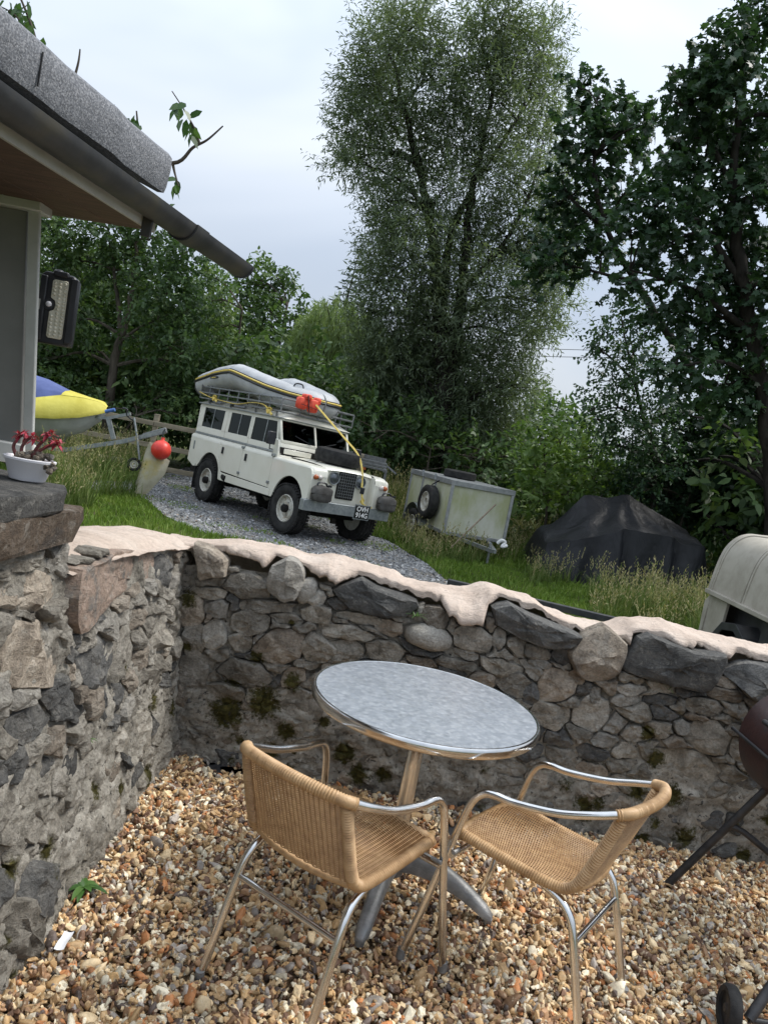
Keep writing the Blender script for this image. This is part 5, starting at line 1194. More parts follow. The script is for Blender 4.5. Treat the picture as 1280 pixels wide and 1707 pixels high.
def tyre_at(M, R0, w, parent, nm='spare_wheel', flat_rim=True):
    w_ = empty(nm); w_.parent = parent
    MB().lathe([(R0*.60, -w*.40), (R0*.72, -w*.5), (R0*.92, -w*.48), (R0, -w*.36), (R0, w*.36), (R0*.92, w*.48), (R0*.72, w*.5), (R0*.60, w*.40)], 40, M, True).build('tyre', M_tyre, w_, 40)
    MB().lathe([(R0*.62, -w*.4), (R0*.62, w*.38), (R0*.56, w*.42), (R0*.52, w*.2), (R0*.40, w*.10), (R0*.30, w*.3), (R0*.20, w*.3), (R0*.18, w*.1), (0, w*.1)], 28, M).build('rim', M_rim, w_, 40)
    return w_
def box_trailer():
    N = Vector((1.09, 13.4, 0)); u = Vector((1.12, .42, 0)).normalized(); l = Vector((-u.y, u.x, 0)); W, Ln, z0, z1 = 1.20, 1.95, .24, 1.15
    o = empty('box_trailer', (N.x, N.y, GZ), 0, 'white panelled box trailer stained green, with a spare wheel on its side', 'trailer')
    inv = Matrix.Translation(-Vector((N.x, N.y, GZ)))
    def A(ob): ob.parent = o; ob.matrix_parent_inverse = inv; return ob
    Z = Vector((0, 0, 1)); B = N+Z*z0; H_ = z1-z0
    A(qpanel(B+u*.03, u, Z, -l, W-.06, H_).build('end_panel', M_ply, None)); A(qpanel(B+l*Ln+u*.03, u, Z, l, W-.06, H_).build('end_panel', M_ply, None))
    for a, b in ((.03, .70), (.74, 1.30), (1.34, Ln-.03)):
        A(qpanel(B+l*a, l, Z, -u, b-a, H_).build('side_panel', M_ply, None)); A(qpanel(B+u*W+l*a, l, Z, u, b-a, H_).build('side_panel', M_ply, None))
    for a in (0, .72, 1.32, Ln): 
        for s_ in (0, W): A(MB().bar(B+l*a+u*s_+(Z*-.05), B+l*a+u*s_+Z*H_, .055 if a in (0, Ln) else .04, .055).build('corner_post' if a in (0, Ln) else 'side_post', M_angle, None, None, .004))
    for s_, t_ in ((0, W),): 
        for zz, th in ((H_-.02, .09), (.0, .06)):
            A(MB().bar(B+Z*zz-u*.03, B+u*(W+.03)+Z*zz, .065, th).build('frame_rail', M_angle, None, None, .004)); A(MB().bar(B+l*Ln+Z*zz-u*.03, B+l*Ln+u*(W+.03)+Z*zz, .065, th).build('frame_rail', M_angle, None, None, .004))
            A(MB().bar(B+Z*zz+l*.03, B+l*(Ln-.03)+Z*zz, .065, th).build('frame_rail', M_angle, None, None, .004)); A(MB().bar(B+u*W+Z*zz+l*.03, B+u*W+l*(Ln-.03)+Z*zz, .065, th).build('frame_rail', M_angle, None, None, .004))
    for a in (.72, 1.32): A(MB().box((-.02, -.02, -.06), (.02, .02, .06)).xf(Matrix.Translation(B+l*a-u*.04+Z*H_)).build('latch', M_galv, None, None, .004))
    A(qpanel(B+Z*(H_+.026), u, l, Z, W, Ln, .02).build('lid', M_angle, None))
    def rotframe(x, y, z, org): return Matrix(((x.x, y.x, z.x, org.x), (x.y, y.y, z.y, org.y), (x.z, y.z, z.z, org.z), (0, 0, 0, 1)))
    w = tyre_at(rotframe(l, Z, -u*1.0, B+l*.62-u*.13+Z*.44), .31, .18, None); A(w)
    A(MB().tube([B+l*.50-u*.05+Z*(H_-.05), B+l*.62-u*.12+Z*.76], .012, 6).build('wheel_tie', M_blackp, None))
    A(tyre_at(Matrix.Translation(B+u*.62+l*1.1+Z*(H_+.10)), .31, .15, None, 'loose_tyre'))
    for s_ in (-.09, W+.09):
        A(tyre_at(rotframe(l, Z, -u if s_ < 0 else u, N+l*1.15+u*s_+Z*(GZ+.30)), .30, .17, None, 'road_wheel'))
        rows = [[N+l*(1.15+.38*math.cos(a))+u*(s_-.10+k*.2)+Z*(GZ+.33+.38*math.sin(a)) for k in (0, 1)] for a in np.linspace(0, math.pi, 13)]
        A(MB().grid(rows).build('mudguard', M_galv, None, 60))
    A(MB().bar(B+u*.3-Z*.06, B+u*.6-l*.8-Z*.10, .06, .06).build('drawbar', M_galv, None)); A(MB().bar(B+u*.9-Z*.06, B+u*.62-l*.8-Z*.10, .06, .06).build('drawbar', M_galv, None))
    A(MB().tube([B+u*.62-l*.62+Z*.02, B+u*.62-l*.62-Z*.34], .022, 8).build('jockey_post', M_galv, None)); 
    A(MB().tube(catmull([B+u*.95-l*.25-Z*.02, B+u*1.0-l*.28+Z*.05, B+u*1.08-l*.28+Z*.02, B+u*1.02-l*.3-Z*.06, B+u*1.12-l*.3-Z*.03], 5), .03, 8).build('cable_bundle', M_white, None, 60))
box_trailer()
p0_ = D(826, 841, 13.05); p1_ = G(752, 915, GZ+.02); p1_ = D(752, 912, 12.6)
tag(MB().tube([p1_, p0_], .013, 7).build('wooden_stick', vary('weathered_stick', (.16, .12, .08), (.26, .21, .15), 20, .8), None, 60), 'thin wooden stick leaning against the box trailer end', 'stick')
# ---------------------------------------------------------------- tarpaulin heap
def _tarp_m():
    t = NT('black_tarpaulin'); p = t.pos()
    nb = t.bump(t.noise(2.2, 5, .6, p, (1, 1, .25), .8), .5, .12); nb = t.bump(t.noise(14, 4, .6, p), .15, .02, nb)
    return t.fin(t.bsdf(t.ramp(t.noise(3, 4, .6, p), [(.3, (.009, .010, .012)), (.7, (.016, .017, .020))]), .5, 0, nb, .3))
def tarp():
    RX = [(2.70, -.12), (2.76, .30), (2.84, .62), (3.05, .72), (3.25, .95), (3.50, 1.34), (3.62, 1.36), (3.95, 1.37), (4.20, 1.48), (4.30, 1.49), (4.7, 1.33), (5.1, 1.20), (5.45, 1.07), (5.58, .95), (5.66, .3), (5.70, -.12)]
    SX = [(2.70, -.12), (2.84, .45), (3.3, .60), (3.8, .80), (4.02, .93), (4.9, .95), (5.0, .86), (5.45, .90), (5.66, .2), (5.70, -.12)]
    def lin(T, x):
        for (a, za), (b, zb) in zip(T, T[1:]):
            if x <= b: return za+(zb-za)*(x-a)/(b-a)
        return T[-1][1]
    rows = []
    VV = [(-1.28, 'g'), (-1.22, .12), (-1.15, .35), (-1.08, .62), (-1.03, .86), (-.98, 1.0)]
    for x in np.linspace(2.70, 5.70, 90):
        R0 = lin(RX, x); S0 = min(lin(SX, x), R0); row = []
        yc = 14.0; yf = 12.95+.10*(x < 3.4)*(3.4-x)*3
        for k in range(9):                     # front skirt, ground -> shoulder
            f = k/8; z = GZ+(S0-GZ)*f; d = .18*(1-f)**1.3
            w = (1-f*.75); fold = .07*w*math.sin(x*6.5+2.2*fbm(x*1.4, 0, 3, 2))+.05*w*fbm(x*4.5, f*1.2, 7, 3)
            for xc, am in ((4.05, .10), (4.92, .12), (5.5, .10)): fold -= am*math.exp(-((x-xc-.10*(1-f))/.06)**2)*w**.5
            row.append((x+.03*fbm(x*3, f*4, 1, 2), yf-d-fold, z+.015*fbm(x*6, f*5, 2, 2)))
        for k in range(1, 9):                  # slope shoulder -> ridge
            f = k/8; y = yf+(yc-yf)*f; z = S0+(R0-S0)*(f**.9); sag = -.09*math.sin(math.pi*f)*min(1, (R0-S0)*2)
            cr = .034*math.sin((math.atan2(x-4.25, (yc+.15-y)))*14)*math.sin(math.pi*min(1, f*1.15))
            row.append((x, y, z+sag+cr+.012*fbm(x*5, y*4, 3, 3)))
        for k in range(1, 7):                  # back
            f = k/6; row.append((x, yc+1.1*f, R0+(GZ-R0)*f**1.6))
        rows.append(row)
    tag(MB().grid(rows).build('tarpaulin_heap', _tarp_m(), None, 32), 'sagging black tarpaulin draped over a large bulky shape on the grass', 'tarpaulin')
tarp()
# ---------------------------------------------------------------- canopied livestock trailer
M_fibre = (lambda t: (lambda p: t.fin(t.bsdf(t.mix(t.ramp(t.noise(3, 6, .7, p), [(.45, 0.), (.7, .6)]), t.ramp(t.noise(1.2, 5, .6, p), [(.3, (.33, .30, .25)), (.7, (.42, .39, .33))]), (.20, .18, .14)), .55, 0, t.bump(t.noise(40, 4, .6, p), .2, .004), .35)))(t.pos()))(NT('dirty_beige_canopy'))
M_bmud = vary('black_mudguard', (.018, .019, .021), (.035, .036, .038), 8, .5, 0, .2, 40, .004, .4)
def stock_trailer():
    o = empty('canopy_trailer', (4.1, 6.9, GZ), 0, 'dirty beige rounded canopy trailer with black mudguard beside the tarpaulin', 'trailer'); inv = Matrix.Translation(-Vector((4.1, 6.9, GZ)))
    def A(ob): ob.parent = o; ob.matrix_parent_inverse = inv; return ob
    X0, X1, Y0, Y1, zb, zt = 3.45, 4.75, 5.3, 7.88, .755, 1.40
    half = [(X0, zb), (X0+.02, .95), (X0+.05, 1.13), (X0+.09, 1.24), (X0+.16, 1.33), (X0+.26, 1.385), (X0+.40, zt)]
    prof = catmull([(x, 0, z) for x, z in half]+[((X0+X1)/2, 0, zt+.02)]+[(X0+X1-x, 0, z) for x, z in reversed(half)], 4)
    segs = [Y1, Y1-.72, Y1-1.44, Y1-2.16, Y0]
    for a, b in zip(segs, segs[1:]): A(MB().grid([[(p.x, y, p.z+.006*fbm(y*3, p.x*3, 1, 2)) for p in prof] for y in np.linspace(a-.03, b+.03, 6)]).build('canopy_panel', M_fibre, None, 70))
    for y in segs:
        for dy in ((-.022, .022) if y not in (Y1,) else (0, .03, -.04)): A(MB().tube([(p.x, y+dy, p.z+.006) for p in prof], .016, 6).build('canopy_rib', M_fibre, None, 60))
    A(MB().add([(p.x, Y1-.01, p.z) for p in prof], [tuple(range(len(prof)))]).build('end_wall', M_fibre, None))
    for x in (X0-.012, X1+.012): A(MB().bar((x, Y0, zb), (x, Y1+.03, zb), .06, .045).build('ledge', M_fibre, None, None, .006))
    A(MB().box((X0+.16, Y0, .18), (X1-.16, Y1-.05, zb-.02)).build('lower_body', M_bmud, None, None, .01))
    A(MB().prism([(Y1-.40, zb-.02), (Y1+.0, zb-.02), (Y1+.12, zb-.12), (Y1+.10, .30), (Y1-.36, .26)], X0+.02, X0+.05, 'x').build('side_board', M_fibre, None, None, .004))
    A(MB().prism([(X0, .30), (X0+.55, .30), (X0+.55, zb-.03), (X0+.02, zb-.03)], Y1+.0, Y1+.03, 'y').build('tail_board', M_fibre, None, None, .004))
    wc = Vector((X0+.06, 7.20, .22));
    for x, sg in ((X0+.08, -1), (X1-.08, 1)):
        M = Matrix.Translation((x, 7.14, GZ+.29)) @ Matrix.Rotation(R_(90)*sg, 4, 'Y'); A(tyre_at(M, .29, .17, None, 'road_wheel'))
        rows = []
        for a in (200, 178, 150, 128, 100, 60, 30, 5): 
            r = R_(a); rows.append([(x-.13, 7.14+.42*math.cos(r), GZ+.30+.42*math.sin(r)), (x+.13, 7.14+.42*math.cos(r), GZ+.30+.42*math.sin(r))])
        A(MB().grid(rows).build('mudguard', M_bmud, None, 20)); 
        A(MB().prism([(7.14+.42*math.cos(R_(a)), GZ+.30+.42*math.sin(R_(a))) for a in (5, 30, 60, 100, 128, 150, 178)]+[(7.14-.36, GZ+.32)]+[(7.14+.34*math.cos(R_(a)), GZ+.30+.34*math.sin(R_(a))) for a in (150, 128, 100, 60, 30, 5)], x-.135*1, x-.12, 'x').build('mudguard_lip', M_bmud, None, None, .004))
    A(MB().box((X0+.02, Y0, .36), (X0+.08, 6.74, zb-.03)).build('side_skirt', M_bmud, None, None, .01))
    A(MB().bar((4.1, Y0, .30), (4.1, Y0-1.0, .30), .08, .08).build('drawbar', M_galv, None))
stock_trailer()
# ---------------------------------------------------------------- black plank edging behind the wall
ka, kb = G(747, 965, .30), G(1035, 1031, .30); kd = (kb-ka).normalized(); kb = kb+kd*.8
pk = empty('plank_edging', (ka.x, ka.y, GZ), 0, 'low black plastic plank edging standing on the grass behind the wall', 'edging'); inv = Matrix.Translation(-Vector((ka.x, ka.y, GZ)))
for i, z in enumerate((.265, .165, .065, -.035)):
    q = MB().bar((ka.x, ka.y, z), (kb.x, kb.y, z), .05 if i else .075, .094 if i else .07).build('plank', M_gut, None, None, .006); q.parent = pk; q.matrix_parent_inverse = inv
for t_ in (.02, .35, .68, .98):
    q_ = ka.lerp(kb, t_); q = MB().box((q_.x-.03, q_.y+.03, -.2), (q_.x+.03, q_.y+.09, .24)).build('stake', M_gut, None); q.parent = pk; q.matrix_parent_inverse = inv
# ---------------------------------------------------------------- jet ski on a trailer
M_hull = vary('dirty_white_hull', (.42, .43, .40), (.52, .53, .50), 5, .4, 0, .1, 30, .003)
M_cyel = vary('yellow_cover', (.46, .40, .05), (.56, .50, .09), 4, .7, 0, .4, 8, .02)
M_cblu = vary('blue_cover', (.06, .085, .22), (.085, .115, .28), 4, .7, 0, .4, 8, .02)
def jetski():
    c = Vector((-6.2, 13.3, 0)); o = empty('jet_ski', (c.x, c.y, .45), 0, 'covered jet ski with yellow and blue cover on a road trailer', 'jet ski'); inv = Matrix.Translation(-Vector((c.x, c.y, .45)))
    def A(ob): ob.parent = o; ob.matrix_parent_inverse = inv; return ob
    X = [-7.9, -7.2, -6.6, -6.1, -5.7, -5.35, -5.12, -5.02]
    keel = [.50, .48, .48, .50, .60, .78, 1.0, 1.17]; gun = [.92, .90, .88, .90, .96, 1.05, 1.15, 1.21]; mid = [1.10, 1.14, 1.16, 1.22, 1.34, 1.36, 1.34, 1.27]; top = [1.30, 1.50, 1.60, 1.54, 1.42, 1.37, 1.345, 1.275]; hw = [.50, .56, .58, .55, .46, .33, .18, .05]
    h_, y_, b_ = [], [], []
    for x, k, g, m_, t_, w in zip(X, keel, gun, mid, top, hw):
        h_.append([(x, c.y-w, g), (x, c.y-w*.92, g-.10*(g-k)), (x, c.y-w*.7, k+.40*(g-k)), (x, c.y-w*.35, k+.12*(g-k)), (x, c.y, k), (x, c.y+w*.35, k+.12*(g-k)), (x, c.y+w*.7, k+.40*(g-k)), (x, c.y+w, g)])
        wy = w+.03
        y_.append([(x+.02, c.y-wy, g-.03), (x+.02, c.y-wy-.01, g+.03), (x, c.y-w*.92, g+.55*(m_-g)), (x, c.y-w*.72, m_), (x, c.y, m_+.02), (x, c.y+w*.72, m_), (x, c.y+wy, g-.03)])
        b_.append([(x, c.y-w*.73, m_-.005), (x, c.y-w*.62, m_+.45*(t_-m_)), (x, c.y-w*.42, m_+.85*(t_-m_)), (x, c.y, t_+.01), (x, c.y+w*.42, m_+.85*(t_-m_)), (x, c.y+w*.73, m_-.005)])
    A(MB().grid(h_).build('hull', M_hull, None, 60)); A(MB().grid(y_).build('cover_skirt', M_cyel, None, 60)); A(MB().grid(b_[:5]).build('cover_top', M_cblu, None, 60))
    MB_ = MB().grid([[(x, y, z+.006) for x, y, z in r] for r in b_[4:]]); A(MB_.build('cover_nose', M_cyel, None, 60))
    hp = D(276, 719, 13.0); t = empty('jet_ski_trailer', (hp.x, hp.y, GZ), 0, 'galvanised trailer frame with jockey wheel under the jet ski', 'trailer'); inv2 = Matrix.Translation(-Vector((hp.x, hp.y, GZ)))
    def T(ob): ob.parent = t; ob.matrix_parent_inverse = inv2; return ob
    b0 = D(205, 736, 13.1); T(MB().bar(hp, b0, .07, .07).build('drawbar', M_galv, None)); T(MB().bar(b0, D(110, 750, 13.2), .07, .07).build('drawbar', M_galv, None)); T(MB().bar(D(110, 750, 13.2), Vector((-7.8, 13.3, .40)), .08, .08).build('main_beam', M_galv, None))
    T(MB().bar(D(190, 732, 13.1), D(181, 697, 13.1), .07, .05, (0, 1, 0)).build('winch_post', M_galv, None)); T(MB().bar(D(181, 697, 13.1), D(150, 694, 13.2), .05, .05).build('bow_arm', M_galv, None)); T(MB().bar(D(181, 697, 13.1), D(218, 690, 13.0), .04, .05).build('winch_arm', M_galv, None))
    T(MB().tube(catmull([D(205, 680, 13), D(213, 683, 13), D(212, 692, 13), D(225, 703, 13)], 4), .015, 6).build('winch_handle', M_blackp, None, 60)); T(MB().tube([D(176, 686, 13.05), D(192, 683, 13.05)], .03, 8).build('winch_strap', vary('blue_strap', (.05, .12, .35), (.08, .18, .45), 9), None, 60))
    T(MB().bar(D(240, 727, 13.05), D(278, 717, 13.0), .06, .09).build('hitch', M_rack, None, None, .01)); T(MB().tube([D(224, 696, 13.0), D(229, 728, 13), D(233, 766, 13)], .02, 8).build('jockey_post', M_galv, None, 60))
    jw = D(224, 774, 13.0); T(tyre_at(Matrix.Translation(jw) @ Matrix.Rotation(R_(90), 4, 'X') @ Matrix.Rotation(R_(20), 4, 'Y'), .115, .07, None, 'jockey_wheel'))
    for s_ in (-.62, .62): T(tyre_at(Matrix.Translation((-7.0, 13.3+s_, GZ+.25)) @ Matrix.Rotation(R_(90), 4, 'X'), .25, .15, None, 'road_wheel'))
    for x in (-7.3, -6.6, -5.8):
        for s_ in (-.3, .3): T(MB().bar((x, 13.3+s_*.2, .38), (x, 13.3+s_, .60), .05, .05).build('cradle_arm', M_galv, None))
jetski()
# buoy and sack hanging on the hitch
bc = D(269, 750, 12.9)
by = empty('buoy', bc, 0, 'round red fishing buoy hanging on the trailer hitch', 'buoy')
MB().lathe([(0, -.165)]+[(.166*math.sin(a), -.166*math.cos(a)) for a in np.linspace(.15, math.pi-.2, 16)]+[(.03, .165), (.028, .21), (0, .21)], 24).build('float', vary('red_buoy_plastic', (.55, .03, .02), (.72, .06, .035), 5, .4, 0, .3, 12, .01), by, 50)
MB().tube(catmull([(0, 0, .2), (-.02, .02, .30), (0, .05, .36)], 4), .01, 6).build('rope', M_blackp, by, 60)
def sack():
    A = [(250, 736), (243, 752), (236, 775), (229, 800), (224, 814)]; B = [(258, 738), (272, 760), (284, 768), (276, 790), (248, 822)]
    rows = []
    for k, (a, b) in enumerate(zip(A, B)):
        row = []
        for t_ in np.linspace(0, 1, 9):
            q = D(a[0]+(b[0]-a[0])*t_, a[1]+(b[1]-a[1])*t_+5*math.sin(t_*math.pi)*(k > 2), 13.05); q.y += -.14*math.sin(t_*math.pi)-.05*math.sin(t_*7)*k/4+.0; row.append(q)
        rows.append(row)
    m = MB().grid(rows); m.grid([[q+Vector((0, .02+.10*math.sin(t_/8*math.pi), 0)) for t_, q in enumerate(r)] for r in rows])
    tag(m.build('canvas_sack', vary('buff_canvas', (.36, .33, .23), (.47, .44, .33), 3, .8, 0, .4, 14, .015, c3=(.46, .38, .14)), None, 70), 'buff canvas sack hanging from the trailer hitch beside the red buoy', 'sack')
sack()
# ---------------------------------------------------------------- post and rail fence
M_rail = vary('weathered_rail', (.20, .17, .12), (.32, .28, .20), 5, .85, 0, .5, 30, .006, stretch=(.4, 3, 3))
def fence():
    o = empty('rail_fence', (-5, 16, GZ), 0, 'weathered wooden post and rail fence in front of the trees', 'fence'); inv = Matrix.Translation(-Vector((-5, 16, GZ)))
    xs_ = [-9.4, -7.2, -5.0, -2.6, -.7]
    for x in xs_:
        q = MB().bar((x, 16.06+.02*x, GZ-.1), (x+.02, 16.06+.02*x, 1.25), .10, .10, (0, 1, 0)).build('post', M_rail, None, None, .008); q.parent = o; q.matrix_parent_inverse = inv
    for a, b in zip(xs_, xs_[1:]):
        for z in (1.06, .59, .16):
            q = MB().bar((a, 16.0+.02*a, z+random.uniform(-.015, .015)), (b-.01, 16.0+.02*b, z+random.uniform(-.015, .015)), .035, .10).build('rail', M_rail, None, None, .005); q.parent = o; q.matrix_parent_inverse = inv
fence()
def frame_bars():
    o = empty('flat_trailer', (-.4, 14.9, GZ), 0, 'low grey flat trailer frame showing behind the bonnet of the white car', 'trailer'); inv = Matrix.Translation(-Vector((-.4, 14.9, GZ)))
    def A(ob): ob.parent = o; ob.matrix_parent_inverse = inv
    p, q = D(560, 756, 15.2), D(645, 775, 14.6)
    for dz, dy in ((0, 0), (-.055, -.03), (-.11, -.05)): A(MB().bar(p+Vector((0, dy, dz)), q+Vector((0, dy, dz)), .04, .045).build('side_bar', M_rack, None, None, .005))
    A(MB().bar(p+Vector((-.05, 1.2, 0)), q+Vector((-.05, 1.2, 0)), .05, .16).build('side_bar', M_rack, None)); 
    for t_ in (.02, .5, .97): A(MB().bar(p.lerp(q, t_)+Vector((0, 0, -.13)), p.lerp(q, t_)+Vector((0, 1.2, -.13)), .05, .05).build('cross_bar', M_rack, None))
    A(MB().bar(p.lerp(q, .55)+Vector((0, -.06, -.16)), p.lerp(q, .62)+Vector((0, -.06, -.16)), .03, .05).build('reflector', M_amber, None))
    for t_ in (.3,):
        for dy in (.0, 1.2): A(tyre_at(Matrix.Translation((p.lerp(q, t_).x, p.y+dy, GZ+.30)) @ Matrix.Rotation(R_(90), 4, 'X'), .30, .17, None, 'road_wheel'))
    A(MB().bar(q+Vector((0, .02, -.02)), D(660, 790, 14.6), .03, .03).build('tail_strut', M_rack, None)); A(MB().bar(q+Vector((0, .3, -.1)), Vector((q.x, q.y+.3, GZ)), .05, .05).build('prop_leg', M_rack, None))
frame_bars()
for k, (a, b) in enumerate((((870, 579), (1000, 583)), ((870, 592), (1000, 595)))):
    p, q = D(*a, 48), D(*b, 48); d = (q-p); p2 = p-d*3; q2 = q+d*3
    pts = [p2.lerp(q2, t_)+Vector((0, 0, -.5*math.sin(t_*math.pi)+.45)) for t_ in np.linspace(0, 1, 15)]
    tag(MB().tube(pts, .018, 6).build('power_line', M_blackp, None, 60), ('upper' if k == 0 else 'lower')+' of two thin overhead power lines crossing the sky gap between trees', 'power line', 'overhead power lines')
# ================================================================ vegetation
M_lw = leafmat('willow_leaf', (.08, .112, .068), (.145, .19, .115), (.21, .26, .165), .42)
M_ls = leafmat('sycamore_leaf', (.018, .040, .021), (.038, .080, .038), (.08, .145, .06), .28, .45)
M_la = leafmat('ash_leaf', (.036, .072, .028), (.085, .145, .052), (.175, .24, .085), .38)
M_lb = leafmat('bramble_leaf', (.05, .10, .026), (.12, .20, .05), (.21, .29, .10), .35)
M_lv = leafmat('weeping_willow_leaf', (.10, .15, .055), (.18, .25, .095), (.27, .34, .14), .38)
M_lc = leafmat('cherry_leaf', (.025, .06, .02), (.05, .11, .035), (.10, .17, .06), .40, .35)
M_bark = vary('grey_brown_bark', (.045, .038, .03), (.11, .095, .075), 10, .9, 0, .8, 25, .02, .15, stretch=(1, 1, .25))
M_barkd = vary('dark_bark', (.018, .016, .014), (.045, .04, .034), 10, .9, 0, .8, 25, .02, .15, stretch=(1, 1, .25))
SHAPES = {
 'slim': np.array([(0, 0, 0), (.5, .5, .05), (1, 0, -.12), (.5, -.5, .05)]),
 'oval': np.array([(0, 0, 0), (.28, .42, .05), (.62, .40, .03), (1, 0, -.14), (.62, -.40, .03), (.28, -.42, .05)]),
 'palm': np.array([(0, 0, 0), (.02, .34, .03), (-.02, .60, -.05), (.30, .44, .05), (.56, .66, -.06), (.62, .26, .04), (1.0, 0, -.12), (.62, -.26, .04), (.56, -.66, -.06), (.30, -.44, .05), (-.02, -.60, -.05), (.02, -.34, .03)]),
}
def unit(a): return a/np.maximum(1e-9, np.linalg.norm(a, axis=-1, keepdims=True))
def leafcloud(name, P, d, n, L, W, kind, tint, mat, parent=None):
    S_ = SHAPES[kind]; k = len(S_); s_ = unit(np.cross(d, n)); n2 = np.cross(s_, d)
    L = np.asarray(L)[:, None, None]; W = np.asarray(W)[:, None, None]
    V = P[:, None]+d[:, None]*S_[None, :, :1]*L+s_[:, None]*S_[None, :, 1:2]*W+n2[:, None]*S_[None, :, 2:]*L
    F = np.arange(len(P)*k).reshape(-1, k)
    me = np_mesh(name, V.reshape(-1, 3), F, False, {'tint': ('FACE', tint)})
    return link(name, me, mat, parent)
def crown(name, clumps, mat, kind, L, W, cov, parent, rng, up=.1, droop=.35, k=9, hang=0., shell=.45, tl=3.2, tint0=0.):
    PP = []; DD = []; NN = []; TT = []
    for c in clumps:
        c = np.array(c); cen, r = c[:3], c[3:6]
        n = int(cov*math.pi*r[0]*r[2]/(L*W*.5)/k)+3
        v = unit(rng.normal(size=(n, 3))); f = rng.uniform(0.02, 1, n)**shell*(1+.25*rng.normal(size=n)*.5)
        o = cen+v*r*f[:, None]
        td = unit(v*.6+rng.normal(size=(n, 3))*.55+np.array([0, 0, up])); td[:, 2] -= hang; td = unit(td)
        ct = rng.uniform(-.12, .12)+tint0
        t = (np.arange(k)+.5)/k
        p = o[:, None]+td[:, None]*(t[None, :, None]*L*tl)
        p[..., 2] -= hang*(t[None]**2)*L*tl*.6
        side = unit(np.cross(td, rng.normal(size=(n, 3))))
        alt = np.where(np.arange(k) % 2 == 0, 1., -1.)[None, :, None]
        dd = unit(td[:, None]*.75+side[:, None]*alt*.75+rng.normal(size=(n, k, 3))*.28+np.array([0, 0, -droop]))
        nn = unit(np.array([0, 0, .75])+rng.normal(size=(n, k, 3))*.5+v[:, None]*.3)
        tt = np.clip(.42+ct+rng.normal(0, .13, (n, 1))+rng.normal(0, .12, (n, k)), 0, 1)
        PP.append(p.reshape(-1, 3)); DD.append(dd.reshape(-1, 3)); NN.append(nn.reshape(-1, 3)); TT.append(tt.ravel())
    P, d, n_, t = map(np.concatenate, (PP, DD, NN, TT)); m = len(P)
    return leafcloud(name, P, d, n_, L*rng.uniform(.65, 1.25, m), W*rng.uniform(.7, 1.2, m), kind, t, mat, parent)
def limb(m, pts, r0, r1, n=7, wob=.0, seed=0):
    P = catmull(pts, 6); N_ = len(P)
    if wob:
        for i in range(1, N_-1): P[i] = P[i]+Vector((fbm(i*.5, seed, 0, 2), fbm(i*.5, seed, 5, 2), 0))*wob
    m.tube(P, [r0+(r1-r0)*(i/(N_-1))**.8 for i in range(N_)], n)
NL = 0
def tree(name, label, cat, Y, base, px_clumps, limbs, leaf, trunk_r, group=None, bark=None, ybase=None, depth=1.0, twigs=True, seed=1):
    "px_clumps: sight-line centre, half extents (in survey units) and depth offset in m"
    rng = np.random.default_rng(seed); rnd = random.Random(seed)
    b = base if isinstance(base, Vector) else Vector((D(*base, Y).x, Y, gz(D(*base, Y).x, Y)-.05))
    o = empty(name, b, 0, label, cat, group); sc = Y/1282; cl = []
    for (px, py, rx, rz, *dy) in px_clumps:
        yo = dy[0] if dy else rnd.uniform(-1, 1)*.9*depth; c = D(px, py, Y+yo); f = (Y+yo)/1282
        cl.append((c.x-b.x, c.y-b.y, c.z-b.z, rx*f, (rx+rz)/2*f*depth, rz*f))
    m = MB(); bk_ = bark or M_bark
    tops = []
    for pts, r0, r1 in limbs:
        W_ = [(D(px, py, Y+(q[0] if q else 0))-b) for px, py, *q in pts]
        if r0 >= trunk_r*.8: W_ = [Vector((0, 0, -.1))]+W_
        limb(m, W_, r0, r1, 9, r0*.5, seed); tops += [(w, r0+(r1-r0)*i/len(W_)) for i, w in enumerate(W_)]
    if not limbs:
        zc = max(c[2] for c in cl); W_ = [Vector((0, 0, -.1)), Vector((.1, 0, zc*.35)), Vector((rnd.uniform(-.3, .3), 0, zc*.85))]; limb(m, W_, trunk_r, trunk_r*.3, 8, trunk_r*.4, seed); tops = [(w, trunk_r*.5) for w in catmull(W_, 4)]
    tk = m.build('trunk', bk_, o, 70, fix=False)
    if twigs:
        m = MB()
        for c in cl:
            c0 = Vector(c[:3]); s_, r_ = min(tops, key=lambda t_: (t_[0]-c0).length+(0 if t_[0].z < c0.z+.2 else 2))
            mid = s_.lerp(c0, .5)+Vector((0, 0, .12*(c0-s_).length)); rr = min(r_*.6, .05)
            limb(m, [s_, mid, c0, c0+Vector((0, 0, c[5]*.5))], max(rr, .015), .008, 5, .03, seed)
            for _ in range(3):
                v = Vector((rnd.gauss(0, 1), rnd.gauss(0, 1), rnd.gauss(.3, .8))).normalized(); limb(m, [mid.lerp(c0, rnd.random()), c0+Vector((v.x*c[3], v.y*c[4], v.z*c[5]))*.8], .014, .004, 4)
        m.build('branches', bk_, o, 70, fix=False)['kind'] = 'stuff'
    mat, kind, L, W, cov, kw = leaf
    crown('crown', cl, mat, kind, L, W, cov, o, rng, **kw)
    return o
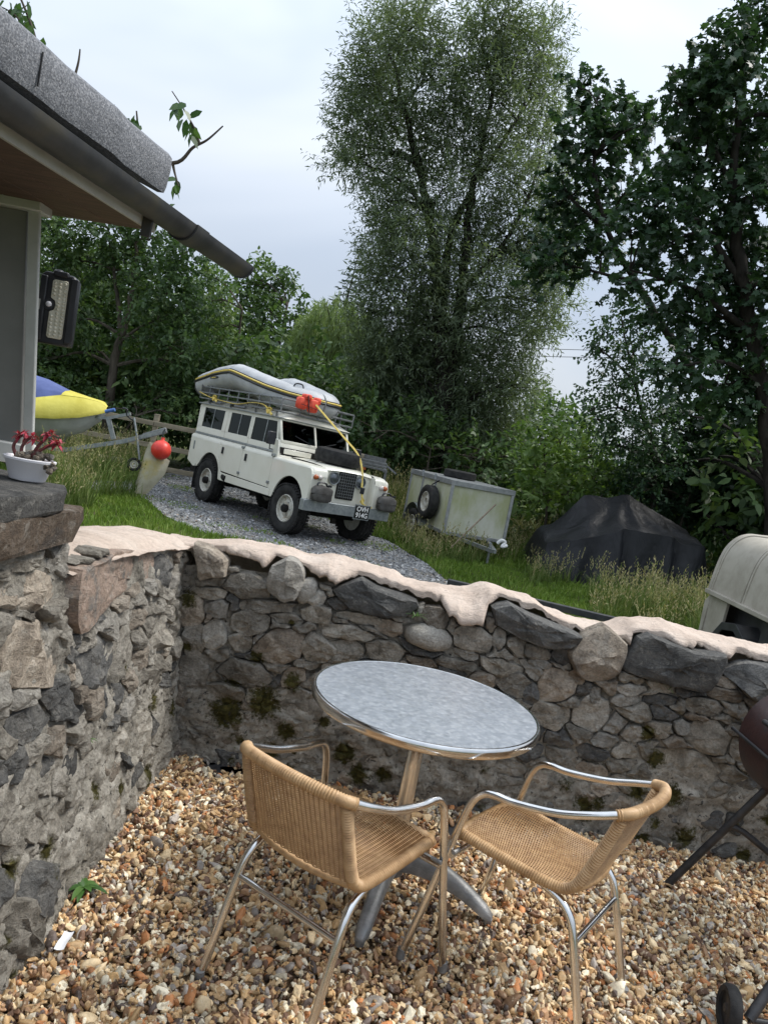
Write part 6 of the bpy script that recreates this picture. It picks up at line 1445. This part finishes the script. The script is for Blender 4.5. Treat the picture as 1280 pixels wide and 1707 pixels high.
# --- the tall willow
WIL = [(640, 75, 52, 62), (598, 140, 30, 40), (690, 45, 50, 55), (722, 125, 62, 60), (625, 175, 55, 55), (585, 215, 34, 40), (575, 268, 34, 22), (612, 275, 45, 28), (680, 230, 70, 62), (655, 300, 40, 24), (795, 65, 34, 58), (838, 40, 40, 60), (862, 100, 40, 60), (815, 165, 70, 66), (905, 75, 20, 52), (912, 150, 28, 60), (895, 235, 40, 52), (770, 245, 72, 62), (850, 300, 60, 48), (735, 320, 34, 36), (640, 380, 30, 34), (680, 415, 55, 44), (628, 470, 26, 50), (672, 500, 52, 58), (725, 470, 36, 60), (790, 400, 50, 50), (850, 390, 60, 44), (900, 430, 50, 44), (830, 480, 70, 48), (905, 505, 40, 28), (770, 540, 64, 60), (860, 560, 50, 44), (650, 585, 58, 60), (715, 600, 60, 56), (800, 630, 60, 56), (865, 640, 26, 40), (650, 680, 60, 56), (720, 700, 62, 58), (800, 715, 56, 50), (760, 770, 70, 36), (845, 740, 24, 40)]
WIL += [(925, 320, 36, 40), (930, 395, 36, 36), (928, 460, 34, 34), (905, 545, 34, 32), (645, 335, 40, 26), (668, 370, 44, 34), (625, 430, 26, 40), (606, 520, 20, 40), (612, 600, 26, 40), (750, 390, 40, 50), (730, 540, 50, 50)]+[(a+8, b+10, c*.9, d*.9) for a, b, c, d in WIL if b > 560]
tree('willow_tree', 'very tall willow with narrow grey green leaves behind the box trailer', 'tree', 19, (752, 835), WIL,
     [([(742, 700), (733, 560), (728, 470), (716, 360), (700, 280), (672, 180), (650, 80)], .24, .03), ([(748, 690), (765, 520), (775, 430), (782, 350), (800, 260), (820, 150), (838, 40)], .20, .025), ([(733, 560), (750, 400), (775, 340), (800, 290), (860, 200), (905, 90)], .12, .02), ([(716, 360), (690, 270), (640, 250), (590, 240)], .08, .015), ([(770, 480), (830, 420), (880, 330), (905, 240)], .09, .015), ([(728, 470), (690, 440), (650, 470)], .06, .015)],
     (M_lw, 'slim', .165, .033, 4.0, dict(droop=.25, up=.25, shell=.5)), .24, bark=M_barkd, seed=2)
# --- sycamores
SYC = [(1262, 40, 40, 52), (1200, 95, 40, 40), (1165, 130, 30, 30), (1125, 170, 26, 20), (1230, 140, 50, 46), (1165, 195, 42, 34), (1235, 230, 60, 48), (1175, 260, 46, 36), (1130, 245, 24, 26), (1120, 300, 40, 26), (1200, 330, 60, 38), (1262, 330, 40, 50), (1090, 345, 40, 22), (1150, 365, 40, 24), (1050, 380, 34, 22), (1110, 410, 46, 24), (1200, 410, 60, 34), (1262, 430, 40, 40), (1060, 440, 36, 18), (1030, 475, 24, 14), (1150, 470, 46, 30), (1220, 490, 60, 36), (1110, 520, 40, 26), (1180, 560, 60, 36), (1250, 570, 50, 46), (1130, 610, 44, 32), (1210, 640, 60, 46), (1265, 660, 40, 50), (1140, 690, 46, 38), (1210, 730, 60, 50), (1275, 760, 40, 60), (1150, 770, 52, 46), (1100, 780, 40, 40), (1220, 815, 60, 50), (1140, 830, 50, 40), (1270, 850, 40, 40), (1310, 200, 50, 120), (1330, 480, 50, 120), (1330, 760, 50, 90)]
SYC = [s_ if s_[1] < 680 else (*s_, 2.7) for s_ in SYC]
tree('sycamore_tree', 'large dark sycamore with broad lobed leaves behind the canopy trailer', 'tree', 12.6, Vector((6.6, 12.6, -.15)), SYC,
     [([(1290, 820), (1268, 640), (1240, 480), (1225, 340), (1230, 200), (1250, 60)], .20, .03), ([(1255, 560), (1180, 500), (1120, 470), (1050, 450)], .07, .015), ([(1240, 480), (1180, 390), (1130, 330), (1100, 330)], .07, .015), ([(1228, 330), (1180, 230), (1150, 170)], .06, .015)],
     (M_ls, 'palm', .105, .105, 4.2, dict(droop=.45, up=.0, k=8, tl=3.4, shell=.5)), .20, bark=M_barkd, seed=4, depth=.9)
SY2 = [(960, 145, 22, 20), (995, 165, 26, 26), (1030, 190, 28, 26), (1060, 205, 26, 28), (1085, 205, 14, 22), (960, 220, 40, 36), (1010, 235, 40, 30), (1060, 250, 30, 20), (950, 290, 34, 26), (1000, 300, 40, 26), (1045, 315, 30, 18), (930, 345, 40, 28), (985, 365, 44, 26), (940, 410, 50, 26), (1000, 420, 40, 22), (960, 450, 40, 16), (900, 455, 34, 20), (1035, 345, 24, 16)]
tree('sycamore_tree', 'smaller broad-leaved sycamore filling the gap between willow and large sycamore', 'tree', 15.5, Vector((6.2, 16.4, -.15)), SY2,
     [([(1180, 700, .8), (1100, 540, .5), (1060, 470, .3), (1010, 380), (990, 260), (1000, 180)], .13, .02), ([(1060, 470, .3), (1000, 455), (940, 440)], .05, .012), ([(1010, 380), (950, 330), (935, 290)], .05, .012)],
     (M_ls, 'palm', .115, .115, 3.8, dict(droop=.4, up=.05, k=7, tl=2.6, tint0=.10)), .13, bark=M_barkd, seed=6)
HAW = [(1010, 560, 34, 18), (1040, 530, 30, 24), (1005, 590, 30, 12), (1060, 580, 40, 30), (1020, 630, 34, 26), (1070, 640, 40, 34), (1000, 660, 26, 14), (1040, 690, 44, 30), (1000, 705, 30, 12), (1090, 700, 40, 36), (1060, 745, 46, 34), (1020, 740, 24, 16), (1100, 770, 40, 40), (1060, 800, 50, 36), (1085, 545, 26, 30), (990, 580, 20, 6), (985, 685, 14, 8)]
tree('hawthorn_tree', 'twiggy small-leaved hawthorn beside the black tarpaulin', 'tree', 14.6, Vector((5.3, 15.0, -.15)), HAW, [([(1090, 780), (1070, 690), (1050, 600), (1035, 530)], .07, .012), ([(1075, 700), (1030, 680), (990, 690)], .03, .008), ([(1060, 640), (1010, 590), (985, 582)], .03, .008)],
     (M_ls, 'oval', .085, .055, 2.2, dict(droop=.2, up=.05, tl=4.5, tint0=.06)), .07, bark=M_barkd, seed=8)
# --- woodland on the left
ASH = [(110, 380, 50, 50), (180, 380, 52, 44), (250, 400, 48, 40), (300, 430, 30, 36), (90, 450, 44, 50), (150, 450, 50, 44), (215, 460, 50, 44), (280, 480, 46, 44), (318, 520, 30, 40), (110, 530, 44, 44), (260, 545, 50, 40), (80, 600, 40, 44), (140, 585, 34, 34), (300, 590, 40, 40), (250, 610, 36, 34), (330, 620, 22, 40), (105, 650, 40, 30), (280, 650, 40, 30), (60, 350, 40, 40)]
tree('ash_tree', 'dense dark leafy tree with a forked pale trunk behind the fence', 'tree', 18.5, (182, 715), ASH, [([(190, 610), (203, 560), (215, 520), (222, 470), (230, 400)], .13, .03), ([(203, 565), (198, 510), (190, 450), (180, 380)], .08, .02), ([(200, 570), (235, 545), (270, 530)], .05, .015)],
     (M_la, 'oval', .125, .075, 3.4, dict(droop=.3, up=.1, tint0=-.06)), .13, seed=10)
tree('hazel_tree', 'yellowish green bushy tree rising behind the roof rack of the car', 'tree', 20.5, (370, 700), [(345, 500, 26, 44), (370, 545, 30, 36), (350, 570, 40, 40), (395, 590, 30, 26), (380, 620, 44, 30), (425, 630, 30, 20), (340, 620, 36, 36), (440, 655, 40, 20), (390, 660, 50, 30), (345, 455, 18, 26)], [],
     (M_la, 'oval', .115, .07, 2.8, dict(droop=.3, up=.1, tint0=.14)), .09, seed=12)
tree('oak_tree', 'distant dark green tree beyond the weeping willow, taller rounded top', 'tree', 33, (440, 690), [(420, 460, 26, 26), (445, 490, 34, 34), (462, 462, 20, 22), (480, 500, 26, 34), (410, 510, 30, 34), (450, 540, 44, 36), (500, 535, 20, 24), (420, 570, 40, 34), (480, 580, 40, 36), (440, 620, 50, 34), (395, 470, 14, 24)], [],
     (M_la, 'oval', .22, .14, 2.8, dict(droop=.3, up=.1, tint0=-.03)), .16, seed=14)
tree('oak_tree', 'distant tall tree partly hidden by the shed gutter end', 'tree', 30, (345, 690), [(330, 470, 24, 30), (350, 500, 30, 36), (325, 530, 30, 34), (365, 545, 24, 30), (370, 480, 16, 24), (340, 580, 40, 34)], [],
     (M_la, 'oval', .20, .13, 2.4, dict(droop=.3, up=.1, tint0=.06)), .14, seed=15)
# --- weeping willow: hanging strands
def weeping():
    Y = 26; b = Vector((D(560, 740, Y).x, Y, -.1)); o = empty('weeping_willow', b, 0, 'pale green weeping willow with trailing strands behind the dinghy', 'tree'); rng = np.random.default_rng(21)
    m = MB(); limb(m, [Vector((0, 0, -.1)), Vector((.1, 0, 2.0)), Vector((-.1, 0, 3.8)), Vector((0, 0, 4.9))], .16, .05, 8, .05, 3); m.build('trunk', M_bark, o, 70)
    PP = []; DD = []; NN = []; TT = []; br = MB()
    for i in range(620):
        px = rng.uniform(474, 660); top = 498+((px-565)/92)**2*85+rng.uniform(-6, 70); ln = rng.uniform(70, 190); Yy = Y+rng.uniform(-1.6, 1.4)
        s_ = np.array(D(px, top, Yy)); out = np.array([(px-568)/88*.5, -.4*(Yy < Y)+.1, .35])*.55
        n = 46; t = np.linspace(0, 1, n); Lw = ln*Yy/1282
        P = s_[None]+out[None]*np.sin(t*1.6)[:, None]*.9; P[:, 2] += .25*np.sin(t*2.2)-Lw*t**1.35; P[:, 0] += .10*np.sin(t*3+i)*t
        tg = unit(np.gradient(P, axis=0)); PP.append(P+rng.normal(0, .03, P.shape)); DD.append(unit(tg+rng.normal(0, .28, P.shape)+np.array([0, 0, -.25]))); NN.append(unit(rng.normal(size=P.shape)+np.array([0, -.3, .4]))); TT.append(np.clip(.5+rng.normal(0, .10)+rng.normal(0, .08, n)-.10*t, 0, 1))
        if i % 7 == 0: br.tube([Vector((0, 0, 3.2+1.2*rng.random())), Vector(s_)-b-Vector((0, 0, .2)), Vector(s_)-b], [.04, .018, .008], 5)
    br.build('branches', M_bark, o, 60, fix=False)
    P, d, n_, t = map(np.concatenate, (PP, DD, NN, TT)); P = P-np.array(b)
    leafcloud('crown', P, d, n_, .26*rng.uniform(.7, 1.2, len(P)), .036*rng.uniform(.8, 1.2, len(P)), 'slim', t, M_lv, o)
weeping()
# --- conifer tip
def conifer():
    Y = 34; p = D(601, 425, Y); b = Vector((p.x-.4, Y, -.1)); o = empty('conifer_tree', b, 0, 'thin pointed conifer tip rising beside the willow', 'tree'); h = p.z+.1
    MB().tube([(0, 0, 0), (.1, 0, h*.7), (.25, 0, h*.9), (.3, 0, h)], [.12, .06, .03, .012], 7).build('trunk', M_barkd, o, 60)
    m = MB(); rng = np.random.default_rng(5); PP = []; DD = []
    for k in range(0, 26, 3):
        z = h*(.72+.26*k/26); L = (h-z)*.30+.08
        for j in range(5):
            a = j*1.257+k*.6+rng.uniform(-.2, .2); e_ = Vector((.2+.1*k/26+L*math.cos(a), L*math.sin(a), z-.15*L)); m.tube([(.1+.2*k/26, 0, z), e_], [.02, .006], 4)
            for t_ in np.linspace(.25, 1, 7): PP.append((.1+.2*k/26+(e_.x-.1-.2*k/26)*t_, e_.y*t_, z-.15*L*t_)); DD.append((math.cos(a)*.8+rng.normal(0, .5), math.sin(a)*.8+rng.normal(0, .5), .1+rng.normal(0, .25)))
    m.build('branches', M_barkd, o, 60, fix=False); P = np.array(PP); d = unit(np.array(DD))
    leafcloud('crown', P, d, unit(rng.normal(size=P.shape)+np.array([0, 0, 1])), np.full(len(P), .22), np.full(len(P), .07), 'slim', rng.uniform(.1, .6, len(P)), M_ls, o)
conifer()
# --- bushes
BUSH = dict(droop=.2, up=.35, tl=3.0)
for (nm, lb, Y, base, cl, mt, L, W, cov, t0, sd) in [
  ('elder_bush', 'bright green leafy bush between box trailer and tarpaulin', 16.2, (905, 850), [(900, 740, 30, 26), (935, 735, 34, 24), (890, 780, 30, 34), (930, 780, 40, 34), (965, 770, 30, 30), (905, 825, 34, 26), (950, 825, 40, 30), (880, 830, 20, 26)], M_lb, .15, .085, .85, .08, 31),
  ('bramble_bush', 'pale flecked bramble bush just beyond the tarpaulin ridge', 15.8, (990, 860), [(985, 760, 30, 22), (990, 800, 34, 26), (1020, 800, 30, 24), (960, 800, 24, 24), (1000, 830, 40, 24), (1040, 815, 30, 26)], M_lb, .12, .075, .8, -.08, 32),
  ('laurel_bush', 'dark evergreen bush under the willow behind the box trailer', 17.5, (700, 810), [(690, 720, 40, 36), (660, 760, 34, 34), (740, 750, 50, 36), (800, 770, 46, 36), (850, 775, 30, 34), (700, 790, 44, 24), (630, 730, 34, 40), (600, 720, 30, 36), (830, 800, 40, 20)], M_la, .17, .09, .8, -.16, 33),
  ('hazel_bush', 'distant rounded bush on the skyline right of the willow', 27, (940, 790), [(905, 690, 20, 18), (930, 700, 24, 20), (960, 705, 24, 20), (990, 712, 24, 22), (920, 730, 40, 24), (975, 740, 40, 26), (912, 672, 10, 10)], M_la, .22, .13, .9, -.04, 34),
  ('holly_bush', 'dark low bush in deep shade behind the tarpaulin', 14.9, (1120, 880), [(1100, 830, 44, 36), (1150, 850, 44, 36), (1200, 860, 44, 40), (1245, 850, 40, 46), (1060, 820, 30, 30), (1180, 800, 50, 40), (1280, 840, 40, 50), (1290, 770, 40, 50), (1230, 780, 50, 40)], M_ls, .085, .058, .95, -.05, 35),
  ('bramble_bush', 'low leafy bramble at the foot of the forked tree', 17.2, (205, 730), [(180, 680, 34, 18), (225, 680, 30, 20), (140, 690, 30, 20), (260, 690, 26, 18), (300, 690, 30, 26)], M_la, .12, .075, .6, .04, 36),
  ('dogwood_bush', 'mid green bush behind the rack end of the white car', 19, (600, 790), [(585, 690, 30, 30), (610, 690, 30, 30), (590, 720, 34, 30), (640, 680, 24, 34), (600, 750, 30, 26)], M_la, .17, .09, .8, -.02, 37)]:
    tree(nm, lb, 'bush', Y, base, cl, [], (mt, 'oval', L, W, cov*3.0, dict(BUSH, tint0=t0)), .05, twigs=True, seed=sd, depth=1.0)
# --- woodland masses nobody could count
def mass(name, label, boxes, mat, L, W, cov, seed, tint0):
    rng = np.random.default_rng(seed); cl = []
    for (x0, x1, y, h, n) in boxes:
        for _ in range(n):
            z = rng.uniform(.2, 1)**.8*h; cl.append((rng.uniform(x0, x1), y+rng.uniform(-1.2, 1.2), z, 1.3, 1.0, min(1.1, h*.4)))
    o = crown(name, cl, mat, 'oval', L, W, cov, None, rng, tint0=tint0); return tag(o, label, 'undergrowth', kind='stuff')
mass('undergrowth', 'dark shaded undergrowth filling the wood behind the fence', [(-14, -2, 20.5, 2.6, 50), (-16, -7, 22, 5.0, 60), (-3, 4, 21.5, 2.6, 26), (3, 12, 18.3, 1.7, 44), (6.5, 12, 13.5, 2.4, 30)], M_la, .22, .13, 1.1, 41, -.04)
mass('far_wood', 'far-off line of trees closing the view beyond the bushes', [(-40, -8, 46, 7.0, 60), (-8, 40, 52, 3.0, 60), (9, 30, 24, 4.0, 36), (8, 16, 15, 3.0, 26)], M_ls, .5, .32, 1.6, 42, -.05)
# --- cherry twigs above the shed roof
def cherry():
    b = Vector((-4.2, 5.0, -.12)); o = empty('cherry_tree', b, 0, 'cherry tree with hanging leaves and bare twigs above the shed roof', 'tree'); Y = 4.3
    m = MB(); limb(m, [Vector((0, 0, -.05)), Vector((-.1, 0, 1.6)), Vector((-.2, -.1, 2.9)), Vector((0, -.2, 3.5))], .09, .045, 8, .02, 3); m.build('trunk', M_bark, o, 70)
    q = lambda px, py, y=Y: D(px, py, y)-b; m = MB()
    fork = Vector((0, -.2, 3.5)); hub = q(120, 205); limb(m, [fork, fork.lerp(hub, .5)+Vector((0, 0, .06)), hub], .04, .022, 7)
    limb(m, [hub, q(200, 250), q(288, 272), q(322, 246), q(346, 233), q(372, 210)], .018, .004, 6); limb(m, [q(333, 240), q(326, 218), q(314, 195), q(304, 178), q(287, 152)], .008, .003, 5)
    limb(m, [hub, q(118, 165), q(122, 140), q(131, 105), q(134, 82)], .016, .004, 6); limb(m, [hub, q(210, 250), q(228, 215), q(228, 185)], .014, .004, 6)
    limb(m, [hub, q(80, 150), q(64, 85), q(52, 40), q(32, -10)], .018, .005, 6); limb(m, [q(288, 272), q(292, 290), q(298, 310)], .010, .003, 5); limb(m, [q(64, 85), q(30, 30), q(0, 10)], .008, .003, 5)
    m.build('branches', M_bark, o, 70, fix=False)['kind'] = 'stuff'; rng = np.random.default_rng(9); PP = []; DD = []
    for (px, py, rx, ry, n) in [(305, 180, 16, 12, 11), (325, 205, 14, 14, 9), (297, 305, 6, 10, 6), (218, 195, 16, 12, 14), (230, 215, 10, 12, 9), (20, 15, 26, 20, 22), (52, 40, 14, 26, 14), (10, 45, 16, 12, 10), (60, 85, 12, 14, 9), (280, 345, 12, 6, 6), (75, 70, 4, 14, 5), (35, 70, 14, 10, 6)]:
        for _ in range(n):
            PP.append(np.array(q(px+rng.normal(0, rx*.6), py+rng.normal(0, ry*.6), Y+rng.normal(0, .05)))); DD.append((rng.normal(0, .5)-.15, rng.normal(0, .5), -1+rng.normal(0, .35)))
    P = np.array(PP); d = unit(np.array(DD)); leafcloud('crown', P, d, unit(rng.normal(size=P.shape)*.6+np.array([0, -.8, .5])), .085*rng.uniform(.7, 1.2, len(P)), .042*rng.uniform(.8, 1.15, len(P)), 'oval', rng.uniform(.15, .9, len(P)), M_lc, o)
cherry()
# ================================================================ grass
M_gr = leafmat('meadow_grass', (.075, .125, .022), (.135, .22, .035), (.25, .31, .09), .30, .6, .2)
M_tg = leafmat('tall_seeding_grass', (.075, .12, .03), (.14, .19, .055), (.40, .34, .20), .25, .7, .15)
def blades(name, P, h, w, lean, tint, mat, label, cat):
    n = len(P); rng = np.random.default_rng(n); a = rng.uniform(0, 6.283, n); s_ = np.stack([np.cos(a), np.sin(a), np.zeros(n)], -1); b = rng.uniform(0, 6.283, n); l_ = np.stack([np.cos(b), np.sin(b), np.zeros(n)], -1)*lean[:, None]
    H_ = h[:, None]; W_ = w[:, None]; z = np.array([0, 0, 1.])
    V = np.stack([P-s_*W_, P+s_*W_, P+z*H_*.6+l_*H_*.35-s_*W_*.7, P+z*H_*.6+l_*H_*.35+s_*W_*.7, P+z*H_*(1-.25*lean[:, None]**2)+l_*H_], 1).reshape(-1, 3)
    i = np.arange(n)[:, None]*5; F = (i[:, :, None]+np.array([[0, 1, 3], [0, 3, 2], [2, 3, 4]])[None]).reshape(-1, 3)
    o = link(name, np_mesh(name, V, F, False, {'tint': ('FACE', np.repeat(tint, 3))}), mat); return tag(o, label, cat, kind='stuff')
def _grass():
    rng = np.random.default_rng(77); n = 150000
    x = rng.uniform(-7, 8.5, n); y = 4.2+(17.5-4.2)*rng.uniform(0, 1, n)**.6
    k = (np.abs(x) < 1.2+y*.62); x, y = x[k], y[k]
    tr = inpoly(x, y, TPOLY); den = np.array([fbm(a*.9, b*.9, 6, 2) for a, b in zip(x[tr], y[tr])]); keep = np.ones(len(x), bool)
    ky = np.zeros(tr.sum(), bool); yt = y[tr]; xt = x[tr]; ky |= (den > .30) & (rng.uniform(0, 1, len(den)) < .6); keep[np.where(tr)[0]] = ky
    x, y, tr = x[keep], y[keep], tr[keep]; m = len(x)
    P = np.stack([x, y, np.array([gz(a, b) for a, b in zip(x, y)])-.005], -1)
    long_ = np.array([fbm(a*.5, b*.5, 12, 3) for a, b in zip(x, y)])
    h = (.075+.06*np.clip(long_, -.6, 1))*rng.uniform(.6, 1.5, m); h[tr] *= .6
    far = np.clip((y-12.6)/2.5, 0, 1)*(~tr); h *= 1+far*rng.uniform(.2, 2.2, m)
    dry = np.array([fbm(a*1.3, b*1.3, 31, 3) for a, b in zip(x, y)]); tint = np.clip(.45+.28*long_+.35*dry+rng.normal(0, .17, m)+.15*tr, 0, 1)
    blades('grass', P, h, rng.uniform(.006, .013, m)*(1+.3*far), rng.uniform(.1, .8, m), tint, M_gr, 'lush green grass around the track and trailers', 'grass')
_grass()
def _tall():
    rng = np.random.default_rng(88); PP = []; hh = []
    # patches along survey lines: px range, ground py range, height, count
    for (a, b, c, d_, h, n) in [(60, 150, 790, 850, .60, 700), (90, 240, 760, 830, .65, 1500), (140, 300, 735, 800, .62, 900), (60, 330, 722, 760, .7, 900), (640, 700, 800, 880, .75, 900), (600, 690, 775, 840, .9, 800), (650, 860, 870, 915, .42, 800), (850, 905, 830, 930, .55, 600), (895, 1010, 900, 950, .50, 700), (985, 1180, 960, 1040, .46, 1500), (1060, 1190, 985, 1060, .52, 1000), (1150, 1230, 1040, 1075, .55, 500), (640, 760, 780, 800, .8, 400), (690, 870, 885, 940, .34, 2200), (600, 700, 880, 930, .28, 900), (880, 1000, 930, 975, .34, 900)]:
        for _ in range(n):
            p = G(rng.uniform(a, b), rng.uniform(c, d_), GZ); 
            if p.y > 17.2: p = Vector((p.x/p.y*17.0, 17.0+rng.uniform(-.6, .6), 0))
            PP.append((p.x, p.y, gz(p.x, p.y))); hh.append(h*rng.uniform(.45, 1.2))
    P = np.array(PP); n = len(P); h = np.array(hh); k = ~inpoly(P[:, 0], P[:, 1], TPOLY); P, h = P[k], h[k]; n = len(P)
    tn = np.clip(.30+rng.normal(0, .16, n), 0, 1); nz_ = np.array([fbm(a*1.6, b*1.6, 5, 3) for a, b in P[:, :2]]); h = h*np.clip(.85+.9*nz_, .35, 1.3)
    blades('tall_grass', np.concatenate([P, P+rng.normal(0, .04, P.shape)*[1, 1, 0], P+rng.normal(0, .06, P.shape)*[1, 1, 0]]), np.concatenate([h, h*.7, h*.55]), np.full(3*n, .007), rng.uniform(.05, 1.0, 3*n), np.concatenate([tn, tn*.7, tn*.6]), M_tg, 'tall seeding grass and weeds round the trailers', 'tall grass')
    s_ = rng.uniform(0, 1, n) < .35; Q = P[s_]; hq = h[s_]; m = len(Q); k = 7; rngd = unit(rng.normal(size=(m, 3))*.18+np.array([0, 0, 1.]))
    base = Q+rngd*hq[:, None]*.95; t = np.linspace(0, .16, k); pos = base[:, None]+rngd[:, None]*t[None, :, None]+rng.normal(0, .008, (m, k, 3)); dd = unit(rngd[:, None]+rng.normal(0, .35, (m, k, 3)))
    o = leafcloud('grass_seed_heads', pos.reshape(-1, 3), dd.reshape(-1, 3), unit(rng.normal(size=(m*k, 3))), np.full(m*k, .05), np.full(m*k, .016), 'slim', np.clip(rng.normal(.8, .15, m*k), 0, 1), M_tg); tag(o, 'straw coloured seed heads above the tall grass', 'seed heads', kind='stuff')
    st = blades('grass_stalks', Q, hq*1.02, np.full(m, .003), np.full(m, .12), np.full(m, .75), M_tg, 'thin dry stalks carrying the grass seed heads', 'grass stalks')
_tall()
